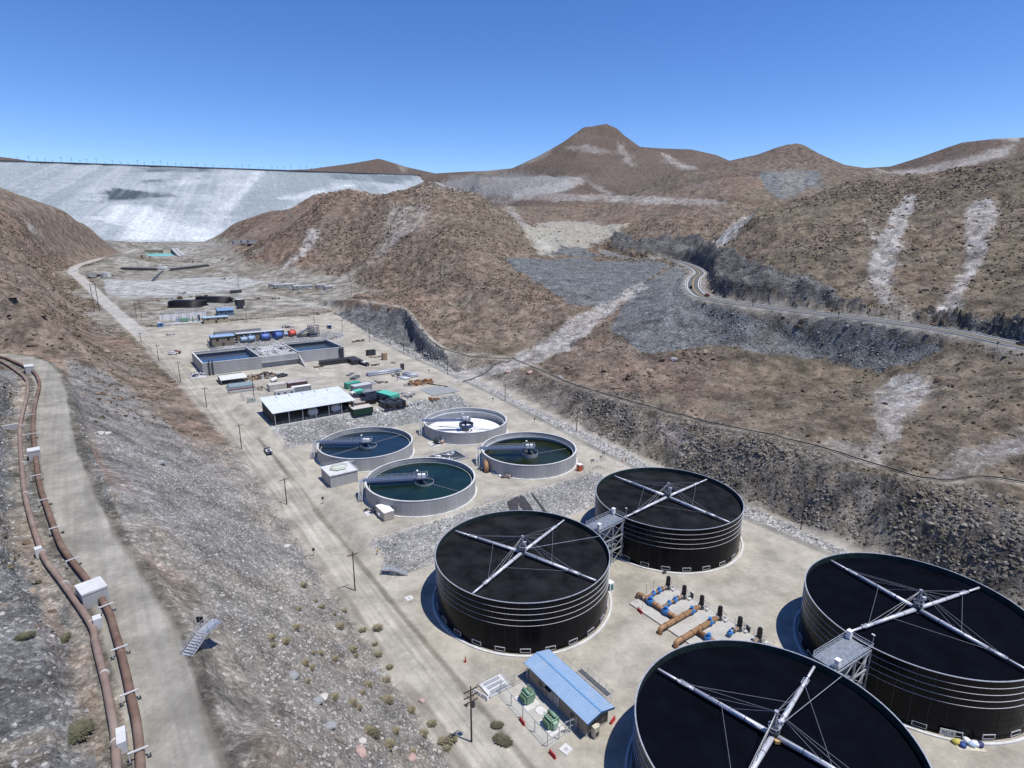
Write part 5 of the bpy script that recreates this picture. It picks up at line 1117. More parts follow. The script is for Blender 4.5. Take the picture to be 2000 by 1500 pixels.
brd = thing('sign_board', 'white board with dark letters fixed low on the right black tank', 'sign', (80.35 + 20.35 * math.cos(math.radians(-107.5)), 100.35 + 20.35 * math.sin(math.radians(-107.5)), 0.35), math.radians(-17.5))
MB().box(-1.15, 1.15, -0.05, 0.05, 0, 1.25).build('board', mat('grey_white_board', (0.55, 0.56, 0.55), 0.5), brd)
def text(body, size, loc, rot, parent, m, name='lettering'):
    cu = bpy.data.curves.new(name, 'FONT'); cu.body = body; cu.size = size; cu.align_x = 'CENTER'; cu.align_y = 'CENTER'; cu.extrude = 0.005
    t_ = bpy.data.objects.new(name, cu); COL.objects.link(t_); dg = bpy.context.evaluated_depsgraph_get(); me = bpy.data.meshes.new_from_object(t_.evaluated_get(dg)); bpy.data.objects.remove(t_); me.materials.clear(); me.materials.append(m); o = bpy.data.objects.new(name, me); COL.objects.link(o); o.location = loc; o.rotation_euler = rot
    if parent: o.parent = parent
    return o
text('RL-4', 0.85, (0, -0.06, 0.62), (PI / 2, 0, 0), brd, STEELD)
# ================================================================ clarifier yard
def crate(name, label, cat, loc, rot, sx, sy, sz, m, lid=None, group=None, lidh=0.12):
    c = thing(name, label, cat, loc, rot, group); MB().box(-sx / 2, sx / 2, -sy / 2, sy / 2, -0.1, sz).build('body', m, c)
    if lid: MB().box(-sx / 2 - 0.03, sx / 2 + 0.03, -sy / 2 - 0.03, sy / 2 + 0.03, sz + 0.002, sz + lidh).build('roof', lid, c)
    return c
sp = thing('concrete_chamber', 'square concrete splitter box with railed hatches on its roof', 'concrete box', W(177.0, 58.0, 4.0), AX)
MB().box(-4.5, 4.5, -4.5, 4.5, -0.2, 3.9).build('wall', CONC, sp); MB().box(-4.7, 4.7, -4.7, 4.7, 3.902, 4.2).build('roof_slab', CONCL, sp)
MB().ringsolid(4.4, 4.75, -0.2, 0.12, 4, 0, 0, PI / 4, PI / 4 + 2 * PI) .v
hp = MB().prism([(2.9 * math.cos(a), 2.4 * math.sin(a)) for a in [k * PI / 3 for k in range(6)]], 4.202, 4.30).build('hatch', mat('pale_green_grating', (0.50, 0.54, 0.46), 0.7), sp)
rl = MB()
for k in range(5): a, c = k * PI / 3, (k + 1) * PI / 3; rl.bar((3 * math.cos(a), 2.5 * math.sin(a), 4.5), (3 * math.cos(c), 2.5 * math.sin(c), 4.5), 0.13).bar((3 * math.cos(a), 2.5 * math.sin(a), 5.0), (3 * math.cos(c), 2.5 * math.sin(c), 5.0), 0.1)
rl.build('hatch_rail', mat('olive_rail', (0.28, 0.32, 0.22), 0.6), sp)
rl = MB(); railing(rl, (-4.5, 4.5, 4.2), (4.5, 4.5, 4.2), 1.1, 1.8, .06); railing(rl, (4.5, -4.5, 4.2), (4.5, 4.5, 4.2), 1.1, 1.8, .06); rl.build('handrail', GALV, sp)
MB().box(4.7, 9.5, 3.2, 4.2, 4.0, 4.15).build('walkway', GALV, sp)
cw = thing('site_container', 'cream container with a white roof standing at the nearest clarifier wall', 'container', W(144.6, 59.6, 4.0), AX)
MB().box(-1.5, 1.5, -3.0, 3.0, 0.05, 2.6).build('body', mat('cream_cladding', (0.50, 0.47, 0.41), 0.6, stain=(0.42, 0.39, 0.34)), cw); MB().box(-1.55, 1.55, -3.05, 3.05, 2.602, 2.75).build('roof', WHITE, cw)
rb = MB()
for k in range(3): rb.box(-1.52, 1.52, -3.03, -3.002, 0.4 + k * 0.8, 0.55 + k * 0.8)
rb.build('trim', mat('brown_trim', (0.2, 0.15, 0.11), 0.7), cw); MB().box(-2.0, -1.51, -0.6, 0.6, 0.8, 1.5).build('air_conditioner', WHITE, cw)
el = thing('pipe_elbow', 'tan pipe elbow bending out of the ground against the right clarifier wall', 'pipe', A(950, 922, 4.0), AX)
MB().tube([(0, 0, -0.3), (0, 0, 1.6), (0.15, .35, 2.3), (0.5, 1.0, 2.75), (1.2, 2.2, 2.8)], 0.85, 16).build('elbow', BROWNP, el, True); MB().cyl(0, 0, -.05, .18, 1.05, 16).build('flange', STEELD, el)
DB = [(960, 919, 'white', WHITE, 0.5, 'small white bin beside the tan pipe elbow'), (967, 923, 'blue', mat('blue_tarp', (0.12, 0.17, 0.26), .6), 0.95, 'blue grey tarpaulin heap against the right clarifier wall'), (976, 929, 'white', WHITE, 0.55, 'white sack lying right of the blue grey tarpaulin'), (982, 932, 'black', RUBBER, 0.6, 'dark tyre shaped coil beside the right clarifier wall')]
for i, (u, v, c, m, r, lab) in enumerate(DB): tag(blob(r, 1.2, .8, .7, 20 + i).build('bundle', m, None, True, A(u, v, 4.2), i), lab, 'bundle', 'odds and ends at the right clarifier wall')
for i, (u, v, lab) in enumerate([(990, 933, 'rusty barrel rack, left of two by the right clarifier wall'), (995, 934, 'rusty barrel rack, right of two by the right clarifier wall')]):
    c = thing('rack', lab, 'rack', A(u, v, 4.0), AX); fr = MB()
    for x in (-.5, .5):
        for y in (-.5, .5): fr.bar((x, y, 0), (x, y, 1.7), .1)
    fr.build('frame', RUST, c); MB().cyl(0, 0, 0.1, 1.1, .4, 12).build('drum', mat('pale_drum', (.5, .42, .38), .6), c)
po = thing('toilet_cabin', 'orange cabin with a white roof beside the gravel bank', 'cabin', A(1132, 919, 4.0), AX)
MB().box(-.75, .75, -.75, .75, 0, 2.2).build('body', mat('orange_plastic', (.50, .12, .05), .5), po); MB().box(-.8, .8, -.8, .8, 2.202, 2.4).build('roof', WHITE, po); MB().box(-.3, .3, -.77, -.752, .2, 1.9).build('door', mat('orange_door', (.42, .09, .04), .5), po)
MB().box(.76, 1.7, -.5, .6, 0, 1.5).build('side_bin', mat('grey_bin', (.30, .30, .30), .6), po)
for u, v, h, w, lab in [(1157, 905, 1.6, 1.5, 'square grey notice board on two legs by the gravel bank, nearest the orange cabin'), (1166, 902, 1.3, .6, 'low white notice between the two taller boards by the gravel bank'), (1173, 901, 2.2, .7, 'narrow dark notice board left of the tall sign post'), (1178, 899, 3.4, 1.2, 'tall sign post with a dark panel at the end of the gravel bank')]:
    s = thing('sign', lab, 'sign', A(u, v, 4.0), AX - .35); MB().box(-w / 2, w / 2, -.04, .04, h - .9, h).build('panel', mat('grey_sign', (.25, .26, .26), .6) if 'white' not in lab else WHITE, s); MB().bar((-w * .3, 0, -.2), (-w * .3, 0, h - .9), .09).bar((w * .3, 0, -.2), (w * .3, 0, h - .9), .09).build('leg', STEELD, s)
pit = thing('sunken_pit', 'sunken dark walled pit full of pale pipework between the clarifiers', 'pit', W(174.0, 96.5, 4.0), AX)
MB().box(-6.2, -5.6, -5, 5, -.05, .5).box(5.6, 6.2, -5, 5, -.05, .5).box(-5.6, 5.6, -5, -4.4, -.05, .5).box(-5.6, 5.6, 4.4, 5, -.05, .5).build('kerb', CONC, pit); MB().box(-5.6, 5.6, -4.4, 4.4, 0.0, .04).build('floor', STEELD, pit)
q = random.Random(5)
for k in range(16):
    x, y = q.uniform(-4.5, 4.5), q.uniform(-3.4, 3.4); a = q.uniform(0, PI); l = q.uniform(.8, 2.0)
    MB().tube([(x - l * math.cos(a), y - l * math.sin(a), .35), (x + l * math.cos(a), y + l * math.sin(a), .35)], q.uniform(.15, .3), 8).cyl(x, y, .04, q.uniform(.5, 1.0), .25, 8).build('pipework', [GALVL, GALV, mat('pale_blue_paint', (.30, .40, .52), .5)][k % 3], pit, True)
rl = MB(); railing(rl, (-6, -5, .5), (6, -5, .5), 1.1, 2, .05); railing(rl, (-6, 5, .5), (6, 5, .5), 1.1, 2, .05); railing(rl, (6, -5, .5), (6, 5, .5), 1.1, 2, .05); rl.build('handrail', GALV, pit)
# valve gear left of each clarifier landing
for i, (s, t, n, lab) in enumerate([(187.0, 58.5, 7, 'cluster of pipes and valves at the landing of the far left clarifier'), (189.5, 101.5, 16, 'heap of brown and black valves at the wall of the empty clarifier'), (149.5, 57.5, 5, 'cluster of pipes and valves at the landing of the nearest clarifier'), (157.5, 101.6, 6, 'cluster of pipes and valves at the landing of the right clarifier')]):
    c = thing('valve_cluster', lab, 'pipework', W(s, t, 4.0), AX); q = random.Random(40 + i); R_ = 1.6 if n < 10 else 3.0
    MB().box(-R_ * 1.2, R_ * 1.2, -R_, R_, -.05, .1).build('slab', CONCL, c)
    for k in range(n):
        x, y = q.uniform(-R_, R_), q.uniform(-R_ * .8, R_ * .8); h = q.uniform(.6, 1.8 if n < 10 else 2.6); m = [STEELD, GALV, RUST, BLACKP][q.randrange(4)] if n > 10 else [STEELD, GALV, NAVY][q.randrange(3)]
        MB().cyl(x, y, .1, h, q.uniform(.12, .35), 10).tube([(x - .8, y, h * .6), (x + .8, y, h * .6)], q.uniform(.15, .35), 10).cyl(x, y, h, h + .06, .3, 10).build('valve', m, c, True)
    if n > 10: MB().tube([(0, -2.5, .8), (1.2, -1.6, .9), (2.5, -1.4, .9)], .6, 12).build('elbow', mat('pinkish_pipe', (.38, .24, .18), .6), c, True)
# black liner sheets and rail fences on the gravel banks
def sheet(label, pts, m, th=.12):
    P = [Vector(G(u, v, .22)) for u, v in pts]; c = sum(P, Vector()) / len(P); n = len(P); b = MB()
    b.add([tuple(p - c) for p in P] + [tuple(p - c + Vector((0, 0, th))) for p in P], [tuple(reversed(range(n))), tuple(range(n, 2 * n))] + [(k, (k + 1) % n, n + (k + 1) % n, n + k) for k in range(n)])
    return tag(b.build('liner_sheet', m, None, False, tuple(c)), label, 'liner sheet')
LIN = mat('black_geomembrane', (.035, .033, .036), .5, var=.3, scale=.6, bump=.2)
sheet('wide black liner sheet laid down the gravel bank behind the black tanks', [(990, 982), (1013, 970), (1012, 997), (1003, 1001), (997, 1001)][::-1], LIN)
sheet('narrow black liner sheet right of the wide one on the gravel bank', [(1009, 980), (1017, 969), (1024, 972), (1038, 992), (1041, 999), (1030, 1000), (1021, 996)][::-1], LIN)
sheet('thin black liner edge along the gravel stones behind the black tanks', [(1037, 964), (1041, 966), (1067, 1001), (1062, 1001), (1052, 986)][::-1], LIN)
fa = [W(134.6, 142.5, 4), W(134.8, 98, 4), W(135, 52.5, 4)]
fence('post_fence', 'low wire fence along the top of the near gravel bank', fa, 1.2, 3.6, None, 40, .05, (.5,))
fence('post_fence', 'tall wire fence beside the plant road left of the clarifiers', [W(216, 50.4, 4), W(186, 49.6, 4)], 2.2, 3.0, None, .5, .05)
fence('post_fence', 'low wire fence along the top of the middle gravel bank', [W(228.2, 49.5, 10), W(228.6, 132, 10)], 1.2, 4.5, None, 40, .05, (.5,))
wb = MB().box(-.9, .9, -.05, .05, .2, .8).build('notice', WHITE, None, False, A(952, 981, 4.1), AX - .3); tag(wb, 'small white notice on the low fence above the gravel bank', 'notice')
wb = MB().box(-.6, .6, -.05, .05, .2, .6).build('notice', WHITE, None, False, A(806, 1013, 4.1), AX - .3); tag(wb, 'small white notice lying below the nearest clarifier wall', 'notice')
hy = thing('hydrant', 'small yellow and white hydrant on the verge beside the plant road', 'hydrant', G(738, 1083), 0); MB().cyl(0, 0, -.1, 1.0, .16, 10).build('barrel', WHITE, hy); MB().cyl(0, 0, 1.0, 1.5, .2, 10).tube([(-.35, 0, .8), (.35, 0, .8)], .12, 8).build('cap', mat('hydrant_yellow', (.5, .36, .05), .5), hy)
cn_me = MB().cbox(0, 0, 0, .45, .45, .06).cyl(0, 0, .06, .85, .2, 10, .05).mesh('traffic_cone', REDP)
for u, v, lab in [(909, 1293, 'red cone on the road edge below the tank shadow'), (1215, 902, 'red marker post, left of two by the riprap'), (1222, 901, 'red marker post, right of two by the riprap')]: o = tag(link('traffic_cone', cn_me, None, A(u, v, 0 if v > 1000 else 3.4)), lab, 'cone'); o.scale = (1, 1, 1.7)
for u, v, lab in [(631, 984, 'small dark sign on a post at the verge below the concrete box'), (613, 1086, 'thin sign on a post at the left verge of the plant road'), (963, 786, 'small marker post beside the pale right road, the middle one'), (1044, 826, 'small marker post beside the pale right road, nearest the clarifiers'), (838, 730, 'small marker post beside the pale right road, the far one')]:
    s = thing('sign_post', lab, 'sign post', G(u, v), AX); MB().cyl(0, 0, -.2, 2.2, .06, 6).build('pole', STEELD, s); MB().box(-.35, .35, -.04, .04, 1.5, 2.3).build('panel', STEELD, s)
# ================================================================ storage yard: sheds, containers, stacks
WROOF = mat('white_roof_sheet', (0.60, 0.64, 0.66), 0.5, var=0.06, scale=0.4, stain=(0.52, 0.55, 0.57))
DARKIN = mat('dark_cladding', (0.045, 0.045, 0.05), 0.8, var=0.2)
sh = thing('open_shed', 'long open fronted shed with a pale sheet roof and steel posts', 'shed', W(237.5, 67.0, 10.0), AX)
hx, y0, y1 = 16.0, -9.4, 9.6
MB().box(-hx, hx, y1 - .15, y1, 0, 6.6).build('back_wall', DARKIN, sh); MB().box(-hx, -hx + .12, y0, y1 - .15, 0, 5.4).build('side_wall', DARKIN, sh); MB().box(hx - .12, hx, y0 + 6, y1 - .15, 0, 5.4).build('side_wall', DARKIN, sh)
n = 32
v = [(-hx - .7, y0 - .8, 5.35), (hx + .7, y0 - .8, 5.35), (hx + .7, y1 + .6, 6.95), (-hx - .7, y1 + .6, 6.95)]
rf = MB().add(v + [(a, b_, c - .14) for a, b_, c in v], [(0, 1, 2, 3), (7, 6, 5, 4), (0, 4, 5, 1), (1, 5, 6, 2), (2, 6, 7, 3), (3, 7, 4, 0)]).build('roof', WROOF, sh)
ribm = MB().bar((0, y0 - .8, 5.39), (0, y1 + .6, 6.99), .07, .06).mesh('roof_rib', WROOF)
for k in range(22): link('roof_rib', ribm, rf, (-hx - .5 + (2 * hx + 1.0) * k / 21, 0, 0))
pm = MB().box(-.12, .12, -.12, .12, -.1, 5.35).mesh('post', GALV)
for k in range(7): link('post', pm, sh, (-hx + .2 + (2 * hx - .4) * k / 6, y0 - .3, 0))
MB().box(-hx - .5, hx + .5, y0 - .9, y0 - .5, -.2, .28).build('kerb', CONCL, sh)
for x in (-10.6, -5.3, 0, 5.3, 10.6): MB().bar((x, y0, 5.2), (x, y1 - .2, 6.75), .2, .3).build('rafter', STEELD, sh)
for s, t, lab in [(230.6, 67.0, 'white horizontal storage tank under the shed roof, left one'), (230.6, 76.5, 'white horizontal storage tank under the shed roof, right one')]:
    c = thing('vessel', lab, 'vessel', W(s + 1.5, t, 10.0), AX, 'white vessels in the shed'); MB().lathe([(0.02, -2.2), (1.0, -1.9), (1.6, -1.1), (1.7, 0), (1.6, 1.1), (1.0, 1.9), (0.02, 2.2)], 18).build('shell', WHITE, c, True, (0, 0, 1.9)).rotation_euler = (0, PI / 2, 0); MB().box(-1.2, -.8, -1, 1, 0, .8).box(.8, 1.2, -1, 1, 0, .8).build('saddle', GALV, c)
c = thing('pallet_stack', 'dark stack of racks under the right end of the shed roof', 'stack', W(232, 81.2, 10.0), AX)
for k in range(3): MB().box(-1.2, 1.2, -2, 2, .1 + k * .6, .5 + k * .6).build('rack', [STEELD, GALV, WOOD][k], c)
s2 = thing('small_shed', 'cream roofed open shed beside the plant road in front of the concrete basin', 'shed', W(307.2, 51.0, 11.2), AX)
MB().box(-5.6, -5.45, -5.0, 5.4, -.3, 2.5).build('side_wall', mat('tan_sheet', (.30, .27, .21), .8), s2); MB().box(-5.6, 5.6, 5.3, 5.45, -.3, 3.2).build('back_wall', DARKIN, s2)
for x0, x1, z0, z1 in ((-6.1, 0, 3.0, 3.0), ): pass
v = [(-6, -5.4, 2.7), (5.9, -5.4, 2.7), (5.9, 0.3, 3.7), (-6, 0.3, 3.7)]; MB().add(v + [(a, b_, c_ - .12) for a, b_, c_ in v], [(0, 1, 2, 3), (7, 6, 5, 4), (0, 4, 5, 1), (1, 5, 6, 2), (2, 6, 7, 3), (3, 7, 4, 0)]).build('roof', mat('cream_roof', (.58, .58, .54), .6), s2)
v = [(-6, 0.3, 3.7), (5.9, 0.3, 3.7), (5.9, 5.9, 2.9), (-6, 5.9, 2.9)]; MB().add(v + [(a, b_, c_ - .12) for a, b_, c_ in v], [(0, 1, 2, 3), (7, 6, 5, 4), (0, 4, 5, 1), (1, 5, 6, 2), (2, 6, 7, 3), (3, 7, 4, 0)]).build('roof', mat('cream_roof', (.58, .58, .54), .6), s2)
for x in (-5.4, -1.8, 1.8, 5.4): MB().bar((x, -5.1, -.3), (x, -5.1, 2.7), .16).build('post', STEELD, s2)
MB().box(-5.4, 5.4, -4.8, 4.8, -.05, .02).build('floor', mat('dark_floor', (.10, .10, .10), .9), s2)
def container(label, u, v, sx, sy, sz, m, top, rot=0.0, windows=0, name='site_container', cat='container', group=None):
    x, y, z = G(u, v); c = thing(name, label, cat, (x, y, z), AX + rot, group)
    MB().box(-sx / 2, sx / 2, -sy / 2, sy / 2, -.1, sz).build('body', m, c); MB().box(-sx / 2 - .04, sx / 2 + .04, -sy / 2 - .04, sy / 2 + .04, sz + .002, sz + .1).build('roof', top, c)
    rb = MB()
    for k in range(int(sx / .6)): x_ = -sx / 2 + .3 + k * .6; rb.box(x_ - .05, x_ + .05, -sy / 2 - .04, -sy / 2 - .001, .1, sz - .1)
    rb.build('corrugation', m, c)
    for k in range(windows):
        w = MB().box(-sx / 2 + (k + .5) * sx / windows - .5, -sx / 2 + (k + .5) * sx / windows + .5, -sy / 2 - .07, -sy / 2 - .042, 1.0, 2.0).build('window', GLASSD, c)
    return c
CREAM = mat('cream_cladding', (0.5, 0.47, 0.41)); MAROON = mat('maroon_container', (.10, .055, .06), .6); GREYC = mat('grey_container', (.22, .23, .25), .6); LGREY = mat('pale_grey_sheet', (.45, .47, .47), .6)
GREENC = mat('green_cover', (.06, .30, .21), .6, var=.15); TEAL = mat('teal_cover', (.10, .45, .33), .6, var=.1); DKGREEN = mat('dark_green_container', (.012, .045, .028), .5)
container('cream cabin with three windows behind the pale shed roof', 556, 773, 8.5, 3.0, 2.8, LGREY, CREAM, 0, 3)
container('cream site container standing behind the cream cabin with windows', 541, 761, 7.5, 5.0, 3.0, CREAM, CREAM, 0)
container('maroon container with pinkish roof behind the shed, rear one of two', 581, 757, 9, 3.2, 3.0, MAROON, mat('pink_roof', (.42, .36, .37), .6), 0)
container('grey container with white roof behind the shed, front one of two', 589, 765, 8.5, 2.6, 2.8, GREYC, WHITE, 0)
container('long dark green open topped container below the right shed end', 706, 806, 8.5, 5.0, 2.6, DKGREEN, CREAM, 0, 0)
container('flat brown roofed container beside the shed corner', 698, 791, 4.5, 8.0, 2.0, mat('brown_container', (.16, .11, .09), .7), mat('brown_roof', (.36, .32, .28), .7), 0)
container('teal covered container standing upright in the middle of the yard', 758, 779, 5.0, 10.5, 2.8, TEAL, TEAL, .25, 0)
container('green tarpaulin covered truck body near the shed ridge', 689, 757, 7, 4, 2.6, GREENC, GREENC, .1, 0, 'covered_truck', 'truck')
container('pale grey roofed trailer between the green covered loads', 706, 762, 9, 4.5, 2.8, GREYC, LGREY, .1, 0, 'trailer', 'trailer')
container('green covered load with white cab nearest the shed roof', 700, 772, 4.5, 3.5, 2.4, GREENC, TEAL, .3, 0, 'covered_truck', 'truck')
container('white truck cab in front of the green covered load', 690, 775, 2.2, 2.2, 2.2, WHITE, WHITE, .2, 1, 'truck_cab', 'truck')
container('dark trailer with grey crates right of the pale grey roofed trailer', 718, 771, 6, 6, 1.8, STEELD, GREYC, .2, 0, 'trailer', 'trailer')
# black plastic crate stacks made of many crates
def stack(label, corner, nx, ny, nz, sx, sy, sz, m, rot=0, name='crate_stack', piece='crate', cat='stack', jit=.06, skip=.0, seed=1, group=None):
    x, y, z = corner; c = thing(name, label, cat, (x, y, z), AX + rot, group); q = random.Random(seed); ms = m if isinstance(m, list) else [m]
    mes = [MB().box(-sx * .48, sx * .48, -sy * .48, sy * .48, 0, sz * .96).mesh(piece, k) for k in ms]
    for i in range(nx):
        for j in range(ny):
            for k in range(nz):
                if q.random() < skip: break
                o = link(piece, mes[q.randrange(len(mes))], c, ((i - nx / 2 + .5) * sx + q.uniform(-jit, jit), (j - ny / 2 + .5) * sy + q.uniform(-jit, jit), k * sz), q.uniform(-jit, jit) * .4)
    return c
stack('large black crate stack beside the teal covered container', G(727, 781), 9, 8, 2, 1.6, 1.6, 1.1, BLACKP, 0, skip=.1, seed=2)
stack('black crate stack at the yard edge above the gravel bank', G(766, 792), 6, 5, 2, 1.6, 1.5, 1.2, [BLACKP, STEELD], 0, skip=.05, seed=3)
# the long black covered stacks beside the basin form an L
lx = thing('covered_stack', 'L shaped black covered stack lying in front of the concrete basin', 'stack', G(657, 712), AX)
MB().box(-8, 7, 0.5, 5.5, -.1, 2.4).build('long_row', LIN, lx); MB().box(7.02, 12.5, -6.5, 5.5, -.1, 2.5).build('cross_row', LIN, lx)
for k in range(5): MB().box(-7.6 + k * 3, -7.5 + k * 3, .45, 5.55, 2.401, 2.46).build('strap', STEELD, lx)
for i, (u, v, l, lab) in enumerate([(640, 719, 9, 'white plank stack lying in front of the black covered stack, left one'), (655, 717.5, 7, 'white plank stack lying in front of the black covered stack, right one'), (622, 717, 5, 'brown timber heap at the left end of the black covered stack')]):
    c = thing('plank_stack', lab, 'stack', G(u, v), AX - .05); m = mat('pale_plank', (.5, .45, .36)) if i < 2 else WOOD
    for k in range(5): MB().box(-l / 2, l / 2, -1.2 + k * .5, -.75 + k * .5, 0, .35 + .12 * (k % 2)).build('plank', m, c)
# pipe bundles
def pipes(label, u, v, n, L, r, m, rot=0, rows=1, name='pipe_bundle', seed=0):
    c = thing(name, label, 'pipe stack', G(u, v), AX + rot); q = random.Random(seed); me = MB().tube([(-L / 2, 0, 0), (L / 2, 0, 0)], r, 10).mesh('pipe', m, True)
    for k in range(rows):
        for i in range(n - k): link('pipe', me, c, (q.uniform(-.3, .3), (i - (n - k) / 2) * 2.1 * r, r + k * 1.75 * r))
    return c
GREYPIPE = mat('grey_pipe', (.36, .39, .43), .5, .2)
pipes('long grey pipe bundle laid across the yard beyond the crates', 750, 729, 4, 19, .45, GREYPIPE, .02, 2, seed=1)
pipes('short dark pipe bundle left of the long grey pipes, nearest the shed', 692, 739, 4, 6, .35, mat('slate_pipe', (.12, .13, .15), .6), .75, 2, seed=2)
pipes('short dark pipe bundle left of the long grey pipes, nearest the basin', 683, 732, 3, 6, .3, mat('slate_pipe', (.12, .13, .15)), .75, 1, seed=3)
pipes('grey pipe bundle at the right yard edge beside the pale road', 800, 734, 6, 8, .35, GREYPIPE, PI / 2 + .3, 2, seed=4)
pipes('pale pipe bundle left of the grey bundle at the right yard edge', 788, 739, 5, 7, .35, mat('pale_pipe', (.5, .52, .53), .5), PI / 2 + .2, 1, seed=5)
container('black upright cabinet at the far end of the long grey pipes', 786, 722, 1.6, 1.6, 3.2, STEELD, STEELD, 0, 0, 'cabinet', 'cabinet')
container('tan upright crate beside the pale right road', 751, 703, 2.5, 2.5, 4, mat('tan_crate', (.33, .23, .15), .8), mat('tan_crate', (.33, .23, .15)), 0, 0, 'crate', 'crate')
container('black skip beside the red flatbed near the concrete basin', 724.5, 693.5, 5, 3, 3, DARKIN, BLACKP, 0, 0, 'skip', 'skip')
# scrap and pallets: heaps of separate pieces
def heap(label, u, v, n, rad, cols, seed, sz=(.5, 1.6), name='scrap_heap', piece='piece', hgt=.9, cat='heap', ry=.7):
    x, y, z = G(u, v); c = thing(name, label, cat, (x, y, z), AX); q = random.Random(seed)
    mes = [MB().box(-.5, .5, -.5, .5, 0, 1).mesh(piece, m) for m in cols] + [MB().cyl(0, 0, 0, 1, .5, 9).mesh(piece, cols[0])]
    for k in range(n):
        r = rad * math.sqrt(q.random()); a = q.uniform(0, 2 * PI); o = link(piece, mes[q.randrange(len(mes))], c, (r * math.cos(a), r * ry * math.sin(a), -.05), q.uniform(0, PI)); o.scale = (q.uniform(*sz), q.uniform(*sz) * .7, q.uniform(.25, hgt))
    return c
RUSTO = mat('orange_rust', (.27, .14, .055), .8, var=.35, scale=2); PALE = mat('pale_scrap', (.42, .42, .41), .7, var=.2); TANS = mat('tan_timber', (.36, .29, .20), .8, var=.25)
heap('heap of orange rusty formwork at the right of the yard', 822, 748, 60, 6.5, [RUSTO, RUST, TANS], 11, (.6, 2.2), hgt=1.4)
heap('small orange rusty frame stack at the yard corner by the gravel bank', 846, 781, 14, 2.2, [RUSTO, TANS], 12, (.6, 1.6), hgt=1.6)
heap('heap of pale scrap left of the rusty formwork', 802, 752, 22, 4, [PALE, STEELD, TANS], 13)
heap('heap of pale drums and scrap right of the teal covered container', 787, 774, 48, 6.5, [PALE, GREYC, TANS, WHITE], 14, hgt=1.3)
heap('heap of mixed timber between the small shed and the cabins', 507, 738, 50, 7.5, [TANS, WOOD, PALE, RUST], 15, (.6, 2.4), hgt=1.4)
heap('heap of brown machinery parts behind the small shed', 521, 733, 18, 4, [RUST, WOOD, STEELD], 16, (.8, 2.2), hgt=2.2)
heap('heap of pallets in front of the cream cabin', 523, 758, 28, 5, [TANS, PALE, WOOD], 17)
heap('scattered dark timbers in the middle of the yard, left group', 731, 748, 10, 3.5, [STEELD, WOOD, PALE], 18, (.5, 2.4), hgt=.6)
heap('scattered dark timbers in the middle of the yard, right group', 748, 747, 10, 3.5, [WOOD, STEELD], 19, (.5, 2.6), hgt=.8)
heap('pale rubble row along the yard edge above the gravel bank', 800, 789, 26, 7, [PALE, TANS, WHITE], 20, (.5, 1.4), hgt=.8, ry=.2)
heap('red and white rubble row below the dark green container', 752, 800, 20, 6, [PALE, mat('pink_scrap', (.45, .25, .24), .7), WHITE], 21, (.5, 1.6), hgt=.7, ry=.2)
heap('heap of small drums along the flat brown roofed container', 715, 788, 22, 5, [PALE, TANS, RUST], 22, (.6, 1.3), hgt=1.2, ry=.35)
heap('heap of scrap beside the right road near the long grey pipes', 777, 733, 16, 3.5, [STEELD, TANS, PALE], 23)
heap('red and tan scrap beside the black skip', 733, 698, 14, 4, [TANS, mat('dull_red', (.25, .10, .07), .7), PALE], 24, ry=.4)
heap('brown earth and timber heap beside the far right road', 699, 667, 14, 4, [RUST, WOOD], 25, (.8, 2), hgt=1.2, ry=.4)
heap('small timber heap right of the tan upright crate', 768, 709, 8, 2.5, [TANS, WOOD], 26, ry=.4); heap('dark scrap right of the black flatbeds', 735, 713, 10, 3, [WOOD, TANS, STEELD], 27, ry=.4)
gs = thing('sheet_stack', 'stack of grey green roofing sheets beside the plant road', 'stack', G(472, 757), AX - .05)
for k in range(5): MB().box(-6.5 + k * .3, 4.5 + k * .2, -5 + k * .5, 4.5, k * .32, k * .32 + .3).build('sheet', [mat('slate_green_sheet', (.22, .28, .29), .5, var=.2), GREYC][k % 2], gs)
MB().box(-6.5, 5, -7.5, -5.4, 0, 1.2).build('timber_row', mat('plum_timber', (.13, .07, .07), .8), gs); MB().box(-6.6, 5.2, -8.3, -7.7, 0, .9).build('pale_beam', PALE, gs)
gsl = thing('paving_area', 'grey slab area laid with thin concrete panels at the right yard corner', 'slabs', G(858, 762), AX); q = random.Random(3)
pme = MB().box(-1.4, 1.4, -1.4, 1.4, -.05, .16).mesh('slab', mat('grey_slab', (.27, .28, .28), .85, var=.15))
for i in range(5):
    for j in range(5):
        if i + j < 8: link('slab', pme, gsl, (-6 + i * 2.9 + q.uniform(-.05, .05), -6 + j * 2.9, 0))
bm_ = thing('pipe', 'long thin black pipe lying along the grey slab area', 'pipe', G(847, 752), AX + 2.05); MB().tube([(-8, 0, .3), (8, 0, .3)], .22, 8).build('pipe_run', BLACKP, bm_); MB().tube([(7.6, 0, .5), (8.4, 0, .5)], .6, 12).build('flange', BLACKP, bm_)
TR2 = [(704, 711, 'black flatbed with pale crates, left one beside the covered stack'), (711, 713, 'black flatbed with white crates, right one beside the covered stack')]
for i, (u, v, lab) in enumerate(TR2):
    c = thing('flatbed', lab, 'trailer', G(u, v), AX + PI / 2 + .2); MB().box(-4.2, 4.2, -1.1, 1.1, .8, 1.2).build('bed', BLACKP, c)
    for k in range(4): MB().box(-3.4 + k * 1.8, -2.1 + k * 1.8, -.9, .9, 1.202, 1.9 + .4 * (k % 2)).build('crate', [PALE, STEELD, WHITE, GREYC][(k + i) % 4], c)
    for x in (-3, 3):
        for y in (-1, 1): MB().tube([(x, y - .15, .45), (x, y + .15, .45)], .45, 12).build('wheel', RUBBER, c)
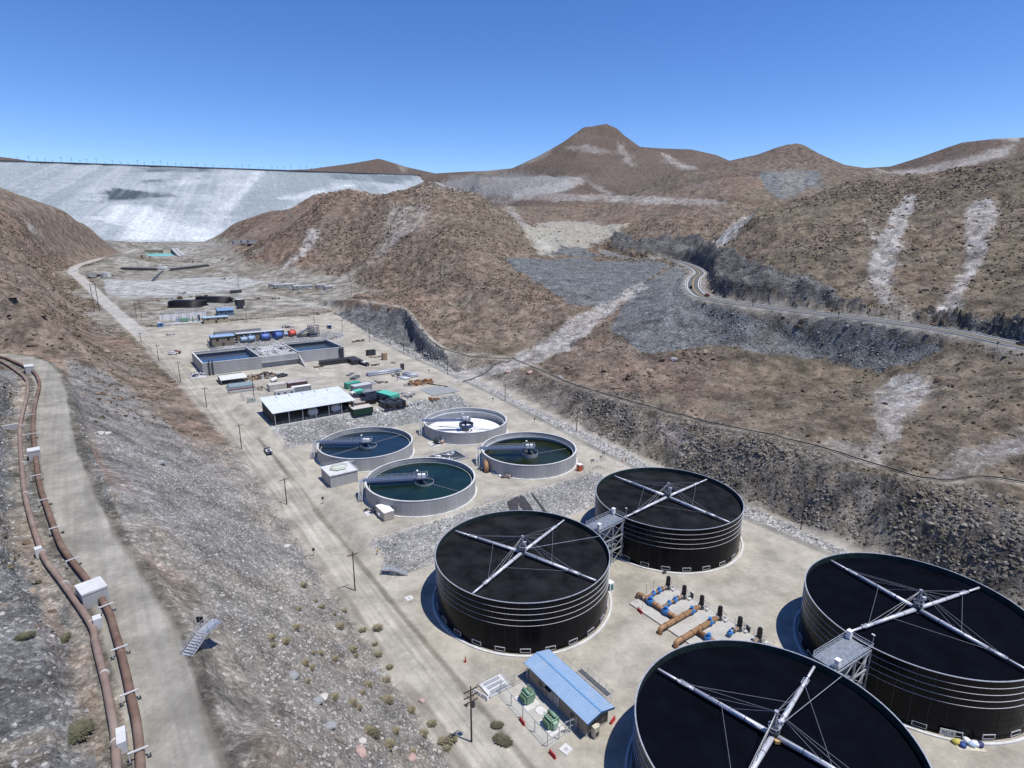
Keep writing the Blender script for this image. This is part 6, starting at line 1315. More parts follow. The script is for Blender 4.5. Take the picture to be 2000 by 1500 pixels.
wt = thing('tank_trailer', 'white cylindrical tank trailer near the cream cabin', 'trailer', G(535, 747), AX + .9); MB().tube([(-2.2, 0, 1.5), (-1.9, 0, 1.5), (1.9, 0, 1.5), (2.2, 0, 1.5)], .95, 14).build('barrel', WHITE, wt, True); MB().box(-1.8, 1.8, -.5, .5, .3, .7).build('chassis', STEELD, wt)
fl = fence('post_fence', 'row of thin wire fence posts around the switchgear by the plant road', [tuple(G(478, 784)), tuple(G(470, 773)), tuple(G(503, 768)), tuple(G(527, 775))], 2.0, 2.5, None, .6, .05)
sg = thing('switchgear', 'grey electrical switchgear inside the small fence by the plant road', 'switchgear', G(492, 786), AX); MB().box(-2, 2, -.9, .9, 0, .3).build('plinth', CONC, sg); MB().box(-1.6, .2, -.6, .6, .3, 2.2).box(.4, 1.6, -.6, .6, .3, 1.8).build('cabinet', mat('grey_green_case', (.33, .37, .33), .5), sg)
# ================================================================ vehicles
def pickup(label, loc, rot, body, flat=False, name='pickup', group=None, L=5.2):
    c = thing(name, label, 'pickup', loc, rot, group)
    b = MB(); w = .9
    prof = [(-2.6, .45), (2.55, .45), (2.6, .95), (1.5, 1.08), (.75, 1.75), (-.75, 1.78), (-.95, 1.1), (-2.6, 1.1)]
    n = len(prof); vs = [(x, -w * (1 if z < 1.2 else .86), z) for x, z in prof] + [(x, w * (1 if z < 1.2 else .86), z) for x, z in prof]
    b.add(vs, [tuple(range(n)), tuple(reversed(range(n, 2 * n)))] + [((k + 1) % n, k, n + k, n + (k + 1) % n) for k in range(n)]); b.build('body', body, c)
    g = MB(); g.add([(1.47, -.76, 1.12), (.80, -.70, 1.68), (.80, .70, 1.68), (1.47, .76, 1.12)], [(0, 1, 2, 3)]); g.v = [(x + .02, y, z + .02) for x, y, z in g.v]; g.build('windscreen', GLASSD, c)
    s = MB()
    for y in (-.86, .86): s.box(-.7, .7, y - .02 if y < 0 else y - .0, y + .0 if y < 0 else y + .02, 1.2, 1.62)
    s.build('side_window', GLASSD, c)
    MB().box(-2.5, -1.05, -.78, .78, 1.102, 1.115).build('cargo_bed', BLACKP, c)
    wm = MB().tube([(0, -.12, 0), (0, .12, 0)], .38, 14).mesh('wheel', RUBBER)
    for x in (-1.65, 1.65):
        for y in (-.85, .85): link('wheel', wm, c, (x, y, .38))
    hm = MB().box(2.5, 2.62, -.15, .15, .72, .9).mesh('headlight', WHITE)
    for y in (-.62, .62): link('headlight', hm, c, (0, y, 0))
    return c
def aim(u0, v0, u1, v1, z):
    a = at(u0, v0, z); b_ = at(u1, v1, z); return math.atan2(b_[1] - a[1], b_[0] - a[0])
NAVYCAR = mat('navy_car_paint', (.025, .028, .06), .25, .2, var=.05); REDCAR = mat('red_car_paint', (.20, .02, .025), .3, .1, var=.05); WHITECAR = mat('white_car_paint', (.72, .72, .72), .3, var=.03); GREYCAR = mat('grey_car_paint', (.09, .10, .11), .3, .2, var=.05)
pickup('dark navy pickup driving along the pale plant road on the left', W(float(st_of(*G(516, 886)[:2])[0]), 43.6, ground(*G(516, 886)[:2])), AX - PI / 2, NAVYCAR)
pickup('red pickup with a white bed parked left of the concrete basin', G(344, 690), AX + .1, REDCAR)
pickup('white pickup parked right beside the red one left of the concrete basin', G(338, 692), AX + .3, WHITECAR)
pickup('dark grey pickup parked behind the cabins in the yard', G(546, 737), AX + .1, GREYCAR); pickup('dark pickup parked in the yard just right of the dark grey pickup', G(552, 735.5), AX + .1, STEELD)
pickup('tiny white car where the plant road bends far up the valley', G(146.5, 529), AX + PI / 2, WHITECAR)
# ================================================================ rectangular concrete basin with two water cells
BZ, BT = 11.9, 18.4
WBLUE = mat('blue_basin_water', (.018, .028, .055), .12, var=.25, scale=.05, spec=.5); WGRN = mat('dark_green_basin_water', (.016, .026, .030), .12, var=.25, scale=.05, spec=.5)
bs_ = thing('concrete_basin', 'long rectangular concrete basin with two dark water cells', 'basin', W(343.5, 78.5, BZ), AX)
H_ = BT - BZ
def cell(x0, x1, y0, y1, wm, wz, wn):
    m = MB(); th = .6
    m.box(x0, x1, y0, y0 + th, -.5, H_).box(x0, x1, y1 - th, y1, -.5, H_).box(x0, x0 + th, y0 + th, y1 - th, -.5, H_).box(x1 - th, x1, y0 + th, y1 - th, -.5, H_); o = m.build('cell_wall', CONC, bs_)
    MB().box(x0 + th, x1 - th, y0 + th, y1 - th, wz - .1, wz).build('water', wm, bs_)
    cp = MB(); e = .08
    cp.box(x0 - e, x1 + e, y0 - e, y0 + th + e, H_ + .003, H_ + .14).box(x0 - e, x1 + e, y1 - th - e, y1 + e, H_ + .003, H_ + .14).box(x0 - e, x0 + th + e, y0 + th + e, y1 - th - e, H_ + .003, H_ + .14).box(x1 - th - e, x1 + e, y0 + th + e, y1 - th - e, H_ + .003, H_ + .14)
    cp.build('coping', CONCL, bs_)
    rl = MB(); railing(rl, (x0, y1, H_ + .14), (x1, y1, H_ + .14), 1.1, 2.4, .06); railing(rl, (x1, y0, H_ + .14), (x1, y1, H_ + .14), 1.1, 2.4, .06); rl.build('handrail', GALV, bs_)
    MB().box(x0 + th, x1 - th, y1 - th - 1.2, y1 - th - .01, wz + .9, wz + 1.15).build('launder', mat('joint_filler', (.25, .25, .245), .9), bs_)
cell(-37.5, -9.0, -17.5, 18.0, WBLUE, H_ - 2.2, 'a'); cell(11.0, 37.5, -14.5, 18.6, WGRN, H_ - 1.9, 'b')
md = MB().box(-8.98, 10.98, -15.0, 18.0, -.5, 5.9).build('service_block', CONC, bs_)
# horizontal dark joint lines of the form boards on the front wall
fb = MB()
for k in range(7): fb.box(-37.5, -9.0, -17.53, -17.502, .55 + k * .85, .68 + k * .85)
fb.build('form_joint', mat('form_joint_dark', (.17, .17, .17), .9), bs_)
mdw = MB(); q = random.Random(8)
for k in range(26):
    x, y = q.uniform(-7.5, 9.5), q.uniform(-12, 15); a = q.choice((0, PI / 2)); l = q.uniform(1, 3); r = q.uniform(.15, .4)
    MB().tube([(x - l * math.cos(a), y - l * math.sin(a), 6.4), (x + l * math.cos(a), y + l * math.sin(a), 6.4)], r, 8).cbox(x, y, 5.902, .7, .7, q.uniform(.6, 1.4)).build('pipework', [GALVL, STEELD, GALV, CONCL][k % 4], bs_, True)
rl = MB(); railing(rl, (-9, -15, 5.9), (11, -15, 5.9), 1.2, 2, .07); railing(rl, (-9, -15, 5.9), (-9, 16, 5.9), 1.2, 2.2, .07); railing(rl, (11, -14, 5.9), (11, 16, 5.9), 1.2, 2.2, .07)
for z in (2.9,): MB().box(-9, 11, -16.3, -15.02, z, z + .12).build('walkway', GALV, bs_); railing(rl, (-9, -16.3, z), (11, -16.3, z), 1.1, 2, .06)
rl.build('handrail', GALV, bs_)
for x in (-34.5, -32.9): MB().bar((x, -18.2, 0), (x, -18.2, H_ + 1.6), .5).build('pipe_riser', STEELD, bs_)
for k in range(3): MB().tube([(34.5 + k * 1.0, -15.1, 0), (34.5 + k * 1.0, -15.1, H_ + .2)], .3, 8).build('pipe_riser', STEELD, bs_)
MB().add([(12.0, -14.52, 0), (30, -14.52, -.1), (12, -14.6, 5.2), (12.0, -14.7, 0), (30, -14.7, -.1), (12, -14.7, 5.2)], [(0, 1, 2), (5, 4, 3), (0, 3, 4, 1), (1, 4, 5, 2), (2, 5, 3, 0)]).v
rp = MB().prism([(11.2, -14.6), (11.2, -26.0), (12.0, -26.0), (12.0, -14.6)], -.3, .4); rp.v = [(x, y, z if z < 0 else max(.0, (y + 26) / 11.4 * 4.8)) for x, y, z in rp.v]; rp.build('buttress', CONC, bs_)
pk = thing('valve_rack', 'white and navy valve rack at the left corner of the basin', 'pipework', W(325.5, 38.8, 11.9), AX)
MB().box(-4, 3, -3, 3, -.2, .25).build('slab', CONCL, pk); q = random.Random(9)
for k in range(12):
    x, y = q.uniform(-3, 2.4), q.uniform(-2.2, 2.2); MB().tube([(x - 1.2, y, q.uniform(.8, 2.2)), (x + 1.2, y, q.uniform(.8, 2.2))], .2, 8).cyl(x, y, .25, q.uniform(1.2, 2.8), .14, 8).build('pipework', [NAVY, WHITE, GALV][k % 3], pk, True)
# blower buildings and machinery behind the basin
def gable(label, s, t, z, sx, sy, h, wallm, roofm, rise=.9, over=.5, name='building', cat='building', rot=0, flat=0):
    c = thing(name, label, cat, W(s, t, z), AX + rot); MB().box(-sx / 2, sx / 2, -sy / 2, sy / 2, -.5, h).build('wall', wallm, c)
    for sg in (-1, 1):
        v = [(-sx / 2 - over, 0, h + rise), (sx / 2 + over, 0, h + rise), (sx / 2 + over, sg * (sy / 2 + over), h - .05), (-sx / 2 - over, sg * (sy / 2 + over), h - .05)]
        MB().add(v + [(a, b_, e + .12) for a, b_, e in v], [(0, 1, 2, 3), (7, 6, 5, 4), (0, 4, 5, 1), (1, 5, 6, 2), (2, 6, 7, 3), (3, 7, 4, 0)]).build('roof', roofm, c)
    MB().box(-.7, .7, -sy / 2 - .06, -sy / 2 - .002, 0, 2.3).build('door', STEELD, c)
    nw = max(2, int(sx / 5))
    for k in range(nw): MB().box(-sx / 2 + (k + .5) * sx / nw - .6 + 1.4 * (abs((k + .5) - nw / 2) < .3), -sx / 2 + (k + .5) * sx / nw + .6 + 1.4 * (abs((k + .5) - nw / 2) < .3), -sy / 2 - .05, -sy / 2 - .002, h * .55, h * .85).build('window', GLASSD, c)
    return c
BROWNW = mat('brown_block_wall', (.20, .165, .13), .85, var=.12)
def shed_at(label, uf, vf, uz, dims, h, wallm, roofm, **k):
    p = G(uf, vf); s, t = st_of(p[0], p[1]); return gable(label, float(s) + dims[1] / 2, float(t), p[2], dims[0], dims[1], h, wallm, roofm, **k)
shed_at('brown walled building with a plain sky blue roof behind the basin', 437, 676, 12.6, (12.5, 9), 6.0, BROWNW, BLUEROOF, rise=.4)
shed_at('long low brown building with a thin pale roof behind the blue and red blowers', 511, 662, 12.8, (29, 4.5), 4.6, BROWNW, LGREY, rise=.35)
shed_at('long dark roofed low building behind the blue roofed building', 468, 660, 12.8, (27, 8), 2.0, mat('slate_wall', (.13, .13, .15), .8), mat('slate_roof', (.10, .10, .12), .7, var=.2), rise=2.6)
BLUEB = mat('blower_blue', (.09, .16, .42), .5, var=.15); PALEB = mat('pale_blue_paint', (.3, .4, .52)); ORRED = mat('orange_red_paint', (.62, .12, .08), .5)
for i, (u, v, m, r, lab) in enumerate([(477, 668, PALEB, 1.7, 'pale blue blower housing, leftmost behind the basin'), (490, 667, PALEB, 1.9, 'pale blue blower housing, second from the left behind the basin'), (519, 664, BLUEB, 2.2, 'blue round blower, left of the two strong blue ones'), (543, 661, BLUEB, 2.2, 'blue round blower, right of the two strong blue ones'), (559, 656, PALEB, 1.3, 'small pale blue blower just left of the orange red one'), (570, 656, ORRED, 1.9, 'orange red round blower behind the basin')]):
    c = thing('blower', lab, 'blower', G(u, v), AX + .4 * (i % 2), 'blowers behind the basin')
    MB().tube([(-r, 0, r), (-r * .5, 0, r), (r * .5, 0, r), (r, 0, r)], r * .9, 16).build('casing', m, c, True); MB().tube([(-r * 1.15, 0, r), (-r * 1.02, 0, r)], r * 1.1, 16).tube([(r * 1.02, 0, r), (r * 1.15, 0, r)], r * 1.1, 16).build('flange', m, c); MB().cyl(0, 0, r * 1.6, r * 2.4, r * .35, 12).build('outlet', m, c); MB().box(-r, r, -r * .8, r * .8, 0, r * .4).build('base', STEELD, c)
for i, (u, v, lab) in enumerate([(462, 672, 'dark pump set between the blue roofed building and the basin'), (505, 667, 'dark pump set between the pale and the strong blue blowers'), (532, 662, 'dark pump set between the two strong blue blowers')]):
    c = thing('pump_set', lab, 'pump', G(u, v), AX); MB().box(-1.6, 1.6, -.8, .8, 0, .5).build('base', CONC, c); MB().tube([(-1.3, 0, 1.1), (.2, 0, 1.1)], .6, 12).build('motor', STEELD, c, True); MB().tube([(.25, 0, 1.1), (1.2, 0, 1.1)], .45, 12).cyl(.8, 0, 1.1, 2.2, .25, 10).build('casing', NAVY, c, True)
for i, (u, v, h, lab) in enumerate([(596, 656, 6.0, 'steel conveyor frame slanting up beside the orange red blower'), (613, 656, 7.0, 'tall dark steel rack tower at the right rear of the basin')]):
    c = thing('rack_tower', lab, 'steel frame', G(u, v), AX); f = MB(); L_ = 3.2 if i else 5.5
    for x in (-L_, L_):
        for y in (-2, 2): f.bar((x, y, 0), (x, y, h if (i or x > 0) else 1.5), .3)
    for k in range(1, 5):
        z = h * k / 4
        for y in (-2, 2): f.bar((-L_, y, z if i else z * .25), (L_, y, z), .25)
        if i: f.bar((-L_, -2, z), (-L_, 2, z), .2).bar((L_, -2, z), (L_, 2, z), .2)
    f.build('frame', STEELD, c)
    for k in range(3): MB().box(-L_ * .9, L_ * .9, -1.8, 1.8, .3 + k * h / 3.4, .5 + k * h / 3.4).build('shelf', GALV, c) if i else MB().bar((-L_, -1.2 + k * 1.2, 1.0 + .3 * k), (L_, -1.2 + k * 1.2, h - .4), .6, .4).build('belt', GALV, c)
ob = thing('steel_steps', 'dark steel steps and landing left of the blue roofed building', 'steps', G(413, 677), AX); f = MB()
for k in range(6): f.box(-1.6, 1.6, -2 + k * .7, -1.5 + k * .7, .4 + k * .8, .5 + k * .8)
f.bar((-1.6, -2, 0), (-1.6, 2.2, 5), .15).bar((1.6, -2, 0), (1.6, 2.2, 5), .15).bar((-1.6, 2.2, 0), (-1.6, 2.2, 5), .15).bar((1.6, 2.2, 0), (1.6, 2.2, 5), .15); f.build('frame', STEELD, ob)
container('small blue cabin on the ground right of the far basin end', 643, 642, 2.6, 2.2, 2.8, NAVY, WHITE, 0, 0, 'toilet_cabin', 'cabin')
# ================================================================ substation, black pipe stacks, trailers, pond and the far valley
sb = shed_at('tan building with a pale blue roof edge beside the switchyard', 423, 631, 16.8, (16, 8), 4.2, mat('tan_panel_wall', (.36, .31, .22), .8), mat('pale_blue_roof', (.33, .46, .55), .5), rise=.5)
shed_at('small blue house shape building behind the tan building', 442, 617, 17.6, (11, 9), 4.2, mat('blue_grey_wall', (.12, .17, .24), .7), mat('steel_blue_roof', (.16, .27, .42), .5), rise=1.6)
sw = thing('switchyard', 'pale steel switchyard of thin posts and gantries on light gravel', 'switchyard', G(362, 628), AX)
MB().box(-17, 15, -11, 12, -.3, .06).build('gravel_pad', mat('switchyard_gravel', (.40, .40, .385), .95, var=.1), sw)
pm = MB().cyl(0, 0, 0, 7.5, .13, 6).mesh('gantry_post', GALV); q = random.Random(12); bmx = MB()
for i in range(6):
    for j in range(3):
        link('gantry_post', pm, sw, (-14 + i * 5.4, -8 + j * 8, 0))
        if i: bmx.bar((-14 + (i - 1) * 5.4, -8 + j * 8, 7.3), (-14 + i * 5.4, -8 + j * 8, 7.3), .16)
bmx.build('gantry_beam', GALV, sw)
for k in range(12):
    x, y = q.uniform(-6, 10), q.uniform(-6, 6); MB().box(x - .6, x + .6, y - .5, y + .5, 0, 1.8).cyl(x, y, 1.8, 3.6, .15, 6).build('breaker', [GALV, mat('transformer_green', (.17, .30, .20)), PALEB][k % 3], sw)
MB().box(-3, 2, -2.5, 1.5, 0, 2.6).box(-2.6, 1.6, -3.2, -2.55, .5, 2.2).build('transformer', mat('transformer_green', (.17, .30, .20)), sw)
MB().box(-17, -10, -10.5, -9.9, 0, 1.0).box(-17, -16.4, -9.9, 2, 0, .8).build('cable_trough', CONCL, sw); MB().box(-15, 16, 11.6, 12.0, 0, 4.5).build('white_wall', WHITE, sw); MB().box(8, 9.5, -3, -2.4, 0, 4.6).build('panel', STEELD, sw)
container('small blue cabin with an awning beside the plant road near the switchyard', 314, 638, 3.4, 2.6, 2.6, mat('cabin_blue', (.05, .16, .36), .5), mat('pale_cabin_roof', (.5, .55, .6), .5), 0, 1, 'site_cabin', 'cabin')
stp = thing('concrete_steps', 'long concrete steps down the small gravel bank by the plant road', 'steps', W(392, 56.5, 13.2), AX)
for k in range(9): MB().box(-1.6, 1.6, -6 + k * 1.4, -4.6 + k * 1.4, -.3 + k * .38, .1 + k * .38).build('step', GREYC, stp)
for x in (-1.7, 1.7): MB().bar((x, -6, .9), (x, 6.6, 4.4), .12).build('handrail', STEELD, stp)
BLKPIPE = mat('black_hdpe_pipe', (.022, .020, .024), .4, var=.2)
def pipestack(label, u, v, L, n, rows, rot, r=.45):
    c = thing('pipe_stack', label, 'pipe stack', G(u, v), AX + rot, 'black pipe stacks'); me = MB().tube([(-L / 2, 0, 0), (L / 2, 0, 0)], r, 8).mesh('pipe', BLKPIPE, True); q = random.Random(int(u))
    for k in range(rows):
        for i in range(n - k): link('pipe', me, c, (q.uniform(-1.2, 1.2), (i - (n - k) / 2) * 2.05 * r, r + k * 1.75 * r))
pipestack('large black pipe stack behind the switchyard, the nearer one', 368, 598, 26, 14, 5, -.55, .55); pipestack('long black pipe stack behind the switchyard, the farther one', 420, 590, 30, 10, 5, -.75, .55)
heap('heap of timber and pale crates left of the large black pipe stack', 338, 584, 18, 8, [TANS, RUST, PALE, WHITE], 31, (1, 3.5), hgt=2.4, ry=.5); heap('row of tan timber between the two black pipe stacks', 388, 580, 14, 8, [TANS, WOOD], 32, (1, 3), hgt=1.8, ry=.3); heap('tan timber heap at the near end of the long black pipe stack', 438, 597, 9, 4, [TANS, PALE], 33, (1, 3), hgt=1.2, ry=.4)
container('black container with white roof edge standing alone right of the pipe stacks', 469, 596, 6.5, 4, 5, DARKIN, WHITE, .3); container('black low crate in front of the lone black container', 469, 603, 5, 3, 3, DARKIN, BLACKP, 0, 0, 'crate', 'crate'); container('small dark skip far up the valley floor', 461, 572, 10, 4, 2.4, DARKIN, DARKIN, 0, 0, 'skip', 'skip')
TRM = mat('trailer_grey', (.33, .33, .33), .6)
for u, v, L, lab in [(536, 559, 11, 'grey trailer cabin, leftmost of the white roofed row at the hill foot'), (555, 561, 21, 'long white roofed cabin second from left at the hill foot'), (592, 563.5, 20, 'long white roofed cabin third from left at the hill foot'), (628, 561.5, 10, 'small white roofed cabin near the brown hill foot'), (641, 565, 8, 'white roofed cabin rightmost at the brown hill foot')]: container(lab, u, v, L, 5, 3.2, TRM, WHITE, .02, 3, 'site_cabin', 'cabin')
for u, v, lab, m in [(570, 565, 'white pickup in front of the long white roofed cabins', WHITECAR), (586, 570, 'pale car parked before the third white roofed cabin', WHITECAR), (606, 565, 'white pickup at the right end of the third cabin', WHITECAR)]: pickup(lab, G(u, v), AX + .3, m)
for i, (u, v, L, lab) in enumerate([(470, 477, 22, 'white roofed camp building far up the valley, left one'), (482, 476, 16, 'white roofed camp building far up the valley, middle one'), (494, 476, 14, 'dark roofed camp building far up the valley, right one')]): container(lab, u, v, L, 9, 5, TRM, WHITE if i < 2 else STEELD, .1, 0, 'camp_building', 'building')
x, y, z = G(305, 500); pond = MB().disc(1, 0, 64).build('pond_water', mat('turquoise_water', (.16, .50, .42), .3, var=.08, scale=.05), None, False, (x, y, z + 1.6), .54); pond.scale = (25, 120, 1); pond['kind'] = 'structure'
bk = MB().lathe([(1.10, -.3), (1.05, .08), (1.0, .1), (.99, -.1)], 64).build('pond_bank', mat('pond_bank_earth', (.30, .27, .22), .95), None, False, (x, y, z + 1.2), .54); bk.scale = (25, 120, 3); bk['kind'] = 'structure'
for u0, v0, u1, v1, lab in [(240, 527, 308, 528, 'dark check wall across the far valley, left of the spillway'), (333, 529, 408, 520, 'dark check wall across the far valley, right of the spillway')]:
    a = Vector(G(u0, v0)); b_ = Vector(G(u1, v1)); c = thing('check_wall', lab, 'wall', tuple(a)); d = b_ - a; MB().bar((0, 0, 1.5), (d.x, d.y, d.z + 1.2), 1.5, 2.6).build('wall', mat('shadowed_block', (.06, .06, .06), .9), c)
    MB().bar((-4, 3, 3.2), (d.x - 4, d.y + 3, d.z + 3.2), 7, 1.0).build('crest', mat('pale_crest', (.32, .31, .29), .9), c)
sp_ = thing('spillway', 'small pale spillway between the two dark check walls', 'spillway', G(318, 526)); MB().prism([(-6, -5), (6, -5), (3, 8), (-3, 8)], 0, 3).build('block', WHITE, sp_)
ch = thing('channel', 'thin dark channel running down from the spillway', 'channel', G(318, 530)); p0 = Vector(G(318, 530)); p1 = Vector(G(298, 549)); d = p1 - p0; MB().bar((0, 0, .3), (d.x, d.y, d.z + .3), 2.5, 1.0).build('kerb', STEELD, ch)
for u0, v0, u1, v1, lab in [(337, 487, 352, 502, 'concrete channel beside the turquoise pond, left one'), (344, 487, 360, 501, 'concrete channel beside the turquoise pond, right one')]:
    a = Vector(G(u0, v0)); b_ = Vector(G(u1, v1)); c = thing('channel', lab, 'channel', tuple(a)); d = b_ - a; MB().bar((0, 0, .8), (d.x, d.y, d.z + .8), 5, 2).build('wall', CONC, c)
heap('cluster of plant machinery at the road bend far up the valley', 200, 540, 16, 14, [STEELD, PALE, GREYC, WHITE], 34, (2, 6), hgt=5, ry=.8); heap('small structures beside the turquoise pond', 278, 503, 9, 14, [PALE, STEELD, TANS], 35, (2, 6), hgt=4, ry=.6)
container('long low shed beyond the turquoise pond', 302, 491.5, 26, 8, 3, mat('olive_wall', (.22, .21, .15), .8), mat('olive_roof', (.28, .27, .2), .8), 0, 0, 'shed', 'shed')
# dam crest: dark pipeline and a row of poles
c0 = Vector(CREST[0]); c1 = Vector(CREST[1]); dv = (c1 - c0).normalized(); nv = Vector((-dv.y, dv.x, 0))
cp = thing('crest_pipeline', 'long dark pipeline along the dam crest', 'pipeline', tuple(c0 + nv * 6)); MB().tube([-dv * 900 + Vector((0, 0, 2)), dv * ((c1 - c0).length - 10) + Vector((0, 0, 2))], 3.2, 8).build('pipe_run', mat('dark_pipe', (.05, .055, .065), .6), cp)
cpm = MB().cyl(0, 0, -2, 24, .55, 5).bar((-5, 0, 21), (5, 0, 21), .7).mesh('crest_pole', mat('grey_pole', (.12, .12, .13), .8)); q = random.Random(4); Lc = (c1 - c0).length
for k in range(58):
    f = (k + q.uniform(-.2, .2)) / 57; p = c0 + dv * (f * Lc) + nv * 12; o = link('crest_pole', cpm, None, tuple(p), math.atan2(dv.y, dv.x)); o.scale = (1, 1, q.uniform(.55, 1.15)); tag(o, "thin pole standing on the far dam crest against the sky", 'pole', 'poles along the dam crest')

for u, v, n_, r_, cols_, sd, lab in [(300, 588, 8, 6, [TANS, PALE], 51, 'scattered timber on the far pad left of the black pipe stacks'), (352, 574, 9, 6, [PALE, GREYC, WHITE], 52, 'pale crates behind the large black pipe stack'), (500, 585, 8, 7, [WOOD, TANS], 53, 'brown timber scattered right of the lone black container'), (545, 583, 8, 8, [WOOD, PALE], 54, 'dark scrap on the ground below the white roofed cabins'), (610, 588, 6, 6, [PALE, TANS], 55, 'pale boxes on the ground below the rightmost white roofed cabin'), (450, 545, 8, 9, [STEELD, PALE], 56, 'small structures on the pale bank far up the valley'), (380, 512, 8, 12, [STEELD, TANS, PALE], 57, 'small structures right of the turquoise pond'), (440, 508, 9, 12, [WOOD, STEELD], 58, 'dark boulders and scrap at the foot of the far spur'), (330, 655, 7, 3, [STEELD, PALE], 59, 'small boxes on the ground left of the concrete steps'), (560, 640, 10, 5, [STEELD, GREYC, PALE], 60, 'pallets on the ground behind the orange red blower'), (655, 660, 8, 3, [PALE, TANS], 61, 'pale rubble right of the far basin corner')]: heap(lab, u, v, n_, r_, cols_, sd, (.8, 2.6), hgt=1.8, ry=.5)
# ================================================================ highway
ASPH = mat('asphalt', (.105, .104, .102), .9, var=.12, scale=.4); LINEW = mat('white_line', (.74, .74, .72), .7, var=.1); LINEY = mat('yellow_line', (.60, .42, .08), .7, var=.1); KERBM = mat('pale_kerb', (.48, .475, .455), .85, var=.1)
def ribbon(name, line, off0, off1, dz, m, parent=None, th=0.0, dash=None):
    P = np.array(line)[:, :3]; d = np.gradient(P[:, :2], axis=0); d /= np.linalg.norm(d, axis=1)[:, None] + 1e-9; nrm = np.stack([-d[:, 1], d[:, 0]], -1); b = MB()
    for i in range(len(P) - 1):
        if dash and (i // dash) % 2: continue
        q = [(*(P[j, :2] + nrm[j] * o), P[j, 2] + dz) for j, o in ((i, off0), (i + 1, off0), (i + 1, off1), (i, off1))]
        if th: b.add(q + [(x, y, z + th) for x, y, z in q], [(7, 6, 5, 4), (0, 1, 5, 4), (2, 3, 7, 6)])
        else: b.add(q, [(3, 2, 1, 0)])
    o = b.build(name, m, parent); return o
HW2 = world_line(HWY, 14)
hw = ribbon('paved_road', HW2, -4.2, 4.2, .06, ASPH); hw['kind'] = 'structure'
for off in (-3.75, 3.75): ribbon('edge_line', HW2, off - .2, off + .2, .085, LINEW, hw)
for off in (-.15, .15): ribbon('centre_line', HW2, off - .08, off + .08, .085, LINEY, hw)
for a, c in ((-5.3, -4.9), (4.9, 5.3)): ribbon('road_kerb', HW2, a, c, -.1, KERBM, hw, .5)
def on_hwy(f, off, lab, m):
    i = int(f * (len(HW2) - 2)); p, q_ = HW2[i], HW2[i + 1]; a = math.atan2(q_[1] - p[1], q_[0] - p[0]); return pickup(lab, (p[0] - math.sin(a) * off, p[1] + math.cos(a) * off, p[2] + .08), a, m)
def near_f(u, v):
    h = hit(u, v); return int(np.argmin(np.hypot(HW2[:, 0] - h[0], HW2[:, 1] - h[1]))) / (len(HW2) - 2)
on_hwy(near_f(1356, 563), 1.9, 'dark car on the highway curve, in the lane beside the rock fill', NAVYCAR); on_hwy(near_f(1384, 579), -2.0, 'red pickup on the highway at the foot of the black rock cut', REDCAR); on_hwy(near_f(1993, 676), -1.9, 'dark pickup on the highway at the right photo edge', GREYCAR)
def pole_h(bx, by, bz, u, v):
    d = ray(u, v); k = math.hypot(bx, by) / math.hypot(d[0], d[1]); return CAMZ + d[2] * k - bz
for u, v, tu, tv, lab in [(1469, 603, 1469, 586, 'thin post on the highway shoulder nearest the black rock cut'), (1636, 629, 1636, 609, 'thin post on the highway shoulder in the middle of the straight'), (1947, 680, 1947, 667, 'small dark sign on the highway shoulder near the right photo edge')]:
    x, y, z = G(u, v); h = pole_h(x, y, z, tu, tv); p = thing('road_post', lab, 'post', (x, y, z)); MB().cyl(0, 0, -.2, h, .09, 6).build('pole', STEELD, p); MB().box(-.4, .4, -.05, .05, h - .8, h).build('panel', STEELD, p)
# ================================================================ power poles
POLEW = mat('dark_pole_wood', (.055, .045, .038), .9, var=.3, scale=3)
def power_pole(label, u, v, tu, tv, arms=1, twin=False, z=None, sc=1.0):
    x, y, zz = G(u, v) if z is None else A(u, v, z); h = max(5.0, pole_h(x, y, zz, tu, tv)); p = thing('power_pole', label, 'power pole', (x, y, zz), AX, 'power poles')
    r = .17 if h < 14 else .26
    if twin: MB().tube([(-1.6 * sc, 0, -.3), (-1.6 * sc, 0, h)], r, 8, True, r * .7).tube([(1.6 * sc, 0, -.3), (1.6 * sc, 0, h)], r, 8, True, r * .7).bar((-1.6 * sc, 0, h * .55), (1.6 * sc, 0, h * .8), .15).bar((1.6 * sc, 0, h * .55), (-1.6 * sc, 0, h * .8), .15).build('pole', POLEW, p)
    else: MB().tube([(0, 0, -.3), (0, 0, h)], r, 8, True, r * .65).build('pole', POLEW, p)
    w = 1.35 if not twin else 4.0 * sc
    for k in range(arms):
        za = h - .7 - k * 1.15; a = MB().bar((-w, 0, za), (w, 0, za), .13, .16).bar((0, .0, za - .8), (-w * .55, 0, za), .05).bar((0, 0, za - .8), (w * .55, 0, za), .05).build('crossarm', POLEW, p)
        i = MB()
        for q_ in (-.95, -.5, .5, .95): i.cyl(q_ * w, 0, za + .08, za + .34, .055, 6)
        i.build('insulator', mat('porcelain', (.30, .14, .09)), a)
    return p
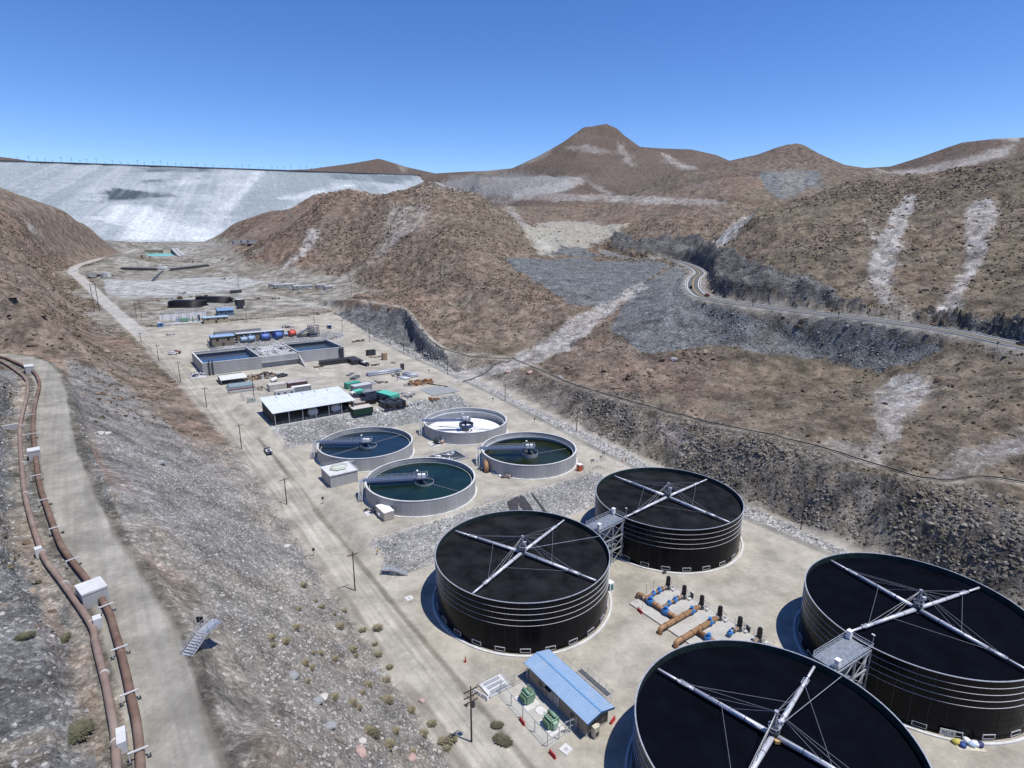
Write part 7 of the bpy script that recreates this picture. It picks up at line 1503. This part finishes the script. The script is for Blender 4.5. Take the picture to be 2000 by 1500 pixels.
PP = [(921, 1449, 917, 1341, 3, 0, 'dark power pole with three crossarms near the photo bottom', 0), (694, 1157, 689, 1078, 1, 0, 'power pole with one crossarm on the road edge left of the black tank shadow', 0), (561, 993, 557, 932, 1, 0, 'power pole with one crossarm on the road edge left of the nearest clarifier', 2.2), (472.7, 882, 467, 827, 1, 0, 'power pole with one crossarm on the road edge left of the dark pickup', 6.0), (404, 797, 399, 756, 1, 0, 'power pole with one crossarm on the road edge level with the pale shed', 9.3), (353, 748, 347, 706, 1, 0, 'power pole with one crossarm on the road edge level with the near basin corner', 11.3), (311, 710.5, 306.5, 672.5, 1, 0, 'power pole with one crossarm on the road edge left of the red pickup', 12.6), (277, 676, 273.5, 649, 1, 0, 'power pole with one crossarm on the road edge beyond the red pickup', 15),
      (189.5, 608, 180.5, 553.5, 1, 1, 'tall twin power pole on the slope left of the far plant road', None), (272, 622, 267, 585, 1, 1, 'tall twin power pole right of the far plant road', None), (25, 552, 14, 513, 1, 1, 'tall twin power pole high on the brown slope at the left photo edge', None),
      (1564, 1034, 1571, 978, 1, 0, 'thin power pole on the riprap right of the rear black tank', None), (1126, 843, 1127, 803, 1, 0, 'thin power pole on the riprap above the right clarifier', None), (986.5, 782, 987.5, 749, 1, 0, 'thin power pole on the riprap level with the yard edge', None), (874.5, 732, 873, 694, 1, 0, 'thin power pole on the riprap level with the rusty formwork', None), (789, 693.5, 788.7, 661, 1, 0, 'thin power pole on the riprap below the grey scarp', None), (722, 668, 721, 634, 1, 0, 'thin power pole on the riprap right of the basin', None), (669, 647, 668, 624, 1, 0, 'thin power pole near the blue cabin behind the basin', None), (614, 632, 612.7, 604, 1, 0, 'thin power pole behind the dark rack tower', None), (482, 629, 480, 603, 1, 0, 'thin power pole right of the tan switchyard building', None), (687, 578, 686.7, 548, 1, 0, 'thin power pole at the foot of the central brown hill', None), (861, 551, 861, 517, 1, 0, 'thin power pole alone on the front of the central brown hill', None), (497, 783, 490, 729, 1, 0, 'power pole with one crossarm between the switchgear and the green grey sheets', 10.2), (466, 561, 466, 543, 1, 0, 'thin power pole on the pale bank far up the valley', None), (776, 744, 772, 722, 1, 0, 'thin lamp pole in the yard beside the long grey pipes', None)]
for u, v, tu, tv, na, tw, lab, z in PP: power_pole(lab, u, v, tu, tv, na, bool(tw), z, 1.0 if v > 600 else 1.3)
tp = bpy.data.objects['power_pole']; MB().cbox(.55, .25, 6.6, .5, .5, .9).cbox(-.75, .2, 7.4, .3, .3, .5).build('transformer', STEELD, tp)
# ================================================================ pipelines on the bench
zb_ = lin([680, 690, 760, 900, 1090, 1300, 1500, 1700], [34.4, 34.3, 33.2, 31, 29, 28, 27, 26.5])
PIPEM = mat('brown_coated_pipe', (.225, .165, .135), .85, var=.2, scale=.6, stain=(.29, .235, .195), spec=.15); PIPEM2 = mat('rust_brown_pipe', (.155, .10, .076), .85, var=.3, scale=.6, stain=(.245, .185, .145), spec=.15)
def pipeline(label, pts, r, m):
    P = [Vector((*at(u, v, float(zb_(v)) + .7)[:2], float(zb_(v)) + .7)) for u, v in pts]; S_ = smooth_line([tuple(p) for p in P], 4); o = P[0]; t = thing('pipeline', label, 'pipeline', tuple(o)); MB().tube([Vector(p) - o for p in S_], r, 14).build('pipe_run', m, t, True)
    return t, o
PL, OL = pipeline('brown pipeline farther left, strapped with pale rings to low piers', PIPE_L, .46, PIPEM)
PR, OR = pipeline('rusty brown pipeline nearer the bench road, under pale clamp bars', PIPE_R, .48, PIPEM2)
def pdir(pts, u, v):
    k = min(range(len(pts) - 1), key=lambda i: math.hypot((pts[i][0] + pts[i + 1][0]) / 2 - u, (pts[i][1] + pts[i + 1][1]) / 2 - v)); a = at(*pts[k], float(zb_(pts[k][1]))); b_ = at(*pts[k + 1], float(zb_(pts[k + 1][1]))); return math.atan2(b_[1] - a[1], b_[0] - a[0])
cl_me = MB().bar((0, -.95, 1.3), (0, .95, 1.3), .17, .16).bar((0, -.85, -.3), (0, -.85, 1.28), .11).bar((0, .85, -.3), (0, .85, 1.28), .11).mesh('clamp', mat('pale_clamp_steel', (.62, .61, .58), .5, .1)); ft_me = MB().cbox(0, -.9, -.5, .5, .4, .65).cbox(0, .9, -.5, .5, .4, .65).mesh('footing', STEELD)
for u, v in [(66, 755), (63, 780), (59, 810), (62, 847), (70, 928), (86, 975), (108, 1030), (141, 1092), (207, 1182), (233, 1265), (252, 1353), (269.5, 1465)]:
    z = float(zb_(v)); p = at(u, v, z + 1.3); a = pdir(PIPE_R, u, v); k = link('clamp', cl_me, PR, (p[0] - OR.x, p[1] - OR.y, z - OR.z + .0), a); link('footing', ft_me, k)
rg_me = MB().tube([(-.1, 0, 0), (.1, 0, 0)], .55, 16).mesh('strap_ring', mat('pale_clamp_steel', (.62, .61, .58)))
for u, v in [(52, 750), (41, 832), (46, 905), (50, 965), (82, 1079), (128, 1140), (180, 1217), (204, 1316), (226, 1450)]:
    z = float(zb_(v)) + .7; p = at(u, v, z); link('strap_ring', rg_me, PL, (p[0] - OL.x, p[1] - OL.y, z - OL.z), pdir(PIPE_L, u, v))
for u, v, sx, sy, sz, lab in [(58, 724, 4.2, 2.6, 2.6, 'concrete anchor block over the pipeline, farthest at the bench bend'), (68, 891, 2.6, 2.2, 2.4, 'concrete anchor block over the pipeline, the middle one'), (182, 1166, 3.6, 3.2, 2.6, 'large concrete anchor block over the pipeline, nearest the camera')]:
    z = float(zb_(v)); p = at(u, v, z + .6); c = thing('anchor_block', lab, 'concrete block', (p[0], p[1], z), pdir(PIPE_R, u, v), 'concrete anchor blocks'); MB().box(-sx / 2, sx / 2, -sy / 2, sy / 2, -1, sz - .3).build('body', CONC, c); MB().box(-sx / 2 - .06, sx / 2 + .06, -sy / 2 - .06, sy / 2 + .06, sz - .298, sz).build('cap', CONCL, c)
for u, v, sx, sy, sz, lab in [(77, 1084, 1.3, 1.0, 1.7, 'small concrete pier left of the brown pipeline, upper one'), (192, 1222, 1.3, 1.0, 1.7, 'small concrete pier right of the brown pipeline at its kink'), (239, 1452, 2.6, .9, 1.5, 'long concrete pier right of the brown pipeline near the photo bottom')]:
    z = float(zb_(v)); p = at(u, v, z + .3); o = MB().box(-sx / 2, sx / 2, -sy / 2, sy / 2, -1, sz).build('concrete_pier', CONCL, None, False, (p[0], p[1], z), pdir(PIPE_L, min(u, 225), v)); tag(o, lab, 'concrete block')
a = Vector(A(-10, 842, 32.4)); b_ = Vector(A(38, 834, 32.4)); c = thing('retaining_wall', 'low concrete retaining wall running in from the left photo edge', 'wall', tuple(a)); d = b_ - a; MB().bar((0, 0, -.2), (d.x, d.y, -.2), .8, 2.6).build('wall', CONC, c)
# ================================================================ steel stair and lamp beside the bench road
p0 = A(364, 1278, 28.2); p1 = A(422, 1228, 28.2); ra = math.atan2(p1[1] - p0[1], p1[0] - p0[0])
s_ = stairs('steel stair with handrails leading off the bench road over the slope', (p0[0], p0[1], 27.9), ra - PI / 2, 9, .36, .16, 1.6, 2.6)
lp = thing('lamp_post', 'small black panel on a post beside the steel stair at left', 'post', A(394, 1236, 28.0)); MB().cyl(0, 0, -.5, 2.6, .07, 6).build('pole', GALV, lp); MB().box(-.45, .45, -.06, .06, 1.7, 2.6).build('panel', BLACKP, lp)
# ================================================================ black hose across the right hillside
HOSEM = mat('black_hose', (.016, .016, .017), .5, var=.1)
def hose(label, pts):
    S_ = smooth_line([tuple(at(u, v, z)) for u, v, z in pts], 10); P = [Vector((x, y, ground(x, y) + .5)) for x, y, z in S_]; o = P[0]; t = thing('hose', label, 'hose', tuple(o)); MB().tube([p - o for p in P], .19, 6).build('hose_run', HOSEM, t, True)
hose('long black hose snaking along the track above the rock cut', HOSE[1:]); hose('thin black hose branching down the pale gully to the riprap', [(998, 703, 15), (950, 722, 13), (903, 741, 10.5)]); hose('thin black hose following the track below the central hill', [(790, 606, 29), (830, 653, 24), (900, 692, 17.4), (998, 702, 15)])
# ================================================================ stones, boulders, scrub
RS = np.random.RandomState(11)
def rock_tree(name, m, kind='rock'):
    """geometry nodes: stones of three irregular shapes set on the points of the host mesh"""
    ng = bpy.data.node_groups.new(name, 'GeometryNodeTree'); ng.interface.new_socket('Geometry', in_out='INPUT', socket_type='NodeSocketGeometry'); ng.interface.new_socket('Geometry', in_out='OUTPUT', socket_type='NodeSocketGeometry')
    nd, lk = ng.nodes, ng.links; gi = nd.new('NodeGroupInput'); go = nd.new('NodeGroupOutput'); jn = nd.new('GeometryNodeJoinGeometry'); geos = []
    for k in range(4):
        ico = nd.new('GeometryNodeMeshIcoSphere'); ico.inputs['Radius'].default_value = 1.0; ico.inputs['Subdivisions'].default_value = 2 if kind == 'rock' else 2
        sp = nd.new('GeometryNodeSetPosition'); nz_ = nd.new('ShaderNodeTexNoise'); nz_.noise_dimensions = '4D'; nz_.inputs['W'].default_value = 3.7 * k; nz_.inputs['Scale'].default_value = 0.9 if kind == 'rock' else 2.2; nz_.inputs['Detail'].default_value = 1.0
        sub = nd.new('ShaderNodeVectorMath'); sub.operation = 'SUBTRACT'; sub.inputs[1].default_value = (.5, .5, .5); lk.new(nz_.outputs['Color'], sub.inputs[0])
        scl = nd.new('ShaderNodeVectorMath'); scl.operation = 'SCALE'; scl.inputs['Scale'].default_value = 1.9 if kind == 'rock' else 1.6; lk.new(sub.outputs[0], scl.inputs[0]); lk.new(scl.outputs[0], sp.inputs['Offset']); lk.new(ico.outputs['Mesh'], sp.inputs['Geometry'])
        sm = nd.new('GeometryNodeSetMaterial'); sm.inputs['Material'].default_value = m; lk.new(sp.outputs[0], sm.inputs['Geometry'])
        ti = nd.new('GeometryNodeGeometryToInstance'); lk.new(sm.outputs[0], ti.inputs[0]); geos.append(ti)
    for t in reversed(geos): lk.new(t.outputs[0], jn.inputs[0])
    def named(nm, dt):
        n = nd.new('GeometryNodeInputNamedAttribute'); n.data_type = dt; n.inputs['Name'].default_value = nm; return n.outputs[0]
    ip = nd.new('GeometryNodeInstanceOnPoints'); lk.new(gi.outputs[0], ip.inputs['Points']); lk.new(jn.outputs[0], ip.inputs['Instance']); ip.inputs['Pick Instance'].default_value = True
    lk.new(named('pick', 'INT'), ip.inputs['Instance Index']); lk.new(named('size', 'FLOAT_VECTOR'), ip.inputs['Scale']); lk.new(named('turn', 'FLOAT_VECTOR'), ip.inputs['Rotation']); lk.new(ip.outputs[0], go.inputs[0])
    return ng
def stone_mat(name, lo, hi, alt=None, rough=.95):
    m, nd, lk, bs = new_mat(name); oi = nd.new('ShaderNodeObjectInfo'); r = nd.new('ShaderNodeValToRGB'); el = r.color_ramp.elements; el[0].color = (*lo, 1); el[1].color = (*hi, 1)
    if alt: e = el.new(.6); e.color = (*alt, 1)
    lk.new(oi.outputs['Random'], r.inputs[0]); tc = nd.new('ShaderNodeTexCoord'); n = nd.new('ShaderNodeTexNoise'); n.inputs['Scale'].default_value = 2.5; n.inputs['Detail'].default_value = 4; lk.new(tc.outputs['Object'], n.inputs['Vector']); k = ramp(nd, lk, n.outputs['Fac'], [(.3, .75), (.7, 1.25)])
    v = nd.new('ShaderNodeVectorMath'); v.operation = 'SCALE'; lk.new(r.outputs[0], v.inputs[0]); lk.new(k, v.inputs['Scale']); lk.new(v.outputs[0], bs.inputs['Base Color']); bs.inputs['Roughness'].default_value = rough; bs.inputs['Specular IOR Level'].default_value = .2
    return m
def scatter(name, xy, size, m, flat=.7, tree=None, kind='rock', sink=.15, far=False):
    if far: size = np.asarray(size) * np.clip(np.hypot(xy[:, 0], xy[:, 1]) / 330, 1, 1.7)
    n = len(xy); z = ground_v(xy[:, 0], xy[:, 1]); me = bpy.data.meshes.new(name); s = np.asarray(size); co = np.stack([xy[:, 0], xy[:, 1], z - s * sink], -1).astype(np.float32)
    me.vertices.add(n); me.vertices.foreach_set('co', co.ravel())
    def attr(nm, typ, key, data): a = me.attributes.new(nm, typ, 'POINT'); a.data.foreach_set(key, data)
    attr('size', 'FLOAT_VECTOR', 'vector', (s[:, None] * np.stack([RS.uniform(.7, 1.35, n), RS.uniform(.6, 1.1, n), RS.uniform(flat * .6, flat * 1.2, n)], -1)).astype(np.float32).ravel())
    attr('turn', 'FLOAT_VECTOR', 'vector', np.stack([RS.uniform(-.5, .5, n), RS.uniform(-.5, .5, n), RS.uniform(0, 6.28, n)], -1).astype(np.float32).ravel()); attr('pick', 'INT', 'value', RS.randint(0, 4, n).astype(np.int32))
    o = bpy.data.objects.new(name, me); COL.objects.link(o); md = o.modifiers.new('stones', 'NODES'); md.node_group = rock_tree(name, m, kind); o['kind'] = 'stuff'; return o
def field(mask, n, dmin=30, dmax=2000):
    """random places where the cover mask holds, spread evenly over the ground area"""
    m = np.asarray(mask, float).copy(); m[NA:] = 0; m[:, DD < dmin] = 0; m[:, DD > dmax] = 0
    w = (m * (DD ** 2 * np.gradient(LD))[None, :]).ravel(); w /= w.sum(); idx = RS.choice(len(w), n, p=w); i, j = np.unravel_index(idx, Z.shape)
    a = AZ[i] + RS.uniform(-.5, .5, n) * (_front[1] - _front[0]); d = DD[j] * np.exp(RS.uniform(-.5, .5, n) * np.gradient(LD)[j]); return np.stack([d * np.sin(a), d * np.cos(a)], -1)
def rsize(n, a, b, p=3.0): return a + (b - a) * RS.uniform(0, 1, n) ** p
S_PALE = stone_mat('pale_riprap_stone', (.24, .235, .22), (.56, .545, .51), (.42, .41, .38)); S_GREY = stone_mat('grey_bank_stone', (.19, .187, .18), (.44, .432, .41), (.30, .295, .28)); S_FILL = stone_mat('blue_grey_fill_stone', (.10, .105, .104), (.33, .34, .335), (.18, .186, .184)); S_TAL = stone_mat('talus_stone', (.15, .148, .142), (.46, .44, .405), (.25, .24, .222)); S_CUT = stone_mat('cut_rock_stone', (.065, .063, .06), (.25, .24, .22), (.13, .125, .115)); S_CUTB = stone_mat('brown_cut_stone', (.08, .073, .062), (.32, .295, .255), (.18, .16, .132)); S_BRN = stone_mat('brown_hill_stone', (.10, .075, .056), (.33, .27, .21), (.18, .138, .104)); S_SCR = stone_mat('scrub', (.05, .044, .028), (.15, .13, .085), (.085, .075, .048))
gb_m = np.zeros(Z.shape)
for s0, s1, t0, t1 in ((120.5, 134, 51, 134), (217.5, 227.5, 52, 134), (387, 398, 58, 138)): gb_m += (S > s0) & (S < s1) & (T > t0) & (T < t1)
n = NSC(9000); scatter('riprap', field((RIP > .5) * (S < 400) * (T > 151.5) * (S > -80), n, 60, 480), rsize(n, .16, .55, 1.6), S_PALE, .75)
n = NSC(14000); scatter('bank_stones', field(gb_m > 0, n), rsize(n, .13, .45, 1.8), S_GREY, .7)
n = NSC(26000); scatter('fill_rocks', field((fillA | fillB) * (d_hwy > 7), n), rsize(n, .12, .7, 3.4), S_FILL, .7)
n = NSC(46000); scatter('talus', field(_TALA * (T > 5.5 + _bn * 0) * (T < 36.3) * (_bn > 5.2) * (S > -30), n, 40, 330), rsize(n, .04, .34, 4.5), S_TAL, .7)
n = NSC(9000); scatter('bench_stones', field(_LB * (d_pl > 2.2) * (d_pr > 2.2) * (d_bench > 5.5), n, 40, 260), rsize(n, .08, .45, 4.0), S_TAL, .7)
n = NSC(8000); scatter('cut_blocks', field((CUT > .4) * (d_hose > 2) * (nz(fbm, 14, 3, 143) > -.1), n, 60, 420), rsize(n, .12, .65, 3.0), S_CUTB, .7)
n = NSC(4500); scatter('cut_scrub', field((CUT > .4) * (d_hose > 2), n, 60, 420), rsize(n, .12, .45, 2.0), S_SCR, .7, kind='bush')
n = NSC(4500); scatter('scarp_blocks', field(((rc | sc_) * (d_hwy > 7.5)) > 0, n, 60, 900), rsize(n, .2, .9, 2.8), S_CUT, .9)
hm = (CLS == 0) * (1 - np.clip(CUT, 0, 1)) * (G_d > 90) * (d_hwy > 8) * (d_trk > 2.5) * (d_hose > 2.5) * (d_bench > 8) * (_TALA < .5) * (d_vr > 6) * (1 - .85 * (C0[..., 2] > .22)); cl = np.clip(.25 + nz(fbm, 30, 3, 131), .03, 1)
n = NSC(26000); scatter('hill_stones', field(hm * cl, n, 90, 900), rsize(n, .15, .9, 3.5), S_BRN, .8, far=True)
n = NSC(48000); scatter('scrub', field(hm * np.clip(.4 - nz(fbm, 24, 3, 137), .05, 1), n, 110, 950), rsize(n, .2, .8, 2.2), S_SCR, .7, kind='bush', far=True)
n = NSC(4500); scatter('ledge_rocks', field(hm * (nz(ridged, 40, 2, 141) > .85), n, 250, 900), rsize(n, .6, 2.0, 2.0), S_BRN, .8)
n = NSC(1500); scatter('gully_stones', field((C0[..., 2] > .25) * (CLS == 0) * (PIT < .3) * (G_d > 150) * (_aw > -.1), n, 150, 700), rsize(n, .15, .7, 3), S_PALE, .7)
# single shrubs and boulders that can be picked out
def tuft_mesh(name, m, n, r, h, seed):
    q = random.Random(seed); b = MB()
    for k in range(n):
        a = q.uniform(0, 2 * PI); s = q.uniform(0, r * .45); l = q.uniform(.5, 1) * r; hh = q.uniform(.4, 1) * h; x, y = s * math.cos(a), s * math.sin(a); a2 = a + q.uniform(-.6, .6); w = q.uniform(.03, .06) * r * 2; px, py = -math.sin(a2) * w, math.cos(a2) * w
        mx, my = x + .5 * l * math.cos(a2), y + .5 * l * math.sin(a2); tx, ty = x + l * math.cos(a2), y + l * math.sin(a2)
        b.add([(x - px, y - py, -.05), (x + px, y + py, -.05), (mx + px * .9, my + py * .9, hh * .75), (mx - px * .9, my - py * .9, hh * .75), (tx, ty, hh)], [(0, 1, 2, 3), (3, 2, 4)])
    return b.mesh(name, m)
TUFT = [tuft_mesh('dry_shrub', mat('straw_grass', (.215, .185, .115), .9, var=.3, scale=4), 160, .75, .6, k) for k in range(3)]; BUSHM = [tuft_mesh('shrub', mat('olive_scrub', (.10, .095, .055), .9, var=.3, scale=4), 420, 1.0, .8, 7 + k) for k in range(2)]
TP = [(910,315),(840,335),(610,305),(760,290),(1030,440),(1110,530),(965,570),(980,605),(1125,430),(845,630),(700,590),(750,595),(440,540),(590,430),(650,660),(690,690),(665,775),(1025,850),(840,880),(960,920),(1000,950),(1200,905),(1060,1100),(1195,1195),(1350,1240),(1580,1210),(1610,1155),(1550,1165),(1340,965),(1180,770),(1205,680),(1060,800),(1130,600),(1180,900),(520,520),(430,500),(880,420),(1240,1100),(1420,1120),(1480,1050),(720,250),(640,150)]
for k, (x, y) in enumerate(TP):
    o = link('dry_shrub', TUFT[k % 3], None, G(400 + x / 3.333, 1100 + y / 3.333), rnd.uniform(0, 6)); s = rnd.uniform(.75, 1.5); o.scale = (s, s, s * .85); tag(o, 'straw coloured grass tuft on the stony slope left of the plant road', 'shrub', 'dry tufts on the stony slope')
for u, v, s, lab in [(151, 1436, 1.5, 'olive green bush left of the pipelines near the photo bottom'), (50, 1245, 1.0, 'small olive bush on the grey rock left of the pipelines'), (125, 1250, .9, 'small olive bush just left of the brown pipeline kink'), (26, 584, 1.7, 'dark bush on the brown slope at the left photo edge'), (140, 615, 1.7, 'dark round bush on the slope left of the twin power pole'), (84, 619, 1.4, 'dark bush between two others on the left brown slope'), (971, 1418, 1.0, 'olive scrub patch right of the power pole with three crossarms'), (982, 1448, 1.3, 'olive scrub patch below the transformer fence at the photo bottom'), (726, 1433, .9, 'green tuft among pale stones at the lower middle of the slope'), (520, 895, .0, '')]:
    if s: o = link('shrub', BUSHM[rnd.randrange(2)], None, G(u, v), rnd.uniform(0, 6)); o.scale = (s * rnd.uniform(.8, 1.5), s * rnd.uniform(.6, 1.0), s * .55); tag(o, lab, 'shrub')
def boulder(seed, m): b = blob(1.0, 1.1, .85, .8, seed); return b.mesh('boulder', m)
BM = [boulder(60 + k, [mat('white_boulder', (.50, .47, .43), .9, var=.15), mat('pink_boulder', (.42, .30, .26), .9, var=.15), mat('grey_boulder', (.27, .275, .275), .9, var=.2)][k % 3]) for k in range(6)]
BL = [(631, 1364, .8, 0, 'whitish boulder on the stony slope, beside a grey one'), (619, 1371, .9, 2, 'grey boulder on the stony slope, beside a whitish one'), (573, 1321, .9, 2, 'flat grey boulder at the upper left of the stony slope'), (703, 1470, 1.0, 1, 'pinkish boulder on the slope near the photo bottom'), (707, 1450, .7, 0, 'small whitish boulder just above the pinkish one'), (766, 1462, .6, 0, 'small whitish boulder right of the pinkish one'), (804, 1482, .8, 1, 'pinkish boulder lower right on the stony slope'), (824, 1369, .6, 1, 'small pinkish boulder near the plant road edge'), (730, 1310, .6, 2, 'grey boulder with a tuft beside it on the stony slope'), (643, 1420, .9, 2, 'grey boulder low in the middle of the stony slope'), (560, 1068, .9, 0, 'pale rock patch on the slope left of a power pole'), (195, 848, 1.2, 0, 'white boulder on the grey slope, left one of a pair'), (210, 848, 1.1, 0, 'white boulder on the grey slope, right one of a pair'), (312, 905, 1.3, 2, 'large flat grey boulder on the slope right of the bench road'), (465, 822, .0, 0, ''), (1093, 737, 1.4, 2, 'dark boulder above the hose track, right of the pale gully'), (1317, 703, 2.2, 2, 'large dark boulder on the brown slope below the rock fill'), (992, 727, 1.6, 1, 'pale boulder group beside the branching hose'), (1035, 728, 1.8, 1, 'brown boulder group beside the hose track bend')]
for k, (u, v, s, c, lab) in enumerate(BL):
    if s: o = link('boulder', BM[c + 3 * (k % 2)], None, G(u, v, .1), rnd.uniform(0, 6)); o.scale = (s, s, s * .8); tag(o, lab, 'boulder')
